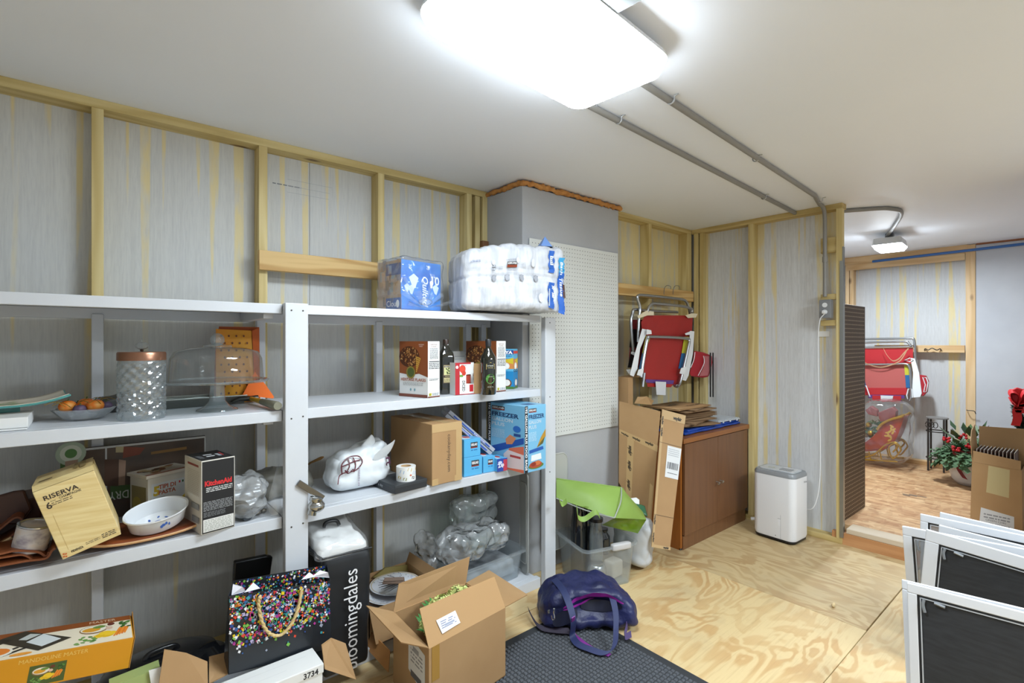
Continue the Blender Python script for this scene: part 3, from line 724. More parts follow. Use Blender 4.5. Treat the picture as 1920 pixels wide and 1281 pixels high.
for (x, y, z, k, isO), nm in zip(fr, names):
    g = G(); rr = .026 if isO else .02
    g.ball((0, 0, 0), rr, 16, 12, sc=(1, 1, .86), fn=lambda q: q*(1-.10*exp(-((q.x**2+q.y**2)/1e-4))))
    o = g.build('orange' if isO else 'plum', OR if isO else PL_, loc=(p.x+x, p.y+y, S2+z+.002), smooth=60, label=nm, cat='fruit', group='ornament fruit in the crystal bowl')
    g = G().tube([(0, 0, rr*.75), (.003, 0, rr*1.05)], .0018, 6); g.build('stem', mat('leaf green', '#4c6b2c', .6), o)
g = G(); r = random.Random(5)
for i in range(10):
    a_ = r.uniform(0, 6.28); c = V((p.x+r.uniform(-.05, .06), p.y+r.uniform(-.05, .05), S2+.05)); g.tube(spline([c, c+V((cos(a_)*.03, sin(a_)*.03, .02)), c+V((cos(a_)*.06, sin(a_)*.06, .012))], 4), .0012, 5)
g.build('gold_twigs', mat('gold wire', '#a98b3f', .35, .8), world=True, smooth=50, label='thin gold twigs curling out of the crystal bowl of fruit', cat='twigs', kind='stuff')
# canister
p = onZ(266, 785, S2); D = dep(p); rr = 38/FPX*D*.97; H = zat(p, 676)-S2
cn = T('glass_canister', 'diamond-cut glass canister with copper lid and crystal knob on the second shelf', 'canister', (p.x, p.y, S2))
g = G(); n = 64; rows = 40; vs = []
for j in range(rows+1):
    v = j/rows
    for k in range(n):
        u = k/n; e = abs(((u*12+v*6) % 1)-.5)+abs(((u*12-v*6) % 1)-.5); q = rr*(1+.11*(e-.5))
        if v > .97 or v < .02: q = rr*.985
        vs.append((q*cos(2*pi*u), q*sin(2*pi*u), v*H))
g.add(vs, [(j*n+k, j*n+(k+1) % n, (j+1)*n+(k+1) % n, (j+1)*n+k) for j in range(rows) for k in range(n)]+[tuple(range(n))[::-1]])
CUT, nt, b = newmat('cut glass'); nt.nodes.remove(b); out = nt.nodes['Material Output']
tr = nt.nodes.new('ShaderNodeBsdfTransparent'); tr.inputs[0].default_value = hx('#eef2f3'); gl = nt.nodes.new('ShaderNodeBsdfGlossy'); gl.inputs['Roughness'].default_value = .06
df = nt.nodes.new('ShaderNodeBsdfDiffuse'); df.inputs[0].default_value = hx('#b9c2c6')
m1 = nt.nodes.new('ShaderNodeMixShader'); m1.inputs[0].default_value = .16; nt.links.new(tr.outputs[0], m1.inputs[1]); nt.links.new(df.outputs[0], m1.inputs[2])
m2 = nt.nodes.new('ShaderNodeMixShader'); m2.inputs[0].default_value = .2; nt.links.new(m1.outputs[0], m2.inputs[1]); nt.links.new(gl.outputs[0], m2.inputs[2]); nt.links.new(m2.outputs[0], out.inputs[0])
g.build('jar', CUT, cn)
g = G(); g.lathe([(rr*1.03, H), (rr*1.03, H+.026), (rr*.99, H+.030), (0, H+.031)], 40); g.build('lid', mat('copper lid', '#9a6f58', .3, .75), cn, smooth=40)
g = G(); g.lathe([(.004, H+.031), (.006, H+.037), (.003, H+.04)], 10); g.build('lid_stem', mat('dark bronze', '#4a3a30', .4, .6), cn)
g = G(); g.lathe([(.004, H+.038), (.018, H+.044), (.022, H+.052), (.016, H+.061), (.004, H+.066), (.003, H+.072), (0, H+.074)], 8); g.build('knob', GLASS, cn)
# cake stand
p = onZ(407, 769, S2); D = dep(p); k = D/FPX
cs = T('cake_stand', 'clear glass pedestal cake stand with domed cover on the second shelf', 'cake stand', (p.x, p.y-.005, S2)); k *= .985
zp = (769-718)*k; R1 = 89*k; zd = (769-650)*k
CG = clearmat('pressed glass', '#eef4f5', haze=.13, rough=.03, gloss=2.4)
g = G(); g.lathe([(35*k, 0), (34*k, .004), (22*k, .016), (14*k, .036), (12*k, zp-.012), (16*k, zp-.006), (R1*.7, zp-.002), (R1*.97, zp+.004), (R1, zp+.012), (R1*.97, zp+.014), (R1*.92, zp+.008), (0, zp+.006)], 48); g.build('stand', CG, cs, smooth=35)
g = G(); g.lathe([(R1*.90, zp+.010), (R1*.89, zp+.03), (R1*.86, zd-.045), (R1*.78, zd-.018), (R1*.55, zd-.003), (R1*.28, zd+.001), (R1*.27, zd+.008), (R1*.1, zd+.012), (R1*.05, zd+.018)], 48); g.build('dome', GLASS, cs, smooth=50)
g = G(); g.ball((0, 0, zd+.03), 12.5*k, 20, 14); g.build('knob', CG, cs, smooth=80)
# tray (metal) behind
TRM = mat('dull aluminium', '#a5a49d', .35, .85)
a = onZ(300, 776, S2); c = onZ(388, 765, S2)
tr_ = T('baking_tray', 'dull metal baking tray lying behind the glass canister and cake stand', 'tray', (a.x, a.y+.14, S2), radians(1))
g = G(); L, Dp, hh = .42, .11, .036; t = .003; 
x0 = -.10
for s in (((x0, 0), (x0+L, 0)), ((x0+L, 0), (x0+L, Dp)), ((x0+L, Dp), (x0, Dp)), ((x0, Dp), (x0, 0))):
    (ax, ay), (bx_, by) = s; nx, ny = (by-ay), -(bx_-ax); l = sqrt(nx*nx+ny*ny); nx, ny = nx/l*.012, ny/l*.012
    g.slab([(ax, ay, 0), (bx_, by, 0), (bx_+nx, by+ny, hh), (ax+nx, ay+ny, hh)], (-ny*.2, nx*.2, 0))
g.box(x0, 0, 0, x0+L, Dp, t); g.build('pan', TRM, tr_)
G().tube([(x0-.012, -.012, hh), (x0+L+.012, -.012, hh), (x0+L+.012, Dp+.012, hh), (x0-.012, Dp+.012, hh)], .0035, 6, closed=True).build('rolled_rim', TRM, tr_, smooth=60)
DKF = mat('dark grey film', '#3b3a37', .35, bs=.5, bscale=20)
p = onZ(205, 775, S2); G().rbox(.17, .11, .065, .02, 14, lambda q, n: V((q.x, q.y, q.z*(.75+.5*(q.x+.085)/.17)))+n*crumple(q, .012, 18, 4)).build('dark_pouch', DKF, loc=(p.x+.02, p.y+.055, S2), smooth=50, merge=True, rz=.1, label='crumpled dark grey pouch behind the crystal bowl on the second shelf', cat='pouch')
# orange gift bag with dots
a = onZ(478, 757, S2); a.z = S2
bgY = 2.53; 
bg = T('gift_bag', 'yellow orange paper gift bag with brown dots behind the cake stand', 'gift bag', (a.x, bgY, S2))
top = pl(bgY, (404, 613), (487, 620)); mid = pl(bgY, (402, 748), (470, 752))
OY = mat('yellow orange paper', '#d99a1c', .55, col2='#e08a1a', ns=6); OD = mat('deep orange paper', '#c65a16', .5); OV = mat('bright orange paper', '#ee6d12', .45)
zt = top[0].z-.006; xl, xr = onY(405, 700, bgY).x, onY(478, 700, bgY).x
G().slab([(xl, bgY, S2+.001), (xr-.0, bgY, S2+.001), (xr-.012, bgY+.01, zt-.01), (xl+.0, bgY, zt-.004)], (0, .002, 0)).build('front_panel', OY, bg, world=True)
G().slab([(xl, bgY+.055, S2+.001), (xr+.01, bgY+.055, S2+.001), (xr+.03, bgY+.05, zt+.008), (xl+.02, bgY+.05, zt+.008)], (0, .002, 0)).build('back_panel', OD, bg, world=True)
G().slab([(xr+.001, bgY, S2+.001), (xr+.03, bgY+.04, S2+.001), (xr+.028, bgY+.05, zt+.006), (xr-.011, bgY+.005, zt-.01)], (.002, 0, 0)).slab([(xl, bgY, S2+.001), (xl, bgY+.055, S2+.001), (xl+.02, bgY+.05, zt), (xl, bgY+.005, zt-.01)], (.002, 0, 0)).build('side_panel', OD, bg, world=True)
ik = Ink(lambda u, v, e: V((u, bgY-e, v)))
for j in range(9):
    for i in range(8):
        u = xl+.02+i*(.030)+(j % 2)*.014; v = zt-.035-j*.032
        if u < xr-.02 and v > S2+.02: ik.ell(u, v, .0042, .0055, '#7a4216', 8)
ik.build('printed_dots', bg, world=True)
g = G(); q = pl(2.50, (478, 698), (498, 722), (514, 745), (512, 748), (478, 744), (455, 741)); g.slab(q, (0, .004, 0)); g.build('paper_flap', OV, bg, world=True)
# hammer
h0 = onZ(521, 762, S2+.02); h1 = onZ(470, 748, S2+.02); d = (h1-h0).normalized(); L = (h1-h0).length
hm = T('hammer', 'claw hammer with grey grip and yellow shaft lying at the shelf post', 'hammer', (h0.x, h0.y, S2))
g = G(); g.tube([h0, h0+d*.015, h0+d*.06, h0+d*L*.55], [.016, .018, .017, .013], 12); g.build('grip', mat('grey rubber', '#7d7b68', .6), hm, world=True, smooth=50)
g = G(); g.tube([h0+d*L*.55, h0+d*L], [.011, .009], 10); g.build('shaft', mat('yellow shaft', '#d2a51e', .4), hm, world=True, smooth=50)
g = G(); s = V((d.y, -d.x, 0)); c = h0+d*L; g.tube([c+s*.03, c+s*.02, c, c-s*.05, c-s*.08-V((0, 0, .012))], [.014, .014, .012, .010, .004], 10); g.build('head', mat('dark steel', '#4b4a46', .35, .8), hm, world=True, smooth=50)
# ================================================================== SECOND SHELF RIGHT : groceries
def cereal(nm, label, fit):
    o, w, d, h, F = boxthing('cereal_box', label, 'cereal box', fit, WHITEC, .0015, 'granola boxes on the second shelf')
    ik = Ink(F['left']); W = d
    ik.rect(0, h*.42, W, h, '#8a4a22'); ik.poly([(0, h*.42), (W*.4, h*.39), (W*.7, h*.42), (W, h*.36), (W, h*.5), (0, h*.5)], '#8a4a22')
    ik.ell(W*.35, h*.72, W*.36, h*.19, '#4b2611', 24)
    r = random.Random(4)
    for i in range(110):
        t = r.random()*6.28; q = sqrt(r.random()); u = W*.35+q*cos(t)*W*.32; v = h*.73+q*sin(t)*h*.17
        a = r.random()*3; ik.poly([(u+cos(a)*.007, v+sin(a)*.007), (u+cos(a+1.7)*.003, v+sin(a+1.7)*.003), (u-cos(a)*.007, v-sin(a)*.007), (u+cos(a-1.7)*.003, v+sin(a-1.7)*.003)], r.choice(['#a4672f', '#c08a4a', '#6b3517', '#8b5224', '#d0a060']))
    for i in range(5):
        a = 1.1+i*.12; 
        for k in range(8): ik.ell(W*(.62)+cos(a)*k*.008, h*.46+sin(a)*k*.010, .005, .0035, '#c9973f', 8, a+.6)
    ik.ell(W*.42, h*.44, W*.16, W*.16, '#8a7b33', 20).ell(W*.42, h*.44, W*.12, W*.12, '#4c5a28', 20)
    ik.text('HERITAGE', W*.07, h*.285, h*.052, '#a3532b', width=W*.48, bold=.02).text('FLAKES', W*.58, h*.285, h*.052, '#a3532b', width=W*.36, bold=.02)
    ik.scribble(W*.15, h*.2, W*.85, h*.26, 3, '#9a9a96').ell(W*.42, h*.13, .006, .007, '#7fa6b0').ell(W*.56, h*.13, .006, .007, '#7fa6b0').rect(0, 0, W, h*.05, '#7b4434').text('ORGANIC', W*.70, h*.93, h*.02, '#f2d6c8').text('FLAKES', W*.72, h*.9, h*.018, '#f2d6c8')
    ik.build('printed_front', o)
    ik = Ink(F['front']); ik.rect(0, 0, w, h*.02, '#7b4434').text('HERITAGE', w*.22, h*.93, h*.02, '#8a4530', width=w*.55).text('FLAKES', w*.3, h*.895, h*.02, '#8a4530', width=w*.4)
    ik.scribble(w*.15, h*.68, w*.85, h*.88, 9, '#85858a', 3).rect(w*.08, h*.63, w*.95, h*.645, '#4b4b4f').scribble(w*.08, h*.5, w*.95, h*.62, 4, '#5c5c60', 4)
    for k in range(5): ik.rect(w*(.1+.2*k), h*.33, w*(.105+.2*k), h*.49, '#a2a2a6')
    ik.rect(w*.08, h*.33, w*.92, h*.335, '#77777b').scribble(w*.08, h*.3, w*.8, h*.32, 1, '#4b4b4f').rect(w*.08, h*.03, w*.28, h*.08, '#d8c73e').rect(w*.1, h*.035, w*.2, h*.07, '#7c8b38').scribble(w*.36, h*.03, w*.9, h*.08, 2, '#7e8a99')
    ik.build('printed_side', o); 
    Ink(F['top']).rect(0, 0, w, d, '#c9a79a').build('printed_top', o); return o
cereal('a', 'left box of heritage flakes on the second shelf beside the big oil bottle', fitbox((802.4, 747), (824.5, 744), (771.4, 739.8), 640.5, S2))
cereal('b', 'right box of heritage flakes on the second shelf behind the slim oil bottle', fitbox((931, 735.5), (948.4, 733.5), (899, 728), 640, S2))
DKG = mat('dark oil glass', '#10120a', .08, col2='#15180c', ns=3, spec=.8, coat=.6); DCAP = mat('dark cap', '#3b2a22', .4)
p = onZ(839, 740, S2); p.y += .04; p.x += .015; k = dep(p)/FPX
jb = T('oil_bottle', 'large square dark olive oil bottle with beige label on the second shelf', 'bottle', (p.x, p.y, S2), radians(-14))
g = G(); hw = 14.8*k; H = zat(p, 637)-S2
rg = [(0, .92), (.01, 1), (.30*H, 1), (.32*H, .97), (.34*H, 1), (.66*H, 1), (.74*H, .9), (.82*H, .55), (.88*H, .36), (.94*H, .34)]
loft(g, [[(x*s, y*s, z) for x, y in rrect(hw*1.85, hw*1.75, hw*.35, 5)] for z, s in rg]); g.build('bottle', DKG, jb, smooth=45)
G().lathe([(hw*.36, .90*H), (hw*.36, .985*H), (hw*.32, H), (0, H)], 18).build('cap', DCAP, jb, smooth=40)
ik = Ink(lambda u, v, e: V((u, -hw*1.75/2-.0005-e, v))); 
ik.rect(-hw*.62, .2*H, hw*.62, .54*H, '#5a4a38').rect(-hw*.55, .215*H, hw*.55, .525*H, '#cbbf8e').rect(-hw*.55, .30*H, hw*.55, .345*H, '#3a2b22').text('ORGANIC', 0, .312*H, .02*H, '#d8cf9f', width=hw*.8, mid=True).rect(-hw*.5, .49*H, hw*.5, .515*H, '#3a2b22').text('KIRKLAND', 0, .494*H, .018*H, '#eee', width=hw*.8, mid=True).rect(-hw*.5, .36*H, hw*.5, .48*H, '#d7d79a')
for (u, v) in ((-.1, .40), (.15, .42), (.0, .44), (-.2, .46), (.2, .38), (.1, .47), (-.05, .375)): ik.ell(u*hw, v*H, hw*.13, .012*H, '#3f4a26', 10, u*3)
ik.scribble(-hw*.5, .225*H, hw*.5, .285*H, 3, '#6d5d40'); ik.build('label', jb)
p = onZ(915.5, 740, S2); p.y += .0; k = dep(p)/FPX; H = zat(p, 636.5)-S2
rb = T('oil_bottle', 'slim round dark oil bottle with green disc label on the second shelf', 'bottle', (p.x, p.y, S2))
q = 14.6*k; G().lathe([(q*.9, 0), (q, .006), (q, .60*H), (q*.94, .68*H), (q*.55, .78*H), (q*.32, .85*H), (q*.30, .93*H)], 28).build('bottle', DKG, rb, smooth=45)
G().lathe([(q*.36, .87*H), (q*.38, .985*H), (q*.33, H), (0, H)], 18).build('cap', mat('black cap', '#232325', .4), rb, smooth=40)
fa = lambda u, v, e: V(((q+.0006+e)*sin(u/q-.35), -(q+.0006+e)*cos(u/q-.35), v))
ik = Ink(fa); ik.ell(0, .29*H, q*.62, q*.62, '#3f7d2c', 24).rect(-q*.5, .285*H, q*.5, .298*H, '#cfe0b8').ell(0, .29*H, q*.01, q*.01, '#3f7d2c').text('EXTRA', 0, .32*H, .015*H, '#bcd6a2', width=q*.7, mid=True)
ik.poly([(-q*.55, .46*H), (q*.6, .46*H), (q*.6, .55*H), (0, .585*H), (-q*.55, .55*H)], '#c9b26a').poly([(-q*.5, .465*H), (q*.55, .465*H), (q*.55, .545*H), (0, .575*H), (-q*.5, .545*H)], '#1c1a14').text('OTTAVIO', 0, .51*H, .022*H, '#f0ecd8', width=q*.95, mid=True).text('ORGANIC', 0, .48*H, .014*H, '#d8c98a', width=q*.7, mid=True).text('OLIVE OIL', 0, .14*H, .012*H, '#d8d8d0', width=q*.8, mid=True)
ik.build('label', rb)
# diced tomato carton
a, rz, w_, d_, h_ = fitbox((853.5, 741.5), (901.5, 738.3), None, 681, S2, .09)
dt = T('tomato_carton', 'torn red and white carton marked diced with brown inner side on the second shelf', 'carton', a, rz)
RED = mat('red card', '#b8232b', .4)
g = G(); t = .002
g.slab([(0, 0, 0), (w_*.72, 0, 0), (w_*.72, 0, h_*.32), (w_*.42, 0, h_*.34), (w_*.42, 0, h_*.62), (w_*.70, 0, h_*.65), (w_*.72, 0, h_), (0, 0, h_)], (0, t, 0))
g.box(0, t, 0, t, d_, h_).box(0, d_-t, 0, w_, d_, h_*.97).box(t, t, 0, w_, d_-t, t); g.build('body', WHITEC, dt)
g = G(); g.slab([(w_*.72, .0005, 0), (w_*.97, -.006, 0), (w_*1.0, -.008, h_*.95), (w_*.72, 0, h_*.97)], (0, t, 0)); g.build('torn_side', KRAFT, dt)
for i, x in enumerate((.045,)):
    g = G(); g.lathe([(.032, .002), (.033, .004), (.033, .10), (.031, .102), (0, .101)], 24, (w_*.5, .04, 0)); g.build('can', mat('label red', '#a8402f', .35), dt, smooth=40)
ik = Ink(lambda u, v, e: V((u, -e, v)))
ik.rect(0, 0, w_*.17, h_, '#b3202b').text('DICED', w_*.27, h_*.43, h_*.10, '#2a2624', rot=-pi/2, width=h_*.33, bold=.02).rect(w_*.17, h_*.55, w_*.3, h_*.62, '#6d9a3a').ell(w_*.28, h_*.8, w_*.12, h_*.13, '#d9452c').ell(w_*.33, h_*.67, w_*.08, h_*.08, '#c8371f').rect(w_*.17, h_*.95, w_*.6, h_, '#b3202b').scribble(w_*.3, h_*.88, w_*.42, h_*.93, 1, '#777').ell(w_*.07, h_*.86, w_*.05, h_*.05, '#f0dede').rect(w_*.55, h_*.08, w_*.70, h_*.3, '#c3202c').rect(0, 0, w_*.9, h_*.02, '#b3202b')
ik.build('printed_front', dt)
bb = onZ(884, 728, S2); o = G().box(-.13, 0, 0, 0, .10, zat(bb, 659)-S2).box(0.0005, 0, 0, .05, .09, zat(bb, 659)-S2-.002).build('white_carton', WHITEC, loc=(bb.x+.005, bb.y+.0, S2), rz=radians(-4), label='plain white open carton behind the torn tomato carton', cat='carton', bevel=.002)
hh = zat(bb, 659)-S2; ik = Ink(lambda u, v, e: V((u, -e, v))); ik.rect(-.03, hh*.3, -.02, hh*.9, '#b96a6a').scribble(-.015, hh*.4, .04, hh*.9, 5, '#a8aab0').lines(-.12, hh*.75, -.05, hh*.9, 2, '#b0b2b8', .2); ik.build('printed_front', o)
# coconut carton
o, w_, d_, h_, F = boxthing('coconut_drink_carton', 'blue carton with coconut pictures at the right end of the second shelf', 'carton', fitbox((962.5, 730), (970.5, 727.5), (944, 725.5), 655, S2), mat('sky blue card', '#5fb2d8', .35))
for nm, W in (('left', d_), ('front', w_)):
    ik = Ink(F[nm]); ik.rect(0, h_*.5, W, h_*.75, '#d98d4a').poly([(W*.3, h_*.7), (W, h_*.78), (W, h_*.62)], '#d9c22e').ell(W*.5, h_*.57, W*.28, h_*.09, '#f1ede4').ell(W*.5, h_*.57, W*.2, h_*.06, '#ffffff').rect(0, 0, W, h_*.44, '#1e86c0').ell(W*.6, h_*.14, W*.3, h_*.11, '#7a4a2a').ell(W*.6, h_*.15, W*.22, h_*.08, '#f2efe8').poly([(0, 0), (W, 0), (W, h_*.06), (0, h_*.04)], '#4b7a35')
    if nm == 'left': ik.rect(0, h_*.86, W, h_*.97, '#1c4e96').text('GOYA', W*.02, h_*.875, h_*.08, '#ffffff', width=W*.94, bold=.05).scribble(0, h_*.8, W*.9, h_*.84, 1, '#1c4e96')
    else: ik.text('CO', W*.05, h_*.42, h_*.07, '#12324f', width=W*.85, bold=.04).rect(0, h_*.88, W, h_*.95, '#d8463a')
    ik.build('printed_'+('front' if nm == 'left' else 'side'), o)
# ================================================================== THIRD SHELF RIGHT
a, rz, w_, d_, h_ = fitbox((810, 912.5), (865.5, 899.5), None, 797, S3, .40)
o, w_, d_, h_, F = boxthing('shipping_carton', 'tall taped brown shipping carton with cookware website name on the third shelf', 'carton', (a, rz, w_, d_, h_), KRAFT, .003)
ik = Ink(F['front']); ik.text('cookanyday.com', w_*.52, h_*.80, .020, '#3a3026', rot=-pi/2, width=h_*.62)
ik.build('printed_front', o)
TAPE = mat('brown tape', '#c0a071', .25)
G().box(-.001, -.0012, h_*.86, w_+.001, -.0002, h_*.995).box(w_*.80, -.0012, .0, w_+.0012, -.0002, h_*.86).box(0, -.0012, .0, w_*.2, -.0002, h_*.1).box(w_*.75, -.0012, 0, w_, -.0013, h_*.1).box(w_*.38, 0, h_+.0002, w_*.62, d_, h_+.001).build('tape', TAPE, o)
# black flat box and tape roll
o, w_, d_, h_, F = boxthing('flat_box', 'flat black gift box under a roll of tape on the third shelf', 'box', fitbox((740.5, 928), (800.5, 913), (712, 909), 912, S3), mat('charcoal card', '#2c2f33', .45), .002)
Ink(F['left']).text('a day', d_*.25, h_*.35, h_*.35, '#c8ccd0').build('printed_side', o)
G().box(-.0008, -.0008, h_*.62, w_+.0008, d_+.0008, h_+.0008).build('lid', mat('charcoal lid', '#34383c', .45), o, bevel=.0015)
zt = o.location.z+h_+.0012; p = onZ(766, 902, zt); p.y += .025; k = dep(p)/FPX; hh = 26*k; q = 18*k
tr2 = T('tape_roll', 'white patterned roll of tape standing on the flat black box', 'tape', (p.x, p.y, zt))
G().lathe([(q*.55, 0), (q, 0), (q, hh), (q*.55, hh), (q*.55, 0)], 32).build('roll', WHITEC, tr2, smooth=40)
ik = Ink(lambda u, v, e: V(((q+e)*sin(u/q), -(q+e)*cos(u/q), v)))
for (u, v, s, c) in ((-.9, .7, .012, '#5b9bd0'), (.5, .55, .012, '#4a90cc'), (-.1, .85, .012, '#c7a92b'), (-.6, .2, .010, '#8a8a3c'), (.3, .25, .009, '#444b55'), (1.1, .3, .012, '#5b9bd0'), (-1.2, .3, .01, '#c7a92b'), (0, .45, .006, '#c86a4a'), (.9, .8, .008, '#b9902c')):
    ik.poly([(u*q-s, v*hh-s*.4), (u*q+s*.6, v*hh-s*.8), (u*q+s, v*hh+s*.4), (u*q-s*.5, v*hh+s*.8)], c)
ik.build('printed_pattern', tr2); G().lathe([(q*.5, -.0), (q*.549, 0), (q*.549, hh), (q*.5, hh), (q*.5, 0)], 24).build('core', KRAFTIN, tr2, smooth=40)
# freezer bag carton
SKY = mat('light blue card', '#79b9dc', .3)
o, w_, d_, h_, F = boxthing('freezer_bag_carton', 'tall light blue carton of gallon freezer bags overhanging the third shelf', 'carton', fitbox((984, 889), (1023.5, 879), (925, 868), 763, S3), SKY, .002)
def fz(nm, W):
    ik = Ink(F[nm]); b0 = 0 if nm == 'front' else -0
    ink0 = W*.13 if nm == 'front' else W*.04
    if nm == 'front': ik.rect(0, 0, W*.14, h_, '#1d1c20').text('192 GALLON PLUS FOOD BAGS', W*.03, h_*.98, W*.085, '#f4f4f4', rot=-pi/2, width=h_*.94, bold=.03)
    else: ik.rect(0, 0, W*.08, h_, '#1d1c20').text('192 GALLON PLUS', W*.02, h_*.98, W*.045, '#f4f4f4', rot=-pi/2, width=h_*.6, bold=.03)
    x = W*.18 if nm == 'front' else W*.11
    ik.rect(x, h_*.90, x+W*.36, h_*.955, '#2e2a29').rect(x, h_*.895, x+W*.36, h_*.91, '#8a2f22').text('KIRKLAND', x+W*.02, h_*.915, h_*.028, '#f0f0f0', width=W*.32, bold=.03)
    ik.text('FREEZER', x, h_*.80, h_*.062, '#1d3f6c', width=W*.74, bold=.035).text('GALLON', x, h_*.725, h_*.052, '#c8d4dc', width=W*.58, bold=.02).text('PLUS', x, h_*.65, h_*.052, '#c8d4dc', width=W*.36, bold=.02)
    ik.scribble(x, h_*.46, x+W*.36, h_*.6, 7, '#b9d6e6', 3)
    if nm == 'left':
        ik.poly([(W*.08, h_*.22), (W*.12, h_*.31), (W*.98, h_*.53), (W*.98, h_*.44), (W*.3, h_*.25)], '#2454a8').poly([(W*.5, h_*.46), (W*.62, h_*.54), (W*.78, h_*.50), (W*.68, h_*.4), (W*.52, h_*.38)], '#d98c5f')
        ik.poly([(W*.4, 0), (W*.98, 0), (W*.98, h_*.40), (W*.6, h_*.33)], '#e0704f').poly([(W*.5, h_*.02), (W*.44, h_*.22), (W*.56, h_*.30), (W*.98, h_*.27), (W*.98, h_*.05)], '#e8d4d0').rect(W*.62, h_*.2, W*.9, h_*.235, '#b8413a').ell(W*.8, h_*.64, W*.1, h_*.05, '#2d6cc0').rect(W*.72, h_*.53, W*.9, h_*.57, '#27498a')
    else:
        ik.poly([(W*.55, h_*.35), (W*.75, h_*.5), (W*.98, h_*.62), (W*.98, h_*.5)], '#b98a2b').poly([(W*.55, h_*.35), (W*.8, h_*.45), (W*.95, h_*.5), (W*.85, h_*.4)], '#5d5a2c')
        ik.poly([(W*.2, h_*.33), (W*.85, h_*.36), (W*.88, h_*.31), (W*.2, h_*.28)], '#1f57a8').poly([(W*.28, h_*.16), (W*.3, h_*.25), (W*.75, h_*.26), (W*.78, h_*.17)], '#e4e8e8')
        ik.ell(W*.52, h_*.08, W*.36, h_*.045, '#5f7a33', 20).ell(W*.5, h_*.10, W*.3, h_*.05, '#a8482f', 18).ell(W*.6, h_*.12, W*.14, h_*.035, '#c9703f', 14).ell(W*.4, h_*.11, W*.12, h_*.03, '#8c2f22', 14)
    ik.build('printed_'+('front' if nm == 'left' else 'side'), o)
fz('front', w_); fz('left', d_)
ik = Ink(F['top']); ik.rect(w_*.3, d_*.1, w_*.7, d_*.3, '#2d5f8f').rect(w_*.4, d_*.5, w_*.6, d_*.9, '#5b9ec6'); ik.build('printed_top', o)
# small blue boxes
def smallbox(label, fit, lift=0, red=False, group='small blue food bag boxes on the third shelf'):
    o, w, d, h, F = boxthing('food_bag_box', label, 'box', fit, MATS.get('blue card') or mat('blue card', '#57aedd', .3), .0015, group, lift)
    ik = Ink(F['front'])
    if red: ik.rect(0, 0, w, h, '#22449b').rect(w*.62, 0, w, h*.9, '#b93a4c').text('Zip', w*.1, h*.3, h*.3, '#f2f2f8', rot=.2, bold=.03).ell(w*.3, h*.7, w*.2, h*.12, '#c8d2ee')
    else: ik.rect(w*.4, h*.52, w*.82, h*.80, '#22252c').text('KIRKLAND', w*.43, h*.6, h*.14, '#f4f4f4', width=w*.36, bold=.03).rect(w*.4, h*.47, w*.82, h*.53, '#8a2f22').scribble(w*.42, h*.3, w*.8, h*.42, 1, '#2b6fae')
    ik.build('printed_front', o)
    ik = Ink(F['top']); ik.rect(w*.1, d*.1, w*.5, d*.6, '#c6dcea').ell(w*.5, d*.5, w*.2, d*.2, '#b8463a'); ik.build('printed_top', o)
    Ink(F['left']).rect(d*.1, h*.2, d*.6, h*.8, '#3f8fc6').build('printed_side', o)
    return o, h
f = fitbox((870, 895.5), (904, 889), None, 860, S3, .13); o1, h1_ = smallbox('light blue food bag box under another one, right against the tall shipping carton', f)
f2_ = (f[0], f[1]+.04, f[2]*.93, .12, zat(f[0], 826)-S3-f[4]-.001); smallbox('light blue food bag box stacked on top of its twin beside the shipping carton', f2_, f[4]+.0012)
fb = fitbox((906, 888), (928, 884), None, 858, S3, .13); smallbox('light blue food bag box standing between the two-box stack and the dark blue one', fb)
fc_ = fitbox((932, 886), (951, 882.5), None, 862, S3, .10); smallbox('small dark blue and red food bag box left of the tall freezer bag carton', fc_, red=True)
fd = fitbox((886, 872), (912, 868), None, 842, S3, .09); 
fd = (onZ(905, 870, S3), f[1], .09, .09, .12); fd[0].y += .03; smallbox('light blue food bag box behind the front boxes, half hidden under the clear tray', fd)
# leaning clear trays
PLT = clearmat('lilac clear plastic', '#e6e8f4', haze=.35, rough=.15)
q0 = onY(843, 772, 2.28); q1 = onY(927, 845, 2.18)
for i, (dz, nm) in enumerate(((0, 'upper one of two long clear plastic trays leaning on the freezer bag carton'), (-.024, 'lower one of two long clear plastic trays leaning on the freezer bag carton'))):
    ax = (q1-q0); L = ax.length; ax.normalize(); up = V((0, 0, 1)); nrm = (up-ax*up.dot(ax)).normalized(); side = nrm.cross(ax)
    M = Matrix.Translation(q0+nrm*(dz-.012)) @ Matrix((ax, side, nrm)).transposed().to_4x4()
    t_ = T('plastic_tray', nm, 'tray', q0+nrm*dz, group='clear plastic trays leaning on the third shelf')
    g = G(); g.box(0, 0, 0, L, .18, .002, 0, M).box(0, 0, 0, L, .002, .02, 0, M).box(0, .178, 0, L, .18, .02, 0, M).box(0, 0, 0, .002, .18, .02, 0, M).box(L-.002, 0, 0, L, .18, .02, 0, M)
    g.build('tray', PLT, t_, world=True)
    g = G(); g.box(L*.1, -.0012, .004, L*.9, -.0005, .012, 0, M); g.build('blue_edge', mat('blue strip', '#2e55ac', .3), t_, world=True)
    ik = Ink(lambda u, v, e, M=M: M @ V((u, -.0014-e, v))); ik.text('KIRKLAND', L*.55, .0055, .006, '#dfe4f2', width=L*.25, bold=.02) if i == 0 else ik.rect(L*.2, .005, L*.5, .008, '#cfd6ee'); ik.build('printed_edge', t_, world=True)
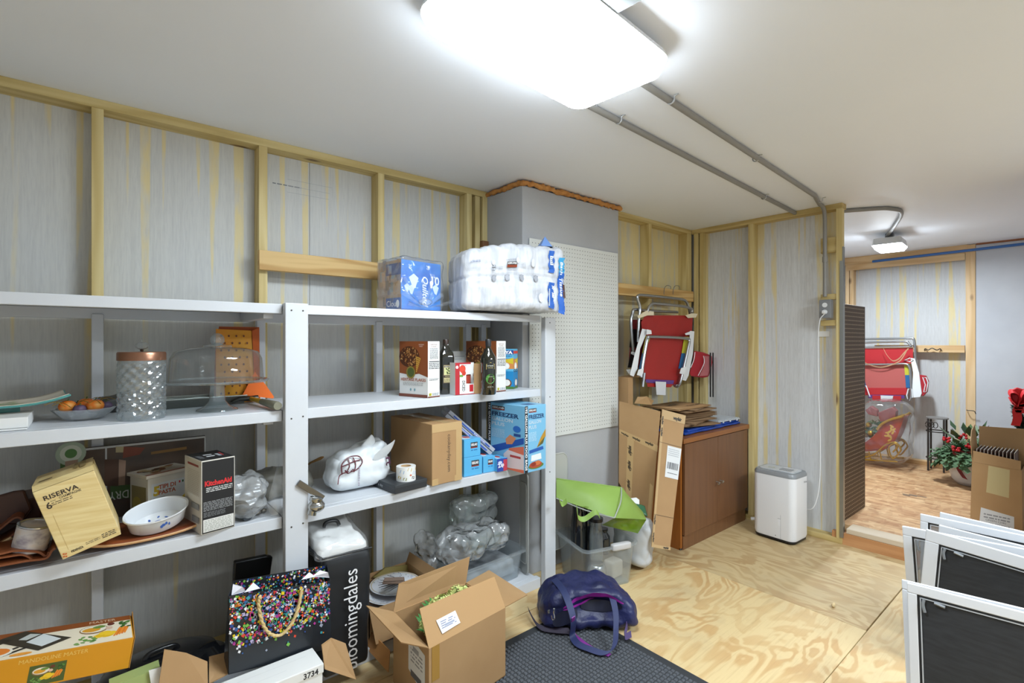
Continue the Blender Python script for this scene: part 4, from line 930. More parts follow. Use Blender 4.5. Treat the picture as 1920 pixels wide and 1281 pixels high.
# white carrier bag
p = onZ(684, 922, S3); k = dep(p)/FPX; p.y += .10
WB, nt, b = newmat('white carrier bag'); n = noisen(nt, coords(nt, (1, 1, 1)), 12, 3)
nt.links.new(ramp(nt, n, [(.3, '#d4dadd'), (.7, '#e6eaec')]), b.inputs['Base Color']); b.inputs['Roughness'].default_value = .3; b.inputs['Subsurface Weight'].default_value = 0
cb = T('carrier_bag', 'crumpled white plastic carrier bag with dark red print on the third shelf', 'bag', (p.x, p.y, S3))
def cf(q, n):
    z = q.z/.25
    q = V((q.x*(1.0-.12*z)+.015*z, q.y*(1-.25*z), q.z*(1+.10*q.x/.15)))
    return q+n*(crumple(q, .020, 8, 8)+crease(q, .022, 15, 2))*(.3+z)
G().rbox(.31, .22, .205, .075, 44, cf, M=Matrix.Translation((0, 0, .004))).build('bag', WB, cb, smooth=24, merge=True)
g = G()
g.add([(-.02, -.04, .19), (.03, -.06, .20), (.05, -.05, .27), (.075, -.05, .275), (.10, -.04, .20), (.06, .0, .2)], [(0, 1, 2), (1, 3, 2), (1, 4, 3), (4, 5, 3), (5, 2, 3), (5, 0, 2)])
g.add([(.02, -.10, .13), (.06, -.115, .19), (.13, -.12, .215), (.155, -.11, .235), (.15, -.10, .20), (.12, -.09, .14)], [(0, 1, 5), (1, 2, 5), (2, 3, 4), (2, 4, 5)])
hb = g.build('bag_handle', WB, cb, smooth=60); sdf = hb.modifiers.new('s', 'SUBSURF'); sdf.levels = sdf.render_levels = 2
DR = '#5b1f2a'
def bf(u, v, e):
    q = cf(V((u, -.11, v)), V((0, -1, 0))); return V((q.x, q.y-.004-e, q.z+.004))
def bag_line(ik, pts, wd, c=DR):
    pts = spline([(a, b_, 0) for a, b_ in pts], 5)
    for i in range(len(pts)-1):
        a, b_ = pts[i], pts[i+1]; d = (b_-a).normalized(); s = V((-d.y, d.x, 0))*wd
        ik.poly([(a.x-s.x, a.y-s.y), (b_.x-s.x, b_.y-s.y), (b_.x+s.x, b_.y+s.y), (a.x+s.x, a.y+s.y)], c)
ik = Ink(bf)
for pts in ([(-.12, .10), (-.125, .15), (-.09, .175), (-.04, .168), (-.02, .14), (-.045, .11), (-.08, .105)], [(-.10, .11), (-.09, .14), (-.095, .172)], [(-.06, .105), (-.055, .135), (-.07, .17)], [(-.125, .14), (-.08, .15), (-.03, .148)], [(-.11, .12), (-.09, .10), (-.07, .115), (-.06, .10)], [(-.14, .06), (-.13, .10), (-.09, .11)]): bag_line(ik, pts, .0028)
ik.text('rt', .105, .13, .03, '#4a2038', rot=-pi/2, bold=.03).scribble(.02-.06, .03, .028-.06, .12, 12, '#8a7a90')
ik.build('printed_mark', cb)
# spoon and chrome grinder near middle post
q0, q1 = onY(583, 868, 2.50), onY(601, 860, 2.45); 
G().tube([q0-(q1-q0)*1.5-V((0, 0, .02)), q0, q1, q1+(q1-q0)*.3], [.004, .005, .008, .004], 8).build('wooden_spoon', mat('spoon wood', '#8a6638', .5), world=True, smooth=60, label='wooden spoon handle sticking up behind the middle shelf post', cat='spoon')
p = onZ(604, 972, S3)
mg = T('meat_grinder', 'polished metal kitchen grinder piece with long flat handle beside the middle post', 'grinder', (p.x+.0, p.y+.065, S3))
CH2 = mat('polished metal', '#b4b6b5', .15, .95)
g = G(); g.ball((0, 0, .032), .034, 20, 14, sc=(1, .9, .8)); g.lathe([(.018, 0), (.02, .05), (.026, .055), (.026, .07), (.02, .072), (0, .072)], 24, (-.02, 0, .0), Matrix.Rotation(.3, 4, 'Y')); g.build('cup', CH2, mg, smooth=60)
M = Matrix.Translation((.012, .0, .05)) @ Matrix.Rotation(radians(-38), 4, 'Y') @ Matrix.Rotation(radians(90), 4, 'X')
g = G(); g.box(-.13, -.015, -.012, .0, -.004, .012, 0, Matrix.Translation((.03, .02, .055)) @ Matrix.Rotation(radians(40), 4, 'Y')).box(-.13, .002, -.012, .0, .012, .012, 0, Matrix.Translation((.03, .02, .055)) @ Matrix.Rotation(radians(40), 4, 'Y')); g.build('handle', mat('dark chrome', '#6c6b69', .25, .9), mg, bevel=.002)
# ================================================================== THIRD SHELF LEFT
# tilted wine glass carton
YR = 2.10
bl_ = onY(117.7, 1050.8, YR); br_ = onY(227.3, 1002.7, YR); tl_ = onY(68, 922.5, YR)
ux = (br_-bl_).normalized(); uz = V((0, -1, 0)).cross(ux) if False else V((-ux.z, 0, ux.x)); wd = (br_-bl_).length; ht = (tl_-bl_).dot(uz)
ux2 = V((ux.x*cos(.05), -.05, ux.z)); 
M = Matrix.Translation(bl_) @ Matrix((ux, V((0, 1, 0)), uz)).transposed().to_4x4()
rv = T('glassware_carton', 'pale wood-print carton of six champagne glasses tilted on the third shelf', 'carton', bl_+V((0, 0, 0)))
WP, nt, b = newmat('wood print card'); n = noisen(nt, coords(nt, (4, 4, 60), (0, -.35, 0)), 1, 4, .6, .4)
nt.links.new(ramp(nt, n, [(.3, '#d2b475'), (.65, '#e4cf96')]), b.inputs['Base Color']); b.inputs['Roughness'].default_value = .45
DP = .21
G().box(0, 0, 0, wd, DP, ht, 0, M).build('carton', WP, rv, world=True, bevel=.002)
G().slab([M @ V((0, .005, ht+.001)), M @ V((wd, .005, ht+.001)), M @ V((wd, .03, ht+.012)), M @ V((0, .03, ht+.012))], (0, 0, .001)).slab([M @ V((0, .03, ht+.012)), M @ V((wd, .03, ht+.012)), M @ V((wd, DP, ht+.006)), M @ V((0, DP, ht+.006))], (0, 0, .001)).build('top_flap', WP, rv, world=True)
ik = Ink(lambda u, v, e: M @ V((u, -e, v))); B = '#3a3026'
ik.text('RISERVA', wd*.11, ht*.845, ht*.062, B, width=wd*.56, bold=.025).text('6', wd*.10, ht*.72, ht*.09, B, bold=.02).text('CHAMPAGNE', wd*.33, ht*.80, ht*.033, B, width=wd*.36, bold=.01).text('linea', wd*.19, ht*.80, ht*.02, B)
ik.scribble(wd*.19, ht*.74, wd*.52, ht*.79, 2, '#6b5a40').rect(wd*.14, ht*.62, wd*.145, ht*.1, '#c3a76c')
ik.text('FIDENZA', wd*.17, ht*.045, ht*.03, B, width=wd*.2, bold=.03).scribble(wd*.42, ht*.06, wd*.66, ht*.10, 2, '#7d6c4c').scribble(wd*.7, ht*.05, wd*.95, ht*.12, 3, B, 4)
for a_ in range(4): ik.ell(wd*(.06+.025*cos(a_*1.57+.5)), ht*(.05+.025*sin(a_*1.57+.5)), wd*.018, ht*.011, '#c9622c', 10, a_*1.57+.5)
ik.build('printed_front', rv, world=True)
ik = Ink(lambda u, v, e: M @ V((u, .03+v, ht+.0135+e))); ik.rect(wd*.68, .05, wd*.74, .13, '#8f7a4c').rect(wd*.78, .04, wd*.88, .14, '#8f7a4c').scribble(wd*.1, .02, wd*.35, .05, 1, '#7d6840'); ik.build('printed_top', rv, world=True)
# leather / bentwood holders
LE = mat('brown leather', '#8c4f2c', .4, col2='#6f3a20', ns=5, bs=.1, bscale=60); LED = mat('dark leather', '#3a1f15', .4, col2='#4f2a1b', ns=6)
def rib3(name, pts2, Y0, wy, th, m, par): 
    pts = spline([onY(x, y, Y0) for x, y in pts2], 6); g = G(); g.ribbon(pts, (0, wy, 0), th); return g.build(name, m, par, world=True, smooth=40)
l1 = T('leather_tray', 'curved brown leather magazine tray under the paint can at the left end', 'tray', onY(40, 1058, 2.15))
rib3('base', [(-60, 1072), (0, 1062), (50, 1053), (86, 1048), (97, 1034), (104, 1029)], 2.15, .13, .006, LE, l1)
rib3('curled_flap', [(-60, 1052), (0, 1040), (30, 1034), (70, 1036), (86, 1044), (92, 1036)], 2.16, .12, .006, LE, l1)
rib3('inner_fold', [(-30, 1052), (10, 1046), (42, 1042), (60, 1050)], 2.155, .11, .004, LE, l1)
l2 = T('leather_holder', 'dark brown leather holder with looped handle at the far left of the third shelf', 'holder', onY(10, 1020, 2.3))
rib3('loop', [(-40, 1030), (-10, 1002), (10, 985), (26, 973), (36, 972), (40, 978), (30, 998), (10, 1013), (-10, 1024), (-40, 1040)], 2.295, .20, .005, LE, l2)
g = G(); g.slab([onY(-70, 985, 2.36), onY(38, 985, 2.36), onY(60, 955, 2.36), onY(46, 920, 2.36), onY(24, 923, 2.36), onY(-70, 950, 2.36)], (0, .02, 0)); g.build('back_panel', LED, l2, world=True, bevel=.006)
g = G(); g.slab([onY(-70, 1045, 2.40), onY(76, 1020, 2.40), onY(80, 940, 2.40), onY(60, 935, 2.40), onY(-70, 960, 2.40)], (0, .16, 0)); g.build('box', LED, l2, world=True, bevel=.006)
g = G(); g.tube([onY(-20, 1030, 2.30), onY(5, 1018, 2.30), onY(22, 1008, 2.30)], .007, 8); g.build('wooden_rod', mat('pale rod', '#d9b88c', .5), l2, world=True, smooth=50)
# paint can
p = onY(54, 1031, 2.20); k = dep(p)/FPX; q = 26*k; H = 50*k
pc = T('paint_can', 'open dented paint can with smeared pale label on the brown leather tray', 'can', (p.x, p.y+.01, p.z), rot=(radians(6), radians(12), 0))
LBL, nt, b = newmat('smeared can label'); n = noisen(nt, coords(nt, (20, 20, 30)), 1, 4)
nt.links.new(ramp(nt, n, [(.35, '#9c93a0'), (.5, '#cfcaca'), (.7, '#d6c3b4')]), b.inputs['Base Color'])
G().lathe([(q*1.0, 0), (q*1.02, .004), (q*.98, .008), (q, .012), (q, H*.9), (q*.97, H*.92)], 36).build('can_wall', LBL, pc, smooth=40)
g = G(); g.lathe([(q*1.0, H*.9), (q*1.04, H*.93), (q*1.03, H*.97), (q*.92, H*.98), (q*.82, H*.95), (q*.80, H*.9)], 36); g.build('rim', CHROME, pc, smooth=40)
G().lathe([(q*.8, H*.89), (q*.5, H*.885), (0, H*.89)], 28).build('lid', mat('tarnished lid', '#8d7f70', .4, .6), pc, smooth=40)
# bentwood tray and oval dish
WT = wood('walnut veneer', '#8d4a26', '#6b3217', 'X', 8, .35, False, streak=.7)
a = onZ(206, 1027, S3+.006); b2 = onZ(347, 1000, S3+.03)
bt = T('wooden_tray', 'curved walnut veneer tray under the white oval dish on the third shelf', 'tray', ((a.x+b2.x)/2, 2.30, S3+.001), radians(3))
L = .40; g = G(); n = 16; dpt = .25
def wt(u, v): return V((u, v, .010+.030*(abs(u)/(L/2))**3))
for off, m_ in ((0, None),):
    vs = [wt(-L/2+L*i/n, -dpt/2-.02*(1-(2*i/n-1)**2)+dpt*j/6) for i in range(n+1) for j in range(7)]
    g.add(vs, [(i*7+j, (i+1)*7+j, (i+1)*7+j+1, i*7+j+1) for i in range(n) for j in range(6)])
o = g.build('tray', [WT, mat('ply edge', '#c99b6b', .5)], bt, smooth=50); sdf = o.modifiers.new('s', 'SOLIDIFY'); sdf.thickness = .009; sdf.offset = -1; sdf.material_offset_rim = 1
p = onZ(300, 1000, S3+.03); k = dep(p)/FPX
od = T('oval_dish', 'white fluted oval baking dish with blue flowers on the walnut tray', 'dish', (p.x, p.y+.075, S3+.042), radians(14), rot=(radians(17), radians(-8), radians(10)))
DW = mat('white ceramic', '#dcdfe2', .12, coat=.3); sx, sy = 1.0, .70; q = 53*k
G().lathe([(q*.78, 0), (q*.84, .006), (q*.93, .05), (q*1.0, .056), (q*.99, .061), (q*.93, .058), (q*.88, .04), (q*.78, .010), (0, .008)], 60, sy=sy, rib=.006, ribn=60).build('dish', DW, od, smooth=30)
ik = Ink(lambda u, v, e: V((u, v, .0095+e)))
for (u, v, s) in ((0, 0, .012), (.014, -.008, .009), (-.012, -.014, .013), (.03, .01, .006), (-.02, .02, .007), (.01, .025, .006), (.04, -.012, .005)): ik.ell(u, v, s, s*.55, '#2f58a8', 10, u*80)
ik.build('printed_flowers', od)
ik = Ink(lambda u, v, e: V(((q*.90+e+.0015)*sin(u), -(q*.90+e+.0015)*sy*cos(u), v)))
for (u, v, s) in ((0, .032, .07), (.10, .036, .045), (-.06, .028, .05), (.2, .03, .03)): ik.ell(u, v, s, .006, '#3a60ac', 10)
ik.build('printed_sprig', od)
# big picture carton leaning at the back
YB = 2.56
c1, c2, c3 = onY(113, 838, YB), onY(386, 818, YB), onY(200, 840, YB); zb = S3+.001
pb = T('drying_rack_carton', 'large picture carton of a pasta drying rack standing upside down at the back', 'carton', ((c1.x+c2.x)/2, YB, S3))
G().box(c1.x, YB, zb, c2.x, YB+.026, c2.z).build('carton', mat('brown photo card', '#40342b', .4, col2='#564333', ns=6), pb, world=True, bevel=.002)
ik = Ink(lambda u, v, e: V((u, YB-e, v))); W0, X0, X1, ZT = '#c3c6c6', c1.x, c2.x, c2.z
ik.rect(X0, zb, X0+.02, ZT, '#4a6a35')
for x in (X0+.02, onY(197, 840, YB).x, X1-.006): ik.rect(x, zb, x+(.02 if x < X0+.03 else .006), ZT, W0)
ik.rect(X0, ZT-.008, X1, ZT, W0)
q = onY(133, 851, YB); ik.ell(q.x, q.z, .045, .045, '#aebfa8').ell(q.x, q.z, .032, .032, '#d5dccb').ell(q.x, q.z, .018, .018, '#5b8a4a')
for pts, c in (([(122, 866), (146, 862), (146, 876), (122, 880)], '#a98d78'), ([(217, 838), (232, 838), (232, 849), (217, 849)], '#b9ae86'), ([(232, 838), (272, 840), (262, 853), (230, 860)], '#7c3a22'), ([(283, 848), (350, 838), (350, 843), (283, 853)], '#8d6a35'), ([(223, 862), (236, 864), (234, 912), (222, 912)], '#9a7d68'), ([(207, 912), (262, 908), (262, 934), (207, 936)], '#3f5f2a'), ([(196, 862), (222, 862), (222, 912), (196, 912)], '#4b2f1c')): ik.poly([(onY(x, y, YB).x, onY(x, y, YB).z) for x, y in pts], c)
q = onY(300, 910, YB); ik.text('PASTA DRY', q.x, q.z, .032, '#c8ccc4', rot=pi, width=q.x-onY(204, 910, YB).x, bold=.01)
ik.build('printed_front', pb, world=True)
# dark object behind dish
g = G(); p = onZ(222, 945, S3); g.ball((0, 0, .03), .03, 14, 10, sc=(1.6, 1, .6)); g.tube([(-.03, 0, .04), (-.03, 0, .07)], .006, 8).tube([(0, 0, .04), (0, 0, .075)], .006, 8).tube([(.03, 0, .04), (.032, 0, .07)], .006, 8)
g.build('cutter', BLACKP, loc=(p.x, p.y, S3), smooth=50, label='small black kitchen cutter with prongs in front of the picture carton', cat='cutter')
# pasta machine carton
a, rz, w_, d_, h_ = fitbox((277.5, 986), (356, 962), None, 899, S3, .12)
h_ = zat(a, 899)-S3
o, w_, d_, h_, F = boxthing('pasta_machine_carton', 'white carton with yellow pasta machine picture behind the oval dish', 'carton', (a, rz, w_, d_, h_), mat('cream card', '#d9d6cb', .45), .002)
ik = Ink(F['front']); ik.rect(w_*.08, h_*.02, w_*.98, h_*.86, '#dbe0e2').text('5', w_*.12, h_*.60, h_*.2, '#d3b53a', bold=.05).text('TIPI DI', w_*.24, h_*.72, h_*.09, '#b5532f', bold=.03).text('PASTA', w_*.24, h_*.60, h_*.09, '#b5532f', bold=.03).lines(w_*.12, h_*.42, w_*.4, h_*.56, 3, '#8d9296', .25)
ik.poly([(w_*.35, h_*.12), (w_*.6, h_*.34), (w_*.98, h_*.5), (w_*.98, h_*.2), (w_*.6, h_*.05)], '#8f9699').poly([(w_*.5, h_*.22), (w_*.92, h_*.52), (w_*.98, h_*.42), (w_*.62, h_*.16)], '#e0c52c').poly([(w_*.15, h_*.06), (w_*.5, h_*.3), (w_*.55, h_*.27), (w_*.22, h_*.04)], '#5d6467').poly([(w_*.7, .0), (w_*.98, h_*.12), (w_*.98, 0)], '#c08a1e').rect(w_*.72, h_*.76, w_*.76, h_*.81, '#b33').rect(w_*.8, h_*.76, w_*.84, h_*.81, '#363')
ik.build('printed_front', o)
ik = Ink(F['left']); ik.rect(d_*.1, 0, d_*.9, h_*.8, '#8f8459').ell(d_*.4, h_*.4, .03, .03, '#a89a4c'); ik.build('printed_side', o)
G().box(-.012, -.012, h_+.001, w_+.01, d_, h_+.014).build('lid', mat('cream lid', '#d2cbbf', .4), o, bevel=.002)
ik = Ink(lambda u, v, e: V((u, v, h_+.0142+e))); ik.rect(-.01, -.01, w_, d_*.05, '#b07060')
for i in range(14):
    r = random.Random(i); u, v = r.uniform(0, w_*.85), r.uniform(d_*.1, d_*.8); ik.ell(u, v, .02, .012, r.choice(['#8a5a3a', '#c8b48a', '#5c4632', '#b5a07a']), 10, r.random()*3)
ik.build('printed_top', o)
# black appliance carton
o, w_, d_, h_, F = boxthing('appliance_carton', 'tall black carton with red maker name at the right of the third shelf left bay', 'carton', fitbox((377.3, 1005), (440.5, 988), (354, 983), 866, S3), mat('ivory card', '#cfcabf', .4), .002)
ik = Ink(F['front']); ik.rect(.003, .003, w_-.003, h_-.004, '#17181a').text('KitchenAid', w_*.10, h_*.65, h_*.07, '#d2252a', width=w_*.8, bold=.04).scribble(w_*.14, h_*.56, w_*.92, h_*.63, 3, '#d8d8d6', 2)
ik.scribble(w_*.06, h_*.31, w_*.92, h_*.44, 7, '#9a9c9e', 5).scribble(w_*.06, h_*.23, w_*.7, h_*.30, 4, '#7d7f82', 6).rect(w_*.05, h_*.03, w_*.95, h_*.2, '#dcdbd6').scribble(w_*.08, h_*.04, w_*.9, h_*.19, 7, '#a2a49c', 7); ik.build('printed_front', o)
ik = Ink(F['left']); ik.rect(d_*.2, h_*.90, d_*.85, h_*.93, '#8a3f38').scribble(d_*.2, h_*.5, d_*.9, h_*.85, 14, '#bdb5a8', 3).rect(d_*.45, h_*.32, d_*.9, h_*.4, '#8b8f94').rect(d_*.5, h_*.14, d_*.9, h_*.22, '#8b8f94'); ik.build('printed_side', o)
ik = Ink(F['top']); ik.rect(.002, .002, w_-.002, d_-.002, '#1a1b1d').scribble(w_*.35, d_*.3, w_*.6, d_*.7, 2, '#d8dadc').scribble(w_*.1, d_*.25, w_*.25, d_*.6, 4, '#7d8084').rect(w_*.68, d_*.3, w_*.78, d_*.6, '#a7abb0').poly([(w_*.8, d_*.3), (w_*.84, d_*.3), (w_*.9, d_*.7), (w_*.84, d_*.7)], '#b03030'); ik.build('printed_top', o)
# clear bag with metal attachment
p = onZ(490, 985, S3); MILK = clearmat('milky film', haze=.26, rough=.2, gloss=2.2, crinkle=.7, cs=20)
ab = T('clear_bag', 'crumpled clear bag of mixer parts between the black carton and middle post', 'bag', (p.x-.03, p.y+.12, S3))
def cf2(q, n): return q+n*(crumple(q, .022, 8, 5)+crease(q, .028, 17, 1))
G().rbox(.16, .14, .17, .055, 30, cf2, M=Matrix.Translation((0, 0, .012))).build('film', MILK, ab, smooth=40, merge=True)
G().ball((.0, 0, .09), .038, 16, 12, sc=(1.3, 1, .8)).lathe([(.03, 0), (.03, .1), (0, .1)], 20, (-.05, 0, .09), Matrix.Rotation(pi/2, 4, 'Y')).build('mixer_part', mat('grey metal part', '#74787b', .3, .7), ab, smooth=50)
g = G(); g.add([(.06, -.06, .05), (.08, -.08, .14), (.105, -.07, .23), (.125, -.05, .20), (.12, -.06, .10), (.115, -.08, .01), (.075, -.085, .008)], [(0, 1, 6), (1, 2, 3), (1, 3, 4), (1, 4, 5), (1, 5, 6)]); o = g.build('film_edge', FILM, ab, smooth=50); s_ = o.modifiers.new('s', 'SUBSURF'); s_.levels = s_.render_levels = 2
p = onZ(462, 980, S3); kb = T('plastic_stopper', 'dark grey plastic cap lying in front of the clear bag', 'cap', (p.x, p.y+.02, S3+.001))
M = Matrix.Translation((0, 0, .024)) @ Matrix.Rotation(radians(70), 4, 'X') @ Matrix.Rotation(.3, 4, 'Y')
G().lathe([(0, -.035), (.022, -.033), (.024, -.02), (.024, .02), (.021, .03), (0, .032)], 20, (0, .02, .024), Matrix.Rotation(radians(100), 4, 'X') @ Matrix.Rotation(.35, 4, 'Y')).build('cap', mat('slate plastic', '#2e3438', .35), kb, smooth=40)
for i, (px, py, s) in enumerate(((483, 966, .012), (494, 962, .011))):
    p = onZ(px, py, S3); G().ball((0, 0, s*.8), s, 12, 8, sc=(1.2, 1, .8)).build('metal_nut', mat('dull nut', '#8f8a80', .35, .7), loc=(p.x, p.y, S3), smooth=60, label=['left of two little metal pieces beside the dark plastic cap', 'right of two little metal pieces beside the dark plastic cap'][i], cat='metal piece', group='little metal pieces by the cap')
q0 = onY(524, 862, 2.45); G().lathe([(.0, 0), (.035, .002), (.036, .06), (.03, .075), (0, .078)], 22).build('plastic_cup', mat('frosted plastic', '#c9ccd0', .3), loc=(q0.x+.01, 2.45, S3+.001), smooth=50, label='frosted plastic cup behind the clear bag, half hidden by the middle post', cat='cup')
dk = onZ(480, 925, S3); G().rbox(.30, .14, .13, .05, 24, lambda q, n: q+n*crumple(q, .03, 10, 12)).build('plastic_bundle', mat('grey film bundle', '#6f6c62', .4, alpha=.8), loc=(dk.x+.06, 2.44, S3+.001), smooth=40, merge=True, label='grey plastic bundle pushed to the back behind the clear bag', cat='bundle')
# ================================================================== BOTTOM SHELF LEFT
# mandoline carton
Ym = 2.02
a = onY(251.6, 1195.5, Ym); b3 = onY(244, 1253, Ym); a0 = onY(0, 1240, Ym)
ux = V((a.x-a0.x, 0, a.z-a0.z)).normalized(); hgt = (a-b3).length; L = .62
mM = Matrix.Translation(a-ux*L-V((-ux.z, 0, ux.x))*hgt) @ Matrix((ux, V((0, 1, 0)), V((-ux.z, 0, ux.x)))).transposed().to_4x4()
AMB = mat('amber card', '#d3901a', .35)
mb = T('mandoline_carton', 'long amber carton with vegetable pictures and a slicer at the bottom left', 'carton', (a.x-L*.5, Ym, a.z-hgt))
dm = .17; G().box(0, 0, 0, L, dm, hgt, 0, mM).build('carton', AMB, mb, world=True, bevel=.002)
e0 = mM @ V((L, 0, hgt)); G().slab([mM @ V((L+.001, 0, 0)), mM @ V((L+.001, dm, 0)), mM @ V((L+.001, dm+.0, hgt+.012)), mM @ V((L+.001, 0, hgt*.98))], ux*.002).build('end_flap', mat('amber inner', '#b5803a', .5), mb, world=True)
ik = Ink(lambda u, v, e: mM @ V((u, -e, v))); ik.text('MANDOLINE MASTER', L*.57, hgt*.78, hgt*.12, '#e6bf63', width=L*.25)
def veg(ik, u0, v0, W, Hh, bg='#e9dcc0'):
    X = lambda x: u0+x*W
    Y_ = lambda y: v0+y*Hh
    ik.ell(X(.32), Y_(.72), W*.26, Hh*.22, '#8c6a44', 20).ell(X(.32), Y_(.74), W*.24, Hh*.18, '#e6e0cc', 20).ell(X(.28), Y_(.72), W*.17, Hh*.11, '#d99a2c', 16).ell(X(.42), Y_(.82), W*.12, Hh*.07, '#6a8c3c', 12)
    for i in range(5): ik.ell(X(.42+.05*i), Y_(.34-.02*(i % 2)+.06*(i % 3)), W*.12, Hh*.09, '#e2b51c' if i % 2 else '#eec42c', 14, .35)
    for i in range(5): ik.poly([(X(.66+.05*i), Y_(.22+.02*i)), (X(.69+.05*i), Y_(.20+.02*i)), (X(.84+.035*i), Y_(.62)), (X(.79+.035*i), Y_(.64))], '#e0791f' if i % 2 else '#ea8c2c')
    for i in range(16):
        r = random.Random(i); ik.ell(X(.8+r.random()*.18), Y_(.62+r.random()*.3), W*.05, Hh*.035, r.choice(['#3e6a2c', '#5c8a3c', '#2f5524']), 8, r.random()*3); ik.ell(X(r.random()*.35), Y_(.08+r.random()*.3), W*.05, Hh*.035, r.choice(['#4e7a34', '#6d9a48', '#7a9a58']), 8, r.random()*3)
    ik.ell(X(.6), Y_(.68), W*.07, Hh*.08, '#d9b9a0', 12).ell(X(.64), Y_(.88), W*.07, Hh*.08, '#6a3426', 12)
ik.rect(L*.612, hgt*.06, L*.745, hgt*.66, '#4a5a2a'); veg(ik, L*.615, hgt*.07, L*.125, hgt*.55)
ik.build('printed_front', mb, world=True)
ik = Ink(lambda u, v, e: mM @ V((u, v, hgt+e))); ik.rect(0, 0, L-.004, dm*.80, '#e8dcc2').poly([(0, dm*.72), (L-.004, dm*.80), (L-.004, dm), (0, dm)], '#8a4a1e').text('MASTER', L*.82, dm*.86, dm*.09, '#d8c0a0', width=L*.11)
veg(ik, L*.765, dm*.02, L*.225, dm*.80)
o_ = .13
for pts, c in (([(.33, .75), (.44, .98), (.62, .42), (.50, .12)], '#3b3529'), ([(.45, .52), (.51, .76), (.58, .44), (.51, .26)], '#d5dad8'), ([(.42, .66), (.46, .84), (.5, .76), (.45, .6)], '#c2c6c0'), ([(.25, .42), (.36, .78), (.4, .7), (.28, .36)], '#2e2a22'), ([(.33, .18), (.42, .40), (.43, .36), (.34, .14)], '#2a2622'), ([(.37, .16), (.46, .36), (.47, .32), (.38, .12)], '#2a2622')): ik.poly([(L*(u+o_), dm*v) for u, v in pts], c)
ik.ell(L*.46, dm*.28, L*.08, dm*.2, '#e9e2d2', 18).ell(L*.46, dm*.30, L*.07, dm*.15, '#e07f2e', 18).ell(L*.57, dm*.1, L*.04, dm*.05, '#e69a3a', 12)
ik.build('printed_top', mb, world=True)
# roaster
p = onZ(318, 1240, .24); ro = T('roasting_pan', 'black oval roasting pan with arched lid handle at the bottom left', 'roasting pan', (p.x-.02, p.y+.06, S4), radians(6))
q = .215; G().lathe([(q*.75, 0), (q*.88, .03), (q*.95, .11), (q*1.04, .115)], 48, sy=.66).build('pan', BLACKP, ro, smooth=50)
G().lathe([(q*1.05, .117), (q*1.04, .127), (q*.93, .135), (q*.85, .165), (q*.6, .185), (0, .192)], 48, sy=.66).build('lid', mat('speckled enamel', '#16171a', .18, coat=.5), ro, smooth=50)
G().tube(spline([(-.055, 0, .182), (-.05, 0, .194), (-.03, 0, .204), (.03, 0, .204), (.05, 0, .194), (.055, 0, .182)], 5), [.009]*26, 10).build('lid_handle', BLACKP, ro, smooth=50)
# low open carton with flaps and papers
KF = T('open_carton', 'open kraft carton with raised flap in front of the roasting pan', 'carton', onY(350, 1281, 1.95))
def face4(g, pts, th=.004): 
    a, b_, c = [V(x) for x in pts[:3]]; n = (b_-a).cross(c-a).normalized(); g.slab(pts, n*th); return g
yb = 1.90
f1 = [onY(297, 1290, 1.93), onY(390, 1290, 1.93), onY(389, 1242, 1.95), onY(350, 1226, 1.95), onY(308, 1219, 1.95)]
g = G(); g.slab(f1, (0, .004, 0)); g.build('raised_flap', KRAFT, KF, world=True)
q1, q2 = onY(392, 1232, 2.06), onY(430, 1222, 2.06); g = G(); g.slab([q1, q2, onY(430, 1262, 1.98), onY(392, 1282, 1.98)], (0, 0, -.004)); g.build('side_flap', KRAFT, KF, world=True)
x0, x1 = f1[0].x-.02, onY(392, 1281, 1.84).x-.012; zt = .10
g = G(); g.box(x0, 1.90, 0.002, x1, 1.904, .20).box(x0, 2.05, 0.002, x1, 2.054, .16).box(x0, 1.904, .002, x0+.004, 2.05, .18).box(x1-.004, 1.904, .002, x1, 2.05, .18).box(x0, 1.9, .001, x1, 2.054, .004); g.build('body', KRAFT, KF, world=True)
GRN = mat('sage green card', '#9fb06f', .5)
q = pl(1.97, (205, 1290), (300, 1252), (300, 1290)); g = G(); g.slab(q, (0, .05, 0)); g.build('green_booklet', GRN, world=True, label='sage green booklet sticking out of the open kraft carton', cat='booklet')
q = pl(1.96, (284, 1290), (298, 1290), (303, 1252), (279, 1259)); g = G(); g.slab(q, (0, .004, 0)); g.build('white_tag', WHITEC, world=True, label='small white card with dark spots beside the green booklet', cat='card')
# white carton 3734
Yc = 1.80
tlq, trq = onY(382, 1290, Yc), onY(603, 1222, Yc)
w0 = T('white_carton', 'white carton lid numbered 3734 in front of the confetti gift bag', 'carton', ((tlq.x+trq.x)/2, Yc, 0))
xw0, xw1, zw = onY(392, 1281, 1.84).x, onY(605, 1281, 1.84).x, None
wz = zat(onY(605, 1250, 1.84), 1246)
G().box(xw0, 1.84, .002, xw1, 1.955, wz).build('carton', WHITEC, w0, world=True, bevel=.003)
G().box(xw0-.003, 1.836, wz-.03, xw1+.003, 1.959, wz+.004).build('lid', WHITEC, w0, world=True, bevel=.003)
ik = Ink(lambda u, v, e: V((u, 1.836-e, v))); q = onY(580, 1274, 1.836); ik.text('3734', q.x-.02, wz-.026, .020, '#2c2c30', width=.052, bold=.03); ik.build('printed_number', w0, world=True)
ik = Ink(lambda u, v, e: V((u, v, wz+.004+e))); ik.lines(xw0+.02, 1.86, xw1-.02, 1.94, 2, '#d8d8d6', .05); ik.build('fold_lines', w0, world=True)
q = [onY(604, 1210, 1.90), onY(622, 1197, 1.90), onY(648, 1207, 1.93), onY(668, 1275, 1.86), onY(610, 1256, 1.85)]
g = G(); g.slab(q, (-.002, .003, 0)); g.build('side_flap', KRAFT, w0, world=True)
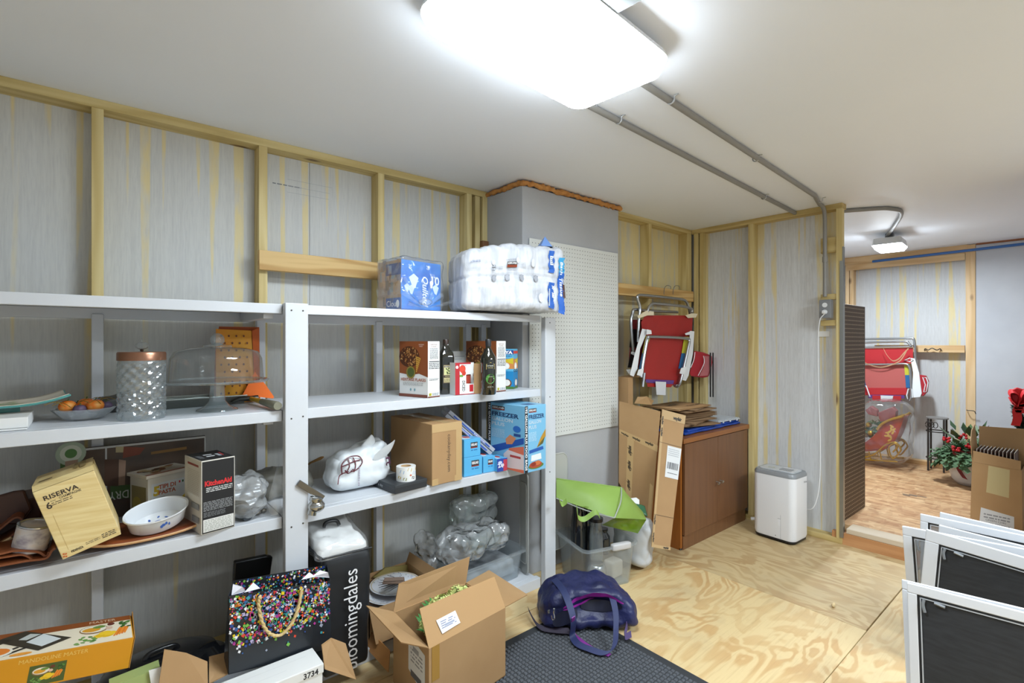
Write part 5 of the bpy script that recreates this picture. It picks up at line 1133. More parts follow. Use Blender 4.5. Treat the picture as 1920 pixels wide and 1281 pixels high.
# confetti gift bag
Yg = 1.97; bz = onY(428, 1267, Yg); 
P_ = {k: onY(x, y, Yg) for k, (x, y) in dict(bl=(428, 1266), br=(620, 1217), tr=(619, 1090), tl=(428, 1119)).items()}
ty = Yg+.08; Tb = [onY(437, 1090, ty), onY(613, 1060, ty)]
cg = T('gift_bag', 'black gift bag covered in coloured confetti squares with a gold rope handle', 'gift bag', (P_['bl'].x+.1, Yg, P_['bl'].z))
NAVY = mat('charcoal gift paper', '#1d2126', .35, col2='#23282e', ns=3)
G().slab([P_['bl'], P_['br'], P_['tr'], P_['tl']], (0, .0015, 0)).build('front_panel', NAVY, cg, world=True)
back = [P_['bl']+V((0, .08, 0)), P_['br']+V((0, .08, 0)), Tb[1], Tb[0]]
G().slab(back, (0, .0015, 0)).build('back_panel', NAVY, cg, world=True)
G().slab([P_['bl'], P_['bl']+V((0, .08, 0)), Tb[0], P_['tl']], (.0015, 0, 0)).slab([P_['br'], P_['br']+V((0, .08, 0)), Tb[1], P_['tr']], (.0015, 0, 0)).slab([P_['bl'], P_['br'], back[1], back[0]], (0, 0, .0015)).build('gusset', NAVY, cg, world=True)
def bil(q, u, v): return (q[0]*(1-u)+q[1]*u)*(1-v)+(q[3]*(1-u)+q[2]*u)*v
fq = [P_['bl'], P_['br'], P_['tr'], P_['tl']]
ik = Ink(lambda u, v, e: bil(fq, u, v)+V((0, -e, 0))); r = random.Random(11)
CC = ['#e2c820', '#d8452a', '#e8842a', '#2f8f94', '#2e5f9e', '#a6348a', '#7ab848', '#e8e8e8', '#b4a8cc', '#3f9aa0', '#c23b6a', '#f0f0f0', '#27478f', '#9aa0b0']
for i in range(1150):
    u = r.random()**.92; v = .13+.87*r.random()**.62
    if v < .3+.14*u and r.random() > .12: continue
    if v < .13+.14*u: continue
    s = r.choice([.011, .015, .019, .026]); a_ = r.random()*1.5; sv = s*1.35
    ik.poly([(u+s*cos(a_+k*pi/2)*.8, v+sv*sin(a_+k*pi/2)*.9) for k in range(4) if True] if 0 < u-s*.8 and u+s*.8 < 1 and v+sv < 1.01 else [(u, v), (u, v), (u, v)], r.choice(CC))
ik.build('printed_confetti', cg, world=True)
ik = Ink(lambda u, v, e: bil(back, u, v)+V((0, -e, 0)))
for i in range(320):
    u = .02+r.random()*.96; v = .72+.27*r.random(); s = r.choice([.010, .014, .018]); a_ = r.random()*1.5
    ik.poly([(u+s*cos(a_+k*pi/2)*.8, v+s*sin(a_+k*pi/2)) for k in range(4)], r.choice(CC))
ik.build('printed_confetti_inside', cg, world=True)
rp = spline([onY(x, y, Yg-.012) for x, y in ((487, 1118), (485, 1135), (490, 1162), (500, 1183), (516, 1192), (532, 1187), (549, 1165), (560, 1135), (565, 1105))], 6)
g = G(); 
for ph in (0, pi):
    tw = []
    for i, p in enumerate(rp): tw.append(p+V((cos(i*1.3+ph)*.0028, sin(i*1.3+ph)*.0028-.002, 0)))
    g.tube(tw, .0046, 6)
g.build('rope_handle', mat('gold cord', '#d6bb82', .5), cg, world=True, smooth=60)
TISS = mat('tissue paper', '#e2e2ec', .6)
for pts in (((434, 1117), (437, 1096), (455, 1101), (462, 1110)), ((458, 1112), (475, 1093), (488, 1104)), ((565, 1088), (580, 1074), (592, 1082)), ((585, 1082), (600, 1070), (615, 1074), (618, 1084))):
    q = [onY(x, y, Yg+.006+.01*(i % 2)) for i, (x, y) in enumerate(pts)]; g = G(); g.slab(q, (0, .001, 0)); g.build('tissue_paper', TISS, cg, world=True)
# black object at back
q = pl(2.45, (437, 1100), (505, 1095), (512, 1045), (500, 1043), (440, 1055)); g = G(); g.slab(q, (0, .03, 0)); g.slab([V((q[0].x, 2.46, S4)), V((q[1].x, 2.46, S4)), q[1], q[0]], (0, .02, 0)); g.build('black_panel', BLACKC, world=True, bevel=.006, label='black rounded panel standing at the back of the bottom shelf behind the confetti bag', cat='panel')
# black store bag with white comforter
Yb = 2.05
bf4 = [onY(632, 1250, Yb), onY(680, 1234, Yb), onY(697, 1028, Yb), onY(604, 1050, Yb)]
bs = T('bedding_bag', 'black and white store bag holding a white comforter beside the middle post', 'bag', (bf4[0].x, Yb+.1, S4))
xa, xb = bf4[3].x, bf4[2].x; z0 = S4+.002; z1a, z1b = bf4[3].z, bf4[2].z
def bb_f(q, n):
    t = q.z/.62; q = V((q.x*(1-.10*(1-t)), q.y, q.z)); q.z += (z1b-z1a)*(q.x/(xb-xa))*t; return q+n*crumple(q, .010, 6, 6)
hh = (z1a+z1b)/2-z0
M = Matrix.Translation(((xa+xb)/2, Yb+.13, z0))
G().rbox(xb-xa, .25, hh, .02, 26, lambda q, n: bb_f(q, n), M=M).build('bag_body', mat('black fabric', '#1b1d20', .5, col2='#24272b', ns=4), bs, world=True, smooth=60, merge=True)
def cmf(q, n): q = V((q.x, q.y, q.z)); q.z += .05*(q.y/.25)+(z1b-z1a)*(q.x/(xb-xa)); return q+n*(crumple(q, .014, 14, 9))
G().rbox((xb-xa)*.97, .30, .07, .03, 26, cmf, M=Matrix.Translation(((xa+xb)/2-.01, Yb+.16, z0+hh+.0))).build('comforter', mat('white bedding', '#dcdcda', .8), bs, world=True, smooth=70, merge=True)
G().rbox((xb-xa)*1.0, .32, .085, .03, 20, lambda q, n: cmf(q, n)+n*.004, M=Matrix.Translation(((xa+xb)/2-.01, Yb+.16, z0+hh-.005))).build('clear_top', FILM, bs, world=True, smooth=40, merge=True)
g = G(); g.tube([V((xa, Yb+.01, z1a)), V((xa-.03, Yb+.12, z1a+.03)), V((xa-.05, Yb+.28, z1a+.05))], .006, 8).tube([V((xa, Yb, z1a+.002)), V((xb, Yb, z1b+.002))], .004, 8); g.build('piping', BLACKP, bs, world=True, smooth=50)
g = G(); g.tube(spline([onY(607, 990, 2.2), onY(612, 980, 2.2), onY(630, 977, 2.2), onY(636, 985, 2.2)], 5), .008, 8); g.build('handle', BLACKP, bs, world=True, smooth=50)
dd = (bf4[3]-bf4[0]); ik = Ink(lambda u, v, e: V((xa+(xb-xa)*u, Yb-.018-e, z0+hh*v)))
ik.text('bloomingdales', .66, .03, .27, '#e8e8ea', rot=pi/2, width=.84)
vs = ik.g.v
ik.build('printed_name', bs, world=True)
# ================================================================== BOTTOM SHELF RIGHT
# plates
pc_ = V((1.17, 2.36, S4)); zpl = .235
pbx = T('plate_carton', 'low open kraft carton holding stacked dinner plates on the bottom shelf', 'carton', (pc_.x, pc_.y, S4))
g = G(); X0, X1, Y0, Y1, Zt = .97, 1.345, 2.17, 2.52, .215
g.box(X0, Y0, S4+.002, X1, Y0+.004, Zt).box(X0, Y1, S4+.002, X1, Y1+.004, Zt).box(X0, Y0, S4+.002, X0+.004, Y1, Zt).box(X1, Y0, S4+.002, X1+.004, Y1, Zt).box(X0, Y0, S4+.001, X1, Y1, S4+.005); g.build('body', KRAFT, pbx, world=True)
g = G(); g.slab([(X0, Y0, Zt), (X1, Y0, Zt), (X1, Y0-.07, Zt-.12), (X0, Y0-.07, Zt-.12)], (0, -.003, .001)).slab([(X1, Y0, Zt), (X1, Y1, Zt), (X1+.02, Y1, Zt+.05), (X1+.02, Y0, Zt+.05)], (0, 0, .003)); g.build('flap', KRAFT, pbx, world=True)
PLW = mat('dinner plate', '#d9dbe0', .15, coat=.3)
for i in range(6):
    z = S4+.012+i*.021; x = 1.17+(.035 if i == 5 else .004*sin(i*3)); y = 2.345+(.03 if i == 5 else .004*cos(i*2))
    o = G().lathe([(.06, 0), (.08, .003), (.125, .016), (.129, .0175), (.124, .019), (.085, .007), (0, .006)], 40).build('dinner_plate', PLW, loc=(x, y, z), smooth=45, label=['lowest dinner plate of the stack in the low kraft carton', 'second dinner plate from the bottom of the stack', 'third dinner plate from the bottom of the stack', 'fourth dinner plate from the bottom of the stack', 'fifth dinner plate, just under the top one', 'top dinner plate with blue floral rim beside the open hydrangea carton'][i], cat='plate', group='dinner plates in the low carton')
    ik = Ink(lambda u, v, e: V((u*cos(v), u*sin(v), .007+max(0, (u-.085))/.04*.012+e+.0004)))
    n = 44
    for k in range(n): ik.poly([(.1185, 2*pi*k/n), (.1215, 2*pi*k/n), (.1215, 2*pi*(k+1)/n), (.1185, 2*pi*(k+1)/n)], '#b59a4e')
    r = random.Random(i)
    if i > 3:
        for k in range(40): a_ = r.random()*6.28; q = r.uniform(.088, .112); ik.poly([(q, a_), (q+.005, a_+.02), (q+.008, a_+.06), (q+.002, a_+.05)], r.choice(['#5a6690', '#7480a8', '#8a90a8', '#6b7a6a']))
    ik.build('printed_rim', o)
g = G(); c = V((1.165, 2.27, .215))
for k in range(9):
    a_ = pi*.62+k*.21; d = V((cos(a_), sin(a_)*.8, 0)); s = V((-sin(a_), cos(a_), 0))
    p0 = c+V((.06, .02, .01)); g.slab([p0, p0+d*.09+s*.016+V((0, 0, .02)), p0+d*.145+V((0, 0, .01)), p0+d*.09-s*.016+V((0, 0, .0))], (0, 0, .002))
g.build('feather_ornament', mat('dark grey metal leaf', '#4b4b4c', .35, .4), world=True, label='spiky dark grey leaf ornament lying on the dinner plates', cat='ornament')
g = G(); p = onZ(738, 1090, .27); g.box(-.05, -.02, 0, .05, .02, .012, 0, Matrix.Rotation(radians(-40), 4, 'Z')).box(-.045, -.018, .013, .05, .015, .02, 0, Matrix.Rotation(radians(-36), 4, 'Z')); g.build('wooden_block', mat('grey brown wood', '#7b675a', .6), loc=(p.x, p.y, .262), label='short grey brown wooden block lying on the dinner plates', cat='block', bevel=.002)
p = onZ(752, 1074, S4+.2); G().slab(pl(2.50, (700, 1084), (800, 1084), (806, 1071), (780, 1058), (722, 1066)), (0, .01, 0)).build('picture_board', mat('olive card', '#8c7d46', .6), world=True, label='olive coloured board leaning behind the dinner plates', cat='board')
# open carton with hydrangea
Y0_ = 1.90
zt = .304; A = onZ(804.3, 1217.7, zt)
B_ = onZ(947.6, 1140, zt); K_ = onZ(873.5, 1095, zt); L_ = onZ(737.5, 1149, zt)
hc = T('open_carton', 'open brown carton full of artificial hydrangeas with its flaps raised', 'carton', ((A.x+K_.x)/2, (A.y+K_.y)/2, .012))
zb = .012
def wall(g, p, q, t=.005):
    n = V((q.y-p.y, p.x-q.x, 0)).normalized()*-t; g.slab([V((p.x, p.y, zb)), V((q.x, q.y, zb)), V((q.x, q.y, zt)), V((p.x, p.y, zt))], n)
cen = (A+B_+K_+L_)/4
g = G(); wall(g, A, B_); wall(g, B_, K_); wall(g, K_, L_); wall(g, L_, A); g.slab([V((p.x, p.y, zb)) for p in (A, B_, K_, L_)], (0, 0, .004)); g.build('body', KRAFT, hc, world=True)
out_ = (A-L_).normalized()
dAB = (B_-A).normalized(); dAL = (L_-A).normalized()
def atD(px, py, ref, extra=0):
    d = ray(px, py); return V((0, 0, CZ))+d*(dep(ref)+extra)
F1a, F1b = atD(787, 1143, A, .06), atD(927, 1082, B_, .06)
n0 = (B_-A).cross(F1a-A); c0 = V((0, 0, CZ)); rd = F1b-c0; F1b = c0+rd*(n0.dot(A-c0)/n0.dot(rd))
KS = mat('kraft flap', '#b08a5c', .7)
g = G().slab([A, B_, F1b, F1a], (0, .004, 0)); g.build('flap', KS, hc, world=True)
F2a, F2b = atD(748, 1096, L_, .02), atD(881, 1045, K_, .02)
F2a = atD(748, 1096, L_+(K_-L_)*.1, .02)
g = G().slab([L_, K_, F2b, F2a], (0, .004, 0)); g.build('flap', KRAFT, hc, world=True)
F3a, F3b = onZ(750, 1209, zt+.0), onZ(686.5, 1137.5, zt+.03); F3a = A+dAL*.0+V((-.07, -.0, -.015)) if False else onZ(752, 1207, zt+.004)
g = G().slab([A, L_, F3b, F3a], (0, 0, .004)); g.build('flap', KRAFT, hc, world=True)
F4a, F4b = onZ(988.8, 1117, zt-.05), onZ(917, 1071, zt-.02)
g = G().slab([B_, F4a, F4b, K_], (0, 0, .004)); g.build('flap', KRAFT, hc, world=True)
fr_n = V((dAB.y, -dAB.x, 0)); 
fn1 = (B_-A).cross(F1a-A).normalized(); fn1 = -fn1 if fn1.dot(A-V((0, 0, CZ))) > 0 else fn1
ik = Ink(lambda u, v, e: (A+(B_-A)*u)*(1-v)+(F1a+(F1b-F1a)*u)*v+fn1*(e+.0035))
ik.poly([(.17, .18), (.40, .22), (.38, .58), (.14, .56)], '#e4e4e4').scribble(.18, .28, .36, .50, 4, '#7d84a0', 4).rect(.22, .33, .34, .38, '#9aa0b4')
ik.build('shipping_label', hc, world=True)
G().slab([A+(B_-A)*.03+fr_n*.001, A+(B_-A)*.12+fr_n*.001, V((0, 0, 0))+A+(B_-A)*.12+fr_n*.001-V((0, 0, .13)), A+(B_-A)*.03+fr_n*.001-V((0, 0, .13))], fr_n*.0005).build('tape', mat('yellow brown tape', '#a8803e', .25), hc, world=True)
lf_n = V((dAL.y, -dAL.x, 0)); lf_n = -lf_n if lf_n.dot(cen-A) > 0 else lf_n
ik = Ink(lambda u, v, e: A+dAL*u+V((0, 0, -v))+lf_n*(e+.0008))
ik.poly([(.03, .04), (.17, .02), (.17, .16), (.03, .20)], '#dcdcdc').scribble(.05, .06, .15, .12, 4, '#8a8a90').rect(.06, .15, .15, .175, '#55565c').rect(.08, .05, .13, .07, '#9a9aa0'); ik.build('shipping_label_side', hc, world=True)
# hydrangeas
HY = mat('pale green petals', '#c8cf74', .6, col2='#e2e6a0', ns=18); HL = mat('hydrangea leaf', '#2f6b2c', .55, col2='#468a3d', ns=20)
for hi, (fx, fy, R_, nm) in enumerate(((.25, .38, .06, 'hydrangea head at the front left of the open carton'), (.45, .60, .065, 'hydrangea head in the middle of the open carton'), (.72, .66, .06, 'hydrangea head at the back right of the open carton'))):
    c = A+(B_-A)*fx+(L_-A)*fy; c.z = zt-.012; 
    th_ = T('hydrangea', 'pale yellow green artificial '+nm, 'flower', c, group='artificial hydrangeas in the open carton')
    g = G(); r = random.Random(20+hi)
    for i in range(150):
        d = V((r.gauss(0, 1), r.gauss(0, 1), abs(r.gauss(.3, .8)))).normalized(); pp_ = c+d*R_*r.uniform(.8, 1.05); u = d.orthogonal().normalized(); w2 = d.cross(u); a0 = r.random()*6
        for k in range(4):
            a_ = a0+k*pi/2; e1 = u*cos(a_)+w2*sin(a_); e2 = u*cos(a_+.6)+w2*sin(a_+.6); e0 = u*cos(a_-.6)+w2*sin(a_-.6)
            g.add([pp_, pp_+e0*.008+d*.002, pp_+e1*.014+d*.004, pp_+e2*.008+d*.002], [(0, 1, 2, 3)])
    g.build('petals', HY, th_, world=True, kind='stuff')
    g = G()
    for i in range(6):
        a_ = r.random()*6.28; d = V((cos(a_), sin(a_), .15)).normalized(); s = V((-sin(a_), cos(a_), 0)); b0 = c+d*R_*.5; 
        g.add([b0, b0+d*.03+s*.018, b0+d*.065+V((0, 0, .012)), b0+d*.03-s*.018], [(0, 1, 2), (0, 2, 3)])
    g.build('leaf', HL, th_, world=True, kind='stuff')
# brown low box beside (left of carton)
q = [onZ(690, 1165, .16), onZ(735, 1215, .13)]
x0 = onY(686, 1200, 2.0).x
g = G(); g.slab([onZ(686, 1176, .12), onZ(731, 1222, .10), onZ(728, 1262, .035), onZ(686, 1215, .05)], (.004, .003, 0)); g.build('brown_flap', mat('orange brown card', '#b8834c', .6), world=True, label='narrow brown carton flap hanging between the bedding bag and the open hydrangea carton', cat='carton flap')
# storage bin with bags on bottom shelf
def bin_(name, label, loc, rz, W, Dp, H, m, rimw=.02, taper=.9, par=None):
    o = T(name, label, 'storage bin', loc, rz)
    R_ = .04
    rg = [(taper, 0), (taper+.01, .01), (1-.02, H*.9), (1, H*.92), (1, H-.012), (1+rimw/W*2, H-.012), (1+rimw/W*2, H), (.985, H), (.975, H*.9), (taper-.02, .008)]
    loft(G(), [[(x*s, y*s, z) for x, y in rrect(W, Dp, R_, 5)] for s, z in rg], capt=True).build('bin', m, o, smooth=40)
    return o
b1 = bin_('storage_bin', 'shallow clear storage bin under crumpled plastic bags on the bottom shelf', (1.72, 2.38, S4+.001), radians(2), .48, .34, .16, BINM)
G().rbox(.40, .28, .10, .03, 16, lambda q, n: q+n*crumple(q, .02, 9, 3), M=Matrix.Translation((0, 0, .012))).build('contents', mat('dark folded cloth', '#3a4248', .7, col2='#b9bdc2', ns=6), b1, smooth=50, merge=True)
def bagblob(name, label, c, w, d, h, amp, fr, sd, m, rz=0, n=44, sm=35, cat='plastic bag', group=None):
    return G().rbox(w, d, h, min(h, d, w)*.42, n, lambda q, nn: q+nn*(crumple(q, amp, fr, sd)+(crease(q, amp*.9, fr*1.9, sd+1) if sm < 30 else 0))+V((0, 0, amp*.3)), M=Matrix.Translation((0, 0, 0))).build(name, m, loc=c, rz=rz, smooth=sm, merge=True, label=label, cat=cat, group=group)
CF = clearmat('crinkled film', haze=.27, rough=.14, gloss=3.0, crinkle=.9, cs=16)
bagblob('plastic_bag', 'large shiny crumpled clear plastic bag on the storage bin, front one', (1.64, 2.30, S4+.172), .42, .24, .17, .034, 6, 2, CF, .1, 50, 20)
bagblob('plastic_bag', 'crumpled clear plastic bag with green tint behind the front shiny bag', (1.80, 2.515, S4+.172), .32, .11, .26, .03, 6, 7, clearmat('green tinted film', '#dfe8e1', haze=.28, rough=.16, gloss=2.6, crinkle=.8, cs=14), -.1, 44, 20)
bagblob('plastic_bag', 'limp clear plastic bag hanging over the left side of the storage bin', (1.425, 2.44, S4+.02), .07, .14, .30, .03, 8, 9, CF, .3, 30, 20)
G().rbox(.24, .14, .08, .03, 20, lambda q, n: q+n*crumple(q, .02, 8, 3), M=Matrix.Translation((.06, 0, .03))).build('green_bundle', mat('dark green bundle', '#2f4a42', .6), [x for x in COL.objects if x.name.startswith('plastic_bag')][0], smooth=50, merge=True)
# lid standing at the right end of bottom shelf (behind post)
def lidpanel(name, label, P, ux, uz, w, h, m, th=.012, R_=.05):
    o = T(name, label, 'bin lid', P); ux = V(ux).normalized(); uz = V(uz).normalized(); n = ux.cross(uz)
    pts = [P+ux*(w/2+x)+uz*(h/2+y) for x, y in rrect(w, h, R_, 6)]; g = G().slab(pts, n*th); g.build('panel', m, o, world=True, bevel=.003)
    pts = [P+ux*(w/2+x)+uz*(h/2+y)+n*th*.5 for x, y in rrect(w-.01, h-.01, R_, 6)]; G().tube(pts, .007, 6, closed=True).build('rim', m, o, world=True, smooth=60)
    pts = [P+ux*(w/2+x)+uz*(h/2+y)+n*(-.002) for x, y in rrect(w*.8, h*.8, R_*.7, 6)]; G().tube(pts, .003, 6, closed=True).build('ridge', m, o, world=True, smooth=60); return o
LIDM = mat('grey translucent lid', '#a3a5a2', .35, alpha=.85)
lidpanel('bin_lid', 'grey translucent bin lid standing upright behind the right shelf post', V((1.965, 2.20, S4+.006)), (.2, 1, 0), (.0, 0, 1), .1, .60, LIDM, R_=.03)
lidpanel('bin_lid', 'beige grey bin lid leaning on the pillar behind the green cooler bag', V((2.16, 2.262, .12)), (1, 0, 0), (0, .0, 1), .20, .615, mat('grey beige lid', '#b4b4ae', .4), .01)
# ================================================================== FLOOR ITEMS
# clear bin with bottles
bx0 = V((2.28, 1.955, 0.001))
sb = bin_('storage_bin', 'large clear storage bin with grey latch handle full of bottles beside the shelving', (2.375, 2.035, .001), radians(-17), .36, .36, .25, BINM, .015, .86)
HG = mat('grey latch', '#c3c1c0', .4)
G().rbox(.13, .035, .04, .01, 6, M=Matrix.Translation((.06, -.185, .225))).build('latch_handle', HG, sb, smooth=50, merge=True)
G().rbox(.13, .035, .04, .01, 6, M=Matrix.Translation((.0, .185, .225))).build('latch_handle', HG, sb, smooth=50, merge=True)
DJ = mat('dark glass jar', '#14171c', .06, spec=.8, coat=.6); CJ = clearmat('jar glass', '#cfdbe2', haze=.15, rough=.05, gloss=2)
def jar(name, label, loc, r, h, m, neck=.5, cat='bottle', rot=None):
    o = T(name, label, cat, loc, rot=rot or (0, 0, 0)); G().lathe([(r*.9, 0), (r, .01), (r, h*.6), (r*.92, h*.7), (r*neck, h*.82), (r*neck, h*.93)], 24).build('body', m, o, smooth=50)
    G().lathe([(r*neck*1.15, h*.92), (r*neck*1.15, h), (0, h)], 20).build('cap', BLACKP, o, smooth=40); return o
jar('dark_bottle', 'big dark bottle standing in the clear bin next to the shelf post', (2.305, 2.11, .012), .048, .46, DJ, .75)
jar('dark_bottle', 'dark bottle in the clear bin behind the glass jar', (2.41, 2.12, .012), .048, .44, DJ, .6)
jar('glass_jar', 'clear glass jar with dark contents near the front corner of the clear bin', (2.35, 2.005, .125), .042, .25, CJ, .85, 'jar')
jar('dark_bottle', 'low dark rounded bottle lying in front of the bin latch', (2.455, 2.04, .125), .045, .15, DJ, .6)
G().lathe([(.055, 0), (.06, .02), (.06, .07), (.05, .09), (.04, .10), (0, .10)], 32).build('metal_pot', mat('satin steel', '#b9babb', .25, .9), loc=(2.335, 1.99, .012), smooth=50, label='satin steel pot seen through the lower front of the clear bin', cat='pot')
G().rbox(.10, .08, .10, .015, 8).build('beige_box', mat('beige card', '#cdbfae', .6), loc=(2.45, 1.955, .012), smooth=40, merge=True, label='beige block seen through the right end of the clear bin', cat='box')
G().rbox(.12, .12, .2, .03, 10).build('blue_container', mat('pale blue plastic', '#8fb0c6', .4), loc=(2.02, 2.05, .02), smooth=50, merge=True, label='pale blue container seen through the left end of the clear bin', cat='container') if False else None
# green cooler bag
GB = mat('lime nylon', '#7f9c45', .5, col2='#8aa84f', ns=4); GBD = mat('dark lime shiny lining', '#5f7a16', .18, col2='#3f5210', ns=6); GP = mat('grey piping', '#9fa59a', .5)
gb = T('cooler_bag', 'lime green insulated cooler bag lying on top of the clear bin', 'cooler bag', (2.27, 2.11, .48))
Dr = 2.98
c_ = {}
for k, (x, y, e) in dict(a=(1043, 898, .1), b=(1062, 893, .22), c=(1165, 915, .05), d=(1152, 972, -.12), e=(1043, 935, .03), f=(1212, 975, .08), g=(1196, 1001, .0), h=(1128, 985, -.06)).items(): c_[k] = ondist(x, y, Dr+e)
def quadsurf(g, q, n=10, fn=None, mi=0):
    vs = []
    for i in range(n+1):
        for j in range(n+1):
            p = bil(q, i/n, j/n); vs.append(fn(p, i/n, j/n) if fn else p)
    g.add(vs, [(i*(n+1)+j, (i+1)*(n+1)+j, (i+1)*(n+1)+j+1, i*(n+1)+j+1) for i in range(n) for j in range(n)], mi)
bl2 = lambda p, u, v: p+V((0, -.02, .02))*sin(pi*u)*sin(pi*v)+V((0, -1, .3))*crumple(p, .012, 7, 3)*sin(pi*u)*sin(pi*v)
b_far = ondist(1060, 900, Dr+.2); c_far = ondist(1168, 915, Dr+.16); f_top = ondist(1205, 960, Dr+.2)
g = G()
quadsurf(g, [c_['e'], c_['d'], c_['c'], c_['a']], 14, bl2)
quadsurf(g, [c_['a'], c_['c'], c_far, b_far], 8); quadsurf(g, [c_['d'], c_['f'], f_top, c_['c']], 12, bl2); quadsurf(g, [c_['c'], f_top, f_top+V((0, .05, 0)), c_far], 4)
quadsurf(g, [c_['e'], c_['d'], c_['d']+V((.05, .12, .0)), c_['e']+V((0, .04, 0))], 4)
quadsurf(g, [b_far, c_far, c_far+V((0, .02, -.08)), b_far+V((0, .02, -.1))], 4)
o = g.build('body', GB, gb, world=True, smooth=60, merge=True)
g = G(); quadsurf(g, [c_['h'], c_['g'], c_['f'], c_['d']], 10, lambda p, u, v: p+V((0, -1, 0))*crumple(p, .02, 14, 4)*sin(pi*u)); g.build('shiny_underside', GBD, gb, world=True, smooth=60)
g = G().tube(spline([c_['c'], (c_['c']+c_['d'])/2+V((.0, -.02, .01)), c_['d']], 5), .004, 6).tube(spline([c_['d'], (c_['e']*.5+c_['d']*.5)+V((0, -.01, -.012)), c_['e']], 5), .004, 6); g.build('piping', GP, gb, world=True, smooth=60)
g = G(); g.tube([c_['a'], c_['c']], .004, 6); g.build('piping', GB, gb, world=True, smooth=60)
g = G()
for pts in (((1083, 957), (1085, 975), (1097, 979), (1118, 966), (1125, 973)), ((1050, 943), (1054, 951), (1060, 948), (1064, 944))):
    ps = spline([ondist(x, y, Dr-.14) for x, y in pts], 5); g.ribbon(ps, V((.012, .02, .022)), .002)
g.build('handle', GB, gb, world=True, smooth=50)
# dark green pouch and paper behind, white rubbish bag
g = G(); quadsurf(g, [ondist(1186, 955, 3.22), ondist(1214, 968, 3.2), ondist(1209, 948, 3.26), ondist(1184, 942, 3.26)], 8, lambda p, u, v: p+V((0, 0, 1))*crumple(p, .01, 20, 2)); o = g.build('green_pouch', mat('bottle green plastic', '#3c6a4c', .25), world=True, smooth=60, label='bottle green plastic pouch poking out behind the cooler bag', cat='pouch'); s_ = o.modifiers.new('s', 'SOLIDIFY'); s_.thickness = .01
g = G().slab([ondist(1180, 950, 3.25), ondist(1199, 950, 3.25), ondist(1199, 938, 3.28), ondist(1194, 934, 3.28), ondist(1180, 936, 3.28)], (0, .01, 0)); g.build('white_tray', WHITEC, world=True, bevel=.002, label='white rounded tray showing behind the cooler bag', cat='tray')
wbC = onZ(1198, 1068, 0)
bagblob('rubbish_bag', 'full white plastic rubbish bag on the floor between clear bin and flattened cartons', (2.682, 1.98, .002), .17, .26, .31, .035, 6, 4, mat('grey white bag', '#bfc2c4', .35), .2, 34, 60, 'bag')
g = G(); g.add([onZ(1205, 1068, .01), onZ(1238, 1072, .01), ondist(1215, 1020, 3.12), ondist(1195, 1030, 3.12)], [(0, 1, 2, 3)]); o = 0 and g.build('bag_corner', MATS['grey white bag'], smooth=30, world=True, parent=[x for x in COL.objects if x.name.startswith('rubbish_bag')][0] if False else None, label='pointed corner of the white rubbish bag spread on the plywood', cat='bag corner')
# floor mat
MT = mat('charcoal mat rubber', '#2f3134', .8); MP = mat('charcoal mat pile', '#4a4d52', .9, col2='#5b5e63', ns=150)
mx1, my1, mx0, my0 = 1.995, 1.865, .75, .25
fm_ = T('floor_mat', 'charcoal ribbed entrance mat with raised squares on the plywood floor', 'mat', (1.4, 1.1, 0))
G().box(mx0, my0, .0005, mx1, my1, .006).build('backing', MT, fm_, world=True, bevel=.002)
g = G(); s = .021; nrow = int((my1-my0-.08)/s); ncol = int((mx1-mx0-.08)/s)
for i in range(ncol):
    for j in range(nrow):
        x = mx1-.04-i*s; y = my1-.04-j*s
        if dep((x, y)) < 1.75: continue
        a, h_ = s*.40, .0045; cx, cy = x-s/2, y-s/2
        if (i+j) % 2: vs = [(cx-a, cy-a, .006), (cx+a, cy-a, .006), (cx+a, cy+a, .006), (cx-a, cy+a, .006), (cx-a*.7, cy-a*.7, .006+h_), (cx+a*.7, cy-a*.7, .006+h_), (cx+a*.7, cy+a*.7, .006+h_), (cx-a*.7, cy+a*.7, .006+h_)]
        else: vs = [(cx-a, cy-a*.85, .006), (cx+a, cy-a*.85, .006), (cx+a, cy+a*.85, .006), (cx-a, cy+a*.85, .006), (cx-a*.75, cy-a*.5, .006+h_*.8), (cx+a*.75, cy-a*.5, .006+h_*.8), (cx+a*.75, cy+a*.5, .006+h_*.8), (cx-a*.75, cy+a*.5, .006+h_*.8)]
        g.add(vs, [(4, 5, 6, 7), (0, 1, 5, 4), (1, 2, 6, 5), (2, 3, 7, 6), (3, 0, 4, 7)])
g.build('raised_squares', MP, fm_, world=True, kind='stuff')
# duffel bag
NV = mat('navy nylon', '#191d42', .45, col2='#222857', ns=5, bs=.6, bd=.02, bscale=9); NVD = mat('dark navy nylon', '#171a30', .5); MG = mat('magenta lining', '#8e1f8f', .5); STR = mat('navy webbing', '#27305a', .6); PU = mat('purple webbing', '#4a3c66', .6)
db = T('duffel_bag', 'navy duffel bag with magenta zip lining slumped on the mat corner', 'bag', (1.97, 1.74, 0))
bc = V((1.96, 1.735, .012))
def duf(q, n):
    x = q.x/.25; z = q.z/.26
    zz = q.z*(1-.28*x*x)*(1-.18*(x > .3)*(x-.3)); yy = q.y*(1-.12*z)+.02*z
    q = V((q.x*(1-.10*z), yy, zz)); f = crumple(q, .028, 7, 12)+crease(q, .030, 9, 3)
    if -.10 < q.x < .15 and n.y < -.2 and .05 < q.z < .17: q += V((0, .05*sin(pi*(q.z-.05)/.12)*cos(pi*(q.x-.02)/.26), 0))
    return q+n*f
M = Matrix.Translation(bc) @ Matrix.Rotation(radians(-36), 4, 'Z')
G().rbox(.50, .28, .215, .06, 44, duf, M=M).build('body', NV, db, world=True, smooth=70, merge=True)
def fpt(x, z, off=.006):
    q = duf(V((x, -.14, z)), V((0, -1, 0))); q.y -= off; return M @ q
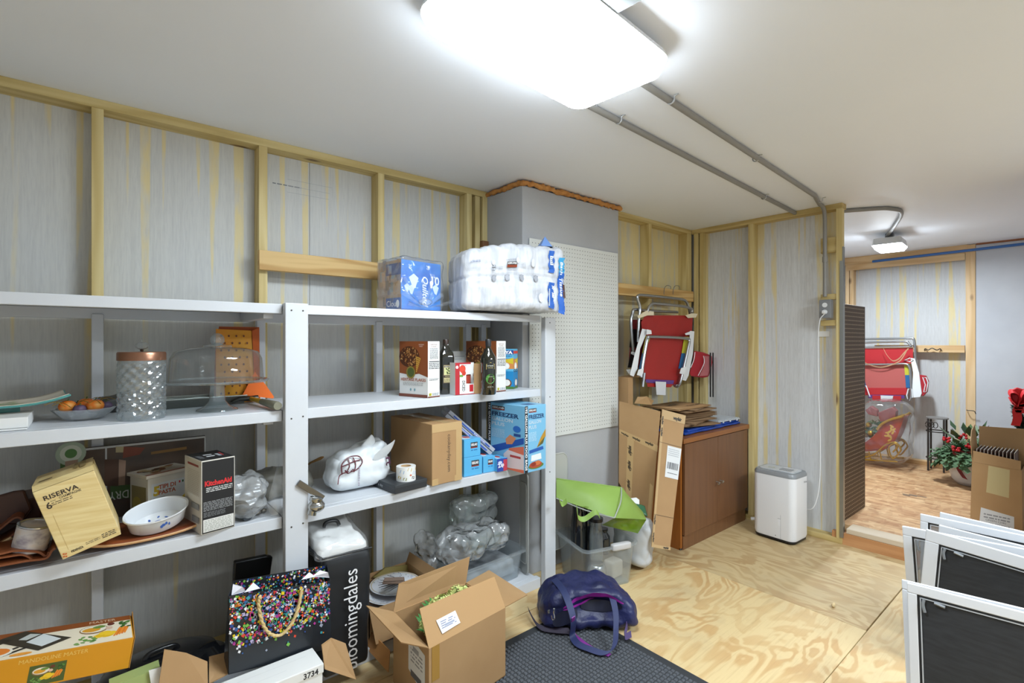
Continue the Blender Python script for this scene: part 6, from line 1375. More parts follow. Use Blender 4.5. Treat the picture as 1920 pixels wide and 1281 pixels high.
def zipline(pts, w_, m, name, off=.008):
    ps = spline([V((a, 0, b_)) for a, b_ in pts], 8); g = G(); vs = []
    for i, p in enumerate(ps):
        ww = w_*sin(pi*(i+.5)/len(ps))**.6; vs += [fpt(p.x, p.z+ww, off), fpt(p.x, p.z-ww, off)]
    g.add(vs, [(2*i, 2*i+1, 2*i+3, 2*i+2) for i in range(len(ps)-1)]); g.build(name, m, db, world=True, smooth=60)
zipline([(-.15, .135), (-.05, .165), (.06, .18), (.17, .165)], .013, MG, 'lining')
zipline([(-.15, .125), (-.06, .125), (.02, .145)], .006, MG, 'lining', .010)
zipline([(-.05, .11), (.05, .11), (.16, .14)], .026, NVD, 'opening', .007)
zipline([(-.20, .07), (-.15, .08), (-.07, .085)], .04, NVD, 'side_pocket', .005)
def strap3(pts, wv, m, name, th=.004):
    g = G(); g.ribbon(spline(pts, 7), wv, th); g.build(name, m, db, world=True, smooth=50)
def G_(x, y, z): return onZ(x, y, z)
def DD(x, y, D): return ondist(x, y, D)
strap3([DD(1034, 1090, 2.62), DD(1050, 1110, 2.50), DD(1063, 1140, 2.42), DD(1070, 1170, 2.38), G_(1068, 1195, .03), G_(1078, 1212, .02), G_(1100, 1222, .02), G_(1130, 1230, .02), G_(1147, 1215, .04), DD(1150, 1180, 2.38), DD(1149, 1150, 2.44), DD(1140, 1115, 2.52), DD(1128, 1092, 2.62)], V((.03, -.008, .012)), STR, 'carry_handle')
strap3([DD(1072, 1160, 2.36), G_(1072, 1190, .02), G_(1088, 1206, .014), G_(1112, 1222, .014), G_(1140, 1232, .014)], V((.018, -.004, .006)), mat('magenta trim', '#7d2f86', .5), 'handle_lining')
strap3([G_(992, 1148, .05), G_(1002, 1168, .03), G_(1015, 1183, .02), G_(1040, 1188, .02), G_(1070, 1190, .02)], V((.015, .028, .012)), mat('dark purple webbing', '#332c3c', .6), 'shoulder_strap')
strap3([DD(1150, 1130, 2.55), DD(1165, 1150, 2.6), G_(1176, 1175, .05), G_(1172, 1200, .03), G_(1184, 1196, .02)], V((.02, .02, .016)), PU, 'shoulder_strap')
g = G().tube(spline([DD(1038, 1150, 2.37), DD(1040, 1160, 2.36), DD(1036, 1163, 2.36), DD(1034, 1155, 2.37)], 4), .003, 6).tube([DD(1029, 1145, 2.37), DD(1030, 1150, 2.37)], .006, 6).tube([DD(1039, 1142, 2.37), DD(1039, 1150, 2.37)], .005, 6); g.build('zip_pull', CHROME, db, world=True, smooth=60)
# small debris on the floor
p = onZ(1563, 1139, 0); G().ball((0, 0, .012), .014, 8, 6, sc=(1.3, .7, .8), fn=lambda q: q+q.normalized()*crumple(q, .008, 60, 2)).build('foam_crumb', mat('cream crumb', '#d8c194', .8), loc=(p.x, p.y, 0), label='small cream coloured crumb of foam on the plywood floor', cat='crumb')
# ================================================================== CABINET AND ALCOVE
CX0, CX1, CY, CT = 3.12, 4.075, 1.885, .775
OAK = wood('oak laminate', '#7d5638', '#6c482e', 'Z', 7, .4, False, streak=.8); OAKS = mat('orange oak side', '#a9672c', .4, col2='#98591f', ns=4, stretch=(8, 8, 1))
cbn = T('cabinet', 'brown laminate two-door base cabinet in the alcove', 'cabinet', ((CX0+CX1)/2, 2.1, 0))
G().box(CX0, CY+.02, 0, CX0+.018, 2.35, CT-.035).box(CX1-.018, CY+.02, 0, CX1, 2.35, CT-.035).box(CX0+.018, CY+.05, .0, CX1-.018, 2.35, CT-.04).build('carcass', OAKS, cbn, world=True, bevel=.001)
G().box(CX0+.018, CY+.012, .0, CX1-.018, CY+.049, .095).build('plinth', OAK, cbn, world=True)
G().box(CX0-.012, CY-.012, CT-.034, CX1+.002, 2.37, CT).build('top', wood('oak top', '#9a6230', '#8a5426', 'X', 6, .35, False, streak=.8), cbn, world=True, bevel=.002)
xm = (CX0+CX1)/2
for x0, x1, s in ((CX0+.02, xm-.002, -1), (xm+.002, CX1-.002, 1)):
    d = G().box(x0, CY, .10, x1, CY+.019, CT-.042).build('door', OAK, cbn, world=True, bevel=.0015)
    hx_ = xm+s*.028; g = G(); g.tube([(hx_, CY-.0, .40), (hx_, CY-.03, .40)], .0055, 10); g.tube([(hx_-.004, CY-.03, .40), (hx_-.03, CY-.034, .395)], [.006, .008], 10); g.build('knob', mat('brushed nickel', '#b8b4ac', .3, .9), d, world=True, smooth=60)
G().box(CX0, CY+.02, .001, CX0+.05, CY+.03, .012).build('foot', PLASW, cbn, world=True)
# blue tarp, white tray and flattened cartons on the cabinet
BT = mat('blue tarp', '#163f94', .35, col2='#1a4aa8', ns=20, bs=.4, bscale=60)
tp = T('folded_tarp', 'folded blue tarp along the cabinet top', 'tarp', (3.7, 2.05, CT))
for i, (x0, x1, y0, y1, z) in enumerate(((3.22, 4.05, 1.93, 2.22, .002), (3.30, 4.06, 1.95, 2.2, .015))):
    G().rbox(x1-x0, y1-y0, .018, .007, 16, lambda q, n: q+n*crumple(q, .010, 12, i), M=Matrix.Translation(((x0+x1)/2, (y0+y1)/2, CT+z))).build('fold', BT, tp, world=True, smooth=50, merge=True)
zt = CT+.04; q = [onZ(1348, 770, zt+.03), onZ(1412, 785, zt), onZ(1365, 786, zt), ]
wt_ = T('ribbed_tray', 'white ribbed plastic tray lying on the blue tarp', 'tray', (3.88, 2.04, zt), radians(-3))
g = G(); g.box(-.15, -.10, 0, .17, .13, .006)
for i in range(11): x = -.14+i*.029; g.box(x, -.095, .006, x+.012, .125, .013)
g.build('tray', mat('white pvc', '#c9ced2', .4), wt_, bevel=.001, seg=1)
g = G()
for x in (-.1, 0, .1): g.ball((x, -.11, -.0), .008, 8, 6)
g.build('foot', MATS['white pvc'], wt_, smooth=60)
KD = mat('dull kraft', '#8f7253', .8, col2='#85684a', ns=4); r = random.Random(6)
zz = CT+.042
labs = ['lowest', 'second lowest', 'third lowest', 'fourth', 'fifth', 'sixth', 'seventh', 'eighth', 'ninth', 'tenth', 'topmost printed']
x_c, y_c = 3.46, 2.10
for i in range(11):
    w_, d_ = r.uniform(.36, .50), r.uniform(.22, .30); top = i == 10
    if top: w_, d_ = .50, .30
    cx, cy, a_ = x_c+r.uniform(-.05, .07)-(.04 if top else 0), y_c+r.uniform(-.02, .03), r.uniform(-.25, .3) if not top else .05
    tx, ty_ = r.uniform(-.01, .01), r.uniform(-.01, .01)
    o = T('flattened_carton', labs[i]+' flattened kraft carton of the pile on the cabinet', 'flattened carton', (cx, cy, zz), group='flattened cartons piled on the cabinet', rot=(ty_*.4, -tx*.4+(.02 if top else 0), a_))
    bend = r.uniform(-.003, .003)
    for k in range(2):
        g = G(); n = 8; vs = []
        for u in range(n+1):
            for v in (0, 1): X = -w_/2+w_*u/n; vs.append(V((X, (-d_/2 if v == 0 else d_/2)+.0*k, k*.0045+bend*(X/(w_/2))**2+.004*(k and abs(X)/(w_/2)))))
        g.add(vs, [(2*u, 2*u+2, 2*u+3, 2*u+1) for u in range(n)]); oo = g.build('sheet', KRAFT if top else KD, o, smooth=30); s_ = oo.modifiers.new('s', 'SOLIDIFY'); s_.thickness = .0035
    if top:
        ik = Ink(lambda u, v, e: V((u, v, .0085+bend*(u/(w_/2))**2+e+.004))); ik.text('WAYFAIR', -.13, -.02, .05, '#2a2522', rot=.1, width=.16, bold=.04).scribble(-.02, -.10, .2, -.07, 1, '#2a2522').text('THIS SIDE', .02, .04, .02, '#3a342e', rot=.1, width=.14)
        ik.build('printed_top', o)
    zz += .0135
# leaning flattened cartons against the cabinet side
def leancarton(name, label, pts, ref, prints, th=.006):
    n0 = (pts[1]-pts[0]).cross(pts[3]-pts[0]); c0 = V((0, 0, CZ)); rd = pts[2]-c0; pts[2] = c0+rd*(n0.dot(pts[0]-c0)/n0.dot(rd))
    o = T(name, label, 'flattened carton', pts[0]); g = G()
    n = (pts[1]-pts[0]).cross(pts[-1]-pts[0]).normalized(); n = -n if n.dot(pts[0]-V((0, 0, CZ))) < 0 else n; g.slab(pts, n*th); g.build('panel', KRAFT, o, world=True, bevel=.001)
    return o, n
Xp = 3.03
a1, a2, a3, a4 = onZ(1166, 1000, .0), onZ(1216, 1018, .0), onY(1239, 768, 1.98), onY(1161, 752, 2.24)
# big panel: from pillar corner to middle fold
BL = V((2.80, 2.27, .002)); 
def P3(px, py, D): return ondist(px, py, D)
DL, DM, DR = 3.46, 3.34, 3.22
big = [P3(1160, 905, DL), P3(1218, 1012, DM-.04), P3(1238, 772, DM+.06), P3(1161, 753, DL+.06)]
o, n = leancarton('flattened_carton', 'large flattened carton with taped seams leaning between pillar and cabinet', big, None, None)
tapef = lambda u, v, e, q=big: bil(q, u, v)+V((0, -1, 0))*(e+.003)
TP = '#bd9c6c'; ik = Ink(tapef)
ik.poly([(0, .60), (1, .68), (1, .73), (0, .655)], TP).poly([(.22, .0), (.40, .0), (.40, .66), (.22, .64)], TP).poly([(.88, .0), (.96, .0), (.96, .4), (.88, .4)], TP)
for (u, v, rr) in ((.04, .62, .12), (.35, .655, .12), (.68, .69, .12)): ik.text('wayfair', u, v, .022, '#2a221a', width=.22, rot=.06, bold=.05)
for v in (.56, .40, .20): ik.text('wayfair', .27, v, .10, '#2a221a', rot=-pi/2, width=.10, bold=.05)
ik.build('printed_tape', o, world=True)
nar = [P3(1221, 1026, 3.10), P3(1256, 1032, 3.08), P3(1285, 780, 3.36), P3(1241, 768, 3.40)]
o, n = leancarton('flattened_carton', 'tall narrow flattened carton with white shipping label leaning on the cabinet corner', nar, None, None)
ik = Ink(lambda u, v, e: bil(nar, u, v)+V((0, -1, 0))*(e+.003))
ik.poly([(.0, .0), (1, 0), (1, .02), (0, .02)], TP).rect(.0, .93, 1, 1, TP).rect(.0, .0, .10, 1, TP).rect(.0, .22, 1, .223, '#6b5236').rect(.0, .745, 1, .748, '#6b5236')
ik.rect(.36, .50, .98, .735, '#dadada').scribble(.42, .66, .9, .72, 4, '#b0b2b6').scribble(.45, .53, .9, .54, 1, '#2e2e30')
r = random.Random(9); u = .42
while u < .9: w_ = r.uniform(.01, .03); ik.rect(u, .565, min(u+w_, .9), .615, '#3c3c40'); u += w_+r.uniform(.01, .025)
ik.text('wayfair', .48, .945, .028, '#2a221a', rot=0, width=.36, bold=.05)
for v in (.95, .86, .22, .10): ik.text('wayfair', .02, v, .07, '#2a221a', rot=-pi/2, width=.07, bold=.05)
ik.text('wayfair', .6, .005, .014, '#2a221a', width=.3, bold=.05)
ik.build('printed_tape', o, world=True)
# third carton under: top box (with open flap) and small box
f = (onZ(1160, 762, .72),)
o = T('carton', 'kraft carton with a raised end flap under the small box beside the pillar', 'carton', (2.98, 2.31, CT))
x0 = 2.965; G().box(x0, 2.20, .775, 3.20, 2.385, .815).build('body', KRAFT, o, world=True, bevel=.002)
g = G().slab([P3(1190, 757, 3.42), P3(1222, 760, 3.38), P3(1226, 752, 3.36), P3(1213, 744, 3.38), P3(1196, 745, 3.42)], (0, .003, 0)); g.build('flap', KRAFT, o, world=True)
sA = V((2.955, 2.26, .816)); w_ = onY(1187, 740, 2.22).x-2.955
o = T('small_carton', 'small kraft carton with pale tape square beside the pillar under the beach chair', 'carton', (3.05, 2.27, .816))
zt_ = onY(1187, 708, 2.22).z; x1 = onY(1187, 740, 2.22).x; x2 = onY(1200, 740, 2.30).x
G().box(2.955, 2.22, .816, x1, 2.33, zt_).build('body', KRAFT, o, world=True, bevel=.002)
g = G().slab([(x1, 2.22, zt_), (x1, 2.33, zt_), (x1+.16, 2.33, zt_+.004), (x1+.12, 2.22, zt_-.004)], (0, 0, .003)); g.build('flap', KRAFT, o, world=True)
Ink(lambda u, v, e: V((2.955+u, 2.22-e, .816+v))).rect(.03, .04, w_*.75, .10, '#b9a47e').build('tape_square', o, world=True)
# ================================================================== BEACH CHAIRS
RDF = mat('red canvas', '#a3231f', .55, col2='#96201d', ns=3); CRM = mat('cream webbing', '#d9cdb0', .6)
STY, STB, STP = mat('yellow canvas', '#b9b32f', .6), mat('blue canvas', '#1f5f92', .6), mat('purple canvas', '#5d3a80', .6); RD2 = mat('red mesh', '#b35a55', .6)
def chair(name, label, f, mirror=False):
    # f(px,py,layer) -> world point on the hanging plane
    root = T(name, label, 'beach chair', f(1250, 742, 0))
    def tb(nm, pts, r=.0115, lay=0, cl=False, m=ALU):
        if cl: ps = [f(x, y, lay) for x, y in pts]
        else: ps = spline([f(x, y, lay) for x, y in pts], 5)
        g = G().tube(ps, r, 10, closed=cl); return g.build(nm, m, root, world=True, smooth=60)
    def pn(nm, pts, m, lay, th=.004):
        g = G().slab([f(x, y, lay) for x, y in pts], f(1250, 640, lay-th)-f(1250, 640, lay)); return g.build(nm, m, root, world=True, bevel=.001, seg=1)
    # layers in metres toward the viewer (positive = nearer)
    pn('back_canvas', [(1212, 588), (1222, 592), (1296, 592), (1299, 596), (1296, 640), (1206, 640), (1202, 605)], RDF, .01)
    pn('seat_canvas', [(1208, 632), (1293, 632), (1276, 725), (1207, 715)], RDF, .035)
    pn('stripe_left_yellow', [(1211, 630), (1221, 630), (1208, 663), (1204, 663)], STY, .042); pn('stripe_left_blue', [(1204, 663), (1208, 663), (1203, 693), (1197, 695)], STB, .042)
    pn('stripe_right_yellow', [(1283, 632), (1292, 632), (1288, 663), (1278, 663)], STY, .042); pn('stripe_right_blue', [(1278, 663), (1288, 663), (1283, 691), (1272, 692)], STB, .042)
    pn('bottom_band', [(1211, 712), (1264, 714), (1262, 722), (1211, 718)], STP, .046)
    pn('bottom_roll', [(1213, 719), (1262, 721), (1258, 727), (1214, 726)], RDF, .05, .01)
    pn('armrest', [(1204, 617), (1215, 619), (1200, 655), (1195, 692), (1188, 707), (1181, 704), (1190, 665)], PLASW, .05, .018)
    pn('armrest', [(1294, 621), (1302, 622), (1299, 665), (1291, 705), (1286, 715), (1278, 713), (1283, 690), (1291, 655)], PLASW, .05, .018)
    tb('upper_frame', [(1196, 642), (1198, 600), (1200, 578), (1195, 560), (1197, 555), (1206, 554), (1245, 558), (1278, 562), (1286, 566), (1290, 574), (1294, 590)], lay=-.01)
    tb('upper_frame', [(1214, 586), (1216, 578), (1222, 571), (1232, 570), (1280, 575), (1296, 580), (1297, 586)], lay=.02)
    tb('upper_frame', [(1188, 664), (1183, 610), (1186, 588), (1190, 581), (1210, 583), (1270, 586)], lay=-.035)
    tb('seat_frame', [(1202, 708), (1206, 680), (1212, 645), (1215, 635), (1222, 632), (1285, 635), (1292, 640), (1291, 648), (1283, 685), (1275, 718), (1270, 724)], lay=.07)
    tb('seat_frame', [(1205, 726), (1208, 700)], lay=.04); tb('lower_leg', [(1265, 724), (1272, 724), (1277, 705)], lay=.055)
    for x, y in ((1201, 700), (1281, 697)): pn('bracket', [(x-7, y+4), (x-4, y-6), (x+6, y-9), (x+5, y), (x+1, y+6)], PLASW, .082, .008)
    for pts in (((1195, 593), (1212, 583), (1226, 585), (1226, 592), (1214, 592), (1197, 598)), ((1285, 592), (1297, 588), (1308, 589), (1305, 596), (1290, 597))): pn('corner_bracket', pts, CRM, .03, .01)
    for pts in (((1213, 618), (1221, 620), (1222, 627), (1212, 628)), ((1284, 626), (1294, 622), (1295, 628), (1286, 629))): pn('hinge', pts, PLASW, .075, .008)
    for pts in (((1179, 702), (1174, 694), (1183, 693), (1186, 700)), ((1190, 668), (1183, 664), (1184, 660), (1193, 662))): pn('hinge', pts, PLASW, .0, .01)
    pn('white_tag', [(1229, 716), (1249, 717), (1248, 742), (1231, 741)], mat('white cloth', '#d3d4d6', .7), .065, .003)
    return root
def f1(px, py, lay=0): return onY(px, py, 2.24-lay)
ch1 = chair('beach_chair', 'folded red beach chair with striped sides hanging from the alcove batten', f1)
g = G(); M = None; pc1 = f1(1314, 688, 0)
PK = mat('dusty pink canvas', '#b96a6e', .6)
def pouch(root, pts, pts2, f, lay):
    g = G().slab([f(x, y, lay) for x, y in pts], f(1300, 640, lay+.05)-f(1300, 640, lay)); g.build('cooler_pouch', mat('crimson canvas', '#a81c2a', .55), root, world=True, bevel=.012, seg=3)
    g = G().slab([f(x, y, lay+.052) for x, y in pts2], f(1300, 640, lay+.004)-f(1300, 640, lay)); g.build('pouch_side', PK, root, world=True, bevel=.001)
pouch(ch1, [(1301, 658), (1318, 661), (1334, 667), (1335, 680), (1328, 706), (1318, 708), (1295, 705), (1293, 698), (1299, 680)], [(1320, 668), (1334, 669), (1334, 684), (1327, 705), (1311, 706), (1319, 690)], f1, -.02)
g = G().tube(spline([f1(x, y, .055) for x, y in ((1303, 661), (1301, 675), (1295, 690))], 5), .003, 6).tube(spline([f1(x, y, .06) for x, y in ((1319, 668), (1320, 682), (1309, 705))], 5), .003, 6); g.build('pouch_piping', PLASW, ch1, world=True, smooth=60)
# second chair hidden behind the first
ch1b = T('beach_chair', 'second folded chair mostly hidden behind the red striped one', 'beach chair', f1(1195, 740, -.1))
g = G().slab([f1(1186, 600, -.06), f1(1215, 600, -.06), f1(1215, 690, -.06), f1(1180, 690, -.06)], (0, .01, 0)); g.build('canvas', mat('dark red canvas', '#7d1f26', .6), ch1b, world=True, bevel=.002)
g = G().slab([f1(1186, 618, -.05), f1(1196, 618, -.05), f1(1194, 652, -.05), f1(1182, 652, -.05)], (0, .01, 0)).slab([f1(1179, 690, -.05), f1(1186, 650, -.05), f1(1190, 690, -.05)], (0, .01, 0)); g.build('strap_end', BLACKP, ch1b, world=True)
g = G()
for x in (1332, 1337): g.tube([onX(x, 662, 4.05), onX(x, 745, 4.05)], .006, 8)
g.build('lower_leg', BLACKP, ch1b, world=True, smooth=60)
# far room chair
XCH = XF-.12
def f2_(px, py, lay=0):
    # maps the far chair picture area (1615..1735 x 635..750) in the same drawing coordinates
    return onX(px, py, XCH-lay)
c2_ = T('beach_chair', 'folded red beach chair with white armrest hanging on the far room wall', 'beach chair', f2_(1670, 750))
def tb2(nm, pts, r=.012, lay=0, m=ALU): return G().tube(spline([f2_(x, y, lay) for x, y in pts], 5), r, 10).build(nm, m, c2_, world=True, smooth=60)
def pn2(nm, pts, m, lay, th=.005): return G().slab([f2_(x, y, lay) for x, y in pts], (-th, 0, 0)).build(nm, m, c2_, world=True, bevel=.001, seg=1)
RED2 = mat('bright red canvas', '#b5232a', .5)
pn2('back_canvas', [(1600, 654), (1712, 653), (1712, 682), (1600, 684)], RED2, .0)
pn2('seat_canvas', [(1600, 682), (1700, 682), (1702, 742), (1610, 742)], RD2, .04); pn2('seat_front', [(1606, 728), (1700, 728), (1700, 741), (1610, 741)], RED2, .046)
pn2('stripe_yellow', [(1695, 682), (1706, 682), (1707, 704), (1697, 704)], STY, .05); pn2('stripe_blue', [(1697, 704), (1707, 704), (1708, 728), (1699, 728)], STB, .05)
pn2('stripe_yellow', [(1613, 686), (1621, 686), (1620, 704), (1613, 704)], STY, .05); pn2('stripe_blue', [(1613, 704), (1620, 704), (1624, 726), (1613, 724)], STB, .05)
pn2('bottom_band', [(1628, 740), (1696, 742), (1696, 748), (1628, 747)], STP, .045); pn2('bottom_roll', [(1636, 742), (1690, 743), (1690, 751), (1636, 750)], RED2, .055, .01)
pn2('white_tag', [(1651, 742), (1675, 743), (1673, 752), (1652, 752)], MATS['white cloth'], .07, .003)
tb2('upper_frame', [(1595, 637), (1650, 636), (1706, 635), (1713, 637), (1715, 645), (1716, 665), (1718, 690)], lay=.0); tb2('upper_frame', [(1595, 644), (1690, 641), (1702, 643), (1708, 650)], lay=.03); tb2('upper_frame', [(1595, 652), (1712, 651)], lay=.02, r=.009)
tb2('seat_frame', [(1595, 684), (1660, 684), (1695, 683), (1704, 687), (1707, 700), (1709, 740), (1706, 752)], lay=.075)
pn2('armrest', [(1708, 672), (1716, 673), (1724, 700), (1729, 738), (1726, 745), (1714, 746), (1711, 735), (1713, 700)], PLASW, .06, .02)
for pts in (((1697, 676), (1706, 672), (1712, 676), (1706, 679)), ((1700, 742), (1703, 730), (1710, 730), (1711, 746), (1702, 749)), ((1617, 724), (1624, 724), (1631, 744), (1620, 745))): g = G().tube([f2_(x, y, .085) for x, y in pts], .006, 8, closed=True).build('bracket', PLASW, c2_, world=True, smooth=60)
pn2('cooler_pouch', [(1724, 703), (1737, 705), (1742, 715), (1740, 735), (1732, 743), (1728, 740)], mat('crimson canvas', '#a81c2a', .55), .0, .06); G().tube([f2_(x, y, .062) for x, y in ((1730, 708), (1737, 709), (1740, 718), (1737, 735), (1732, 736), (1735, 722))], .005, 6, closed=True).build('pouch_piping', PLASW, c2_, world=True, smooth=60)
for pts in (((1657, 655), (1664, 668), (1674, 678), (1685, 675), (1695, 664), (1704, 655)), ((1612, 672), (1625, 683), (1648, 690), (1668, 687), (1688, 678), (1700, 660))):
    ps = spline([f2_(x, y, .09) for x, y in pts], 6); g = G(); g.ribbon(ps, V((-.004, .004, .011)), .003); g.build('carry_strap', mat('tan webbing', '#c39a78', .6), c2_, world=True, smooth=50)
# ================================================================== DEHUMIDIFIER
dh = T('dehumidifier', 'white dehumidifier with grey top standing beside the cabinet', 'dehumidifier', (3.905, 1.565, 0), radians(-3))
DW2 = mat('glossy white plastic', '#e9ebef', .3); W_, D_, H_ = .235, .30, .50
loft(G(), [[(x, y, z) for x, y in rrect(W_*s, D_*s, .045, 6)] for s, z in ((.96, .025), (1, .045), (1, H_-.03))]).build('body', DW2, dh, smooth=40)
loft(G(), [[(x, y, z) for x, y in rrect(W_*.97, D_*.97, .045, 6)] for z in (.012, .0248)]).build('base', BLACKP, dh, smooth=40)
loft(G(), [[(x, y, z) for x, y in rrect(W_*s, D_*s, .045, 6)] for s, z in ((1, H_-.0295), (1.0, H_-.015), (.95, H_))]).build('top', mat('grey top plastic', '#8e9296', .35), dh, smooth=40)
loft(G(), [[(x, y, z) for x, y in rrect(.16, .25, .03, 5)] for z in (H_+.0005, H_+.005)]).build('control_panel', mat('pale panel', '#c3c6c8', .3), dh, bevel=.001)
g = G().box(-.07, -.115, H_+.0055, .07, .0, H_+.0085); g.build('display', mat('silver panel', '#d2d4d6', .25), dh, bevel=.001)
ik = Ink(lambda u, v, e: V((u, v, H_+.009+e))); ik.rect(-.05, -.09, .02, -.01, '#8e9194').scribble(-.045, -.085, .015, -.015, 6, '#bcbec0'); ik.build('printed_display', dh)
ik = Ink(lambda u, v, e: V((u, v, H_+.0055+e))); ik.ell(-.01, .06, .022, .022, '#b7b98a').ell(-.01, .06, .016, .016, '#c3c6c8'); ik.build('printed_icon', dh)
ik = Ink(lambda u, v, e: V((-W_/2-e, -u, v))); ik.rect(.055, .03, .0565, .20, '#a9acb2').rect(.035, .17, .055, .172, '#7d8086').rect(.037, .12, .055, .168, '#eceef2').ell(.02, .045, .003, .003, '#44464a'); ik.build('bucket_seam', dh)
ik = Ink(lambda u, v, e: V((u, -D_/2-e, v))); ik.text('Midea', .03, H_-.075, .014, '#77797d'); ik.build('printed_name', dh)
G().tube([(-.02, D_/2, .09), (-.03, D_/2+.03, .09), (-.035, D_/2+.05, .085)], [.012, .012, .014], 12).build('drain_spout', PLASW, dh, smooth=50)
# ================================================================== FAR ROOM OBJECTS
# sleigh in clear plastic
XS = 6.35
def fs(px, py, x=XS): return onX(px, py, x)
sl = T('sleigh', 'red and gold decorative sleigh filled with greenery inside clear plastic', 'sleigh', V((6.5, fs(1655, 862).y, ZF)))
SR = mat('sleigh red', '#8e2418', .3, col2='#a4301c', ns=5); GD = mat('antique gold', '#b8922f', .3, .8)
side = [(1600, 838), (1612, 846), (1660, 842), (1678, 825), (1688, 800), (1694, 782), (1680, 786), (1662, 792), (1650, 803), (1638, 818), (1620, 832)]
for x in (XS, XS+.22): g = G().slab([fs(px, py)+V((x-XS, 0, 0)) for px, py in side], (.012, 0, 0)); g.build('side', SR, sl, world=True, bevel=.003)
g = G(); bot = [fs(px, py) for px, py in ((1600, 838), (1612, 846), (1660, 842), (1678, 825), (1688, 800), (1694, 782))]; g.ribbon(spline(bot, 4), (.22, 0, 0), .01); g.build('back_shell', SR, sl, world=True, smooth=40)
for x in (XS-.01, XS+.24): G().tube(spline([fs(px, py)+V((x-XS, 0, 0)) for px, py in ((1645, 806), (1655, 795), (1672, 787), (1690, 782), (1696, 778))], 5), .014, 8).build('gold_rail', GD, sl, world=True, smooth=60)
for x in (XS-.02, XS+.24):
    g = G().tube(spline([fs(px, py)+V((x-XS, 0, 0)) for px, py in ((1675, 848), (1684, 838), (1678, 832), (1668, 838), (1670, 852), (1676, 860), (1686, 850), (1690, 842), (1680, 830), (1662, 834), (1640, 852), (1618, 858), (1600, 855))], 5), .008, 7).tube([fs(1605, 861)+V((x-XS, 0, 0)), fs(1684, 866)+V((x-XS, 0, 0))], .007, 7)
    for a in (1630, 1650): g.tube([fs(a, 846)+V((x-XS, 0, 0)), fs(a+4, 862)+V((x-XS, 0, 0))], .006, 6)
    g.build('runner', GD, sl, world=True, smooth=60)
ik = Ink(lambda u, v, e: V((XS-.0005-e, -u, v))); r = random.Random(3)
for (px, py) in ((1668, 810), (1671, 805), (1674, 812), (1666, 817), (1670, 820), (1664, 812), (1662, 818), (1672, 800), (1676, 806), (1668, 826)): q = fs(px, py); ik.ell(-q.y, q.z, .022, .010, '#c8a03c', 8, r.random()*3)
ik.build('painted_sprig', sl, world=True)
g = G(); g2 = G()
for i in range(60):
    q = fs(r.uniform(1606, 1650), r.uniform(795, 822))+V((r.uniform(.04, .2), 0, 0)); d = V((r.uniform(-1, 1), r.uniform(-1, 1), r.uniform(0, 1))).normalized(); s = d.orthogonal().normalized()
    g.add([q-d*.04, q+s*.015, q+d*.05, q-s*.015], [(0, 1, 2, 3)])
    if i % 5 == 0: g2.ball(q, .03, 8, 6)
g.build('greenery', mat('holiday green', '#2d5a32', .6), sl, world=True, kind='stuff'); g2.build('gold_bauble', GD, sl, world=True, smooth=60, kind='stuff')
g = G().slab([fs(1622, 770), fs(1632, 762), fs(1644, 770), fs(1645, 782), fs(1628, 778)], (.08, 0, 0)).slab([fs(1645, 775), fs(1672, 764), fs(1680, 772), fs(1678, 786), (fs(1650, 792))], (.1, 0, 0)); g.build('red_parcel', mat('dusty red parcel', '#7c3434', .5), sl, world=True, bevel=.006)
cy, cz0, cz1 = fs(1655, 800).y, ZF+.06, fs(1655, 752).z
G().rbox(.42, abs(fs(1612, 800).y-fs(1700, 800).y)*1.0, cz1-cz0, .12, 30, lambda q, n: q+n*crumple(q, .05, 5, 3), M=Matrix.Translation((XS+.11, fs(1658, 800).y, cz0))).build('plastic_cover', clearmat('loose sleeve', haze=.05, rough=.12, gloss=2.0), sl, world=True, smooth=18, merge=True)
# wire stand
XS2 = 6.55
def f3(px, py): return onX(px, py, XS2)
ws = T('plant_stand', 'dark wire plant stand with round top behind the potted greenery', 'plant stand', V((XS2+.12, f3(1755, 870).y, ZF)))
IR = mat('dark wrought iron', '#4a4644', .5, .6)
L1, L2 = f3(1738, 875), f3(1769, 878); zt = f3(1750, 787).z; cxy = V(((L1.x+L2.x)/2+.10, (L1.y+L2.y)/2, 0)); Rr = abs(L1.y-L2.y)*.52
g = G()
for k in range(4):
    a_ = pi/4+k*pi/2; q = V((cxy.x+Rr*cos(a_)*1.3, cxy.y+Rr*sin(a_)*1.3, 0)); G().tube([(q.x, q.y, ZF+.001), (q.x, q.y, zt)], .009, 7).build('leg', IR, ws, world=True, smooth=50)
g.lathe([(0, zt), (Rr*1.35, zt), (Rr*1.35, zt+.012), (0, zt+.012)], 28, (cxy.x, cxy.y, 0)); g.build('top', mat('grey round top', '#7d7a77', .5), ws, world=True)
for z in (zt-.13, ZF+.13): G().tube([(cxy.x+Rr*1.3*cos(2*pi*k/20), cxy.y+Rr*1.3*sin(2*pi*k/20), z) for k in range(20)], .006, 6, closed=True).build('ring', IR, ws, world=True, smooth=60)
g = G()
for k in range(3): g.tube(spline([V((cxy.x-Rr*1.3, cxy.y+Rr*.9-.03*k+.02*cos(t), zt-.06+.03*sin(t))) for t in (0, 1.2, 2.4, 3.6, 4.8, 6)], 3), .004, 5)
g.build('scroll', IR, ws, world=True, smooth=60)
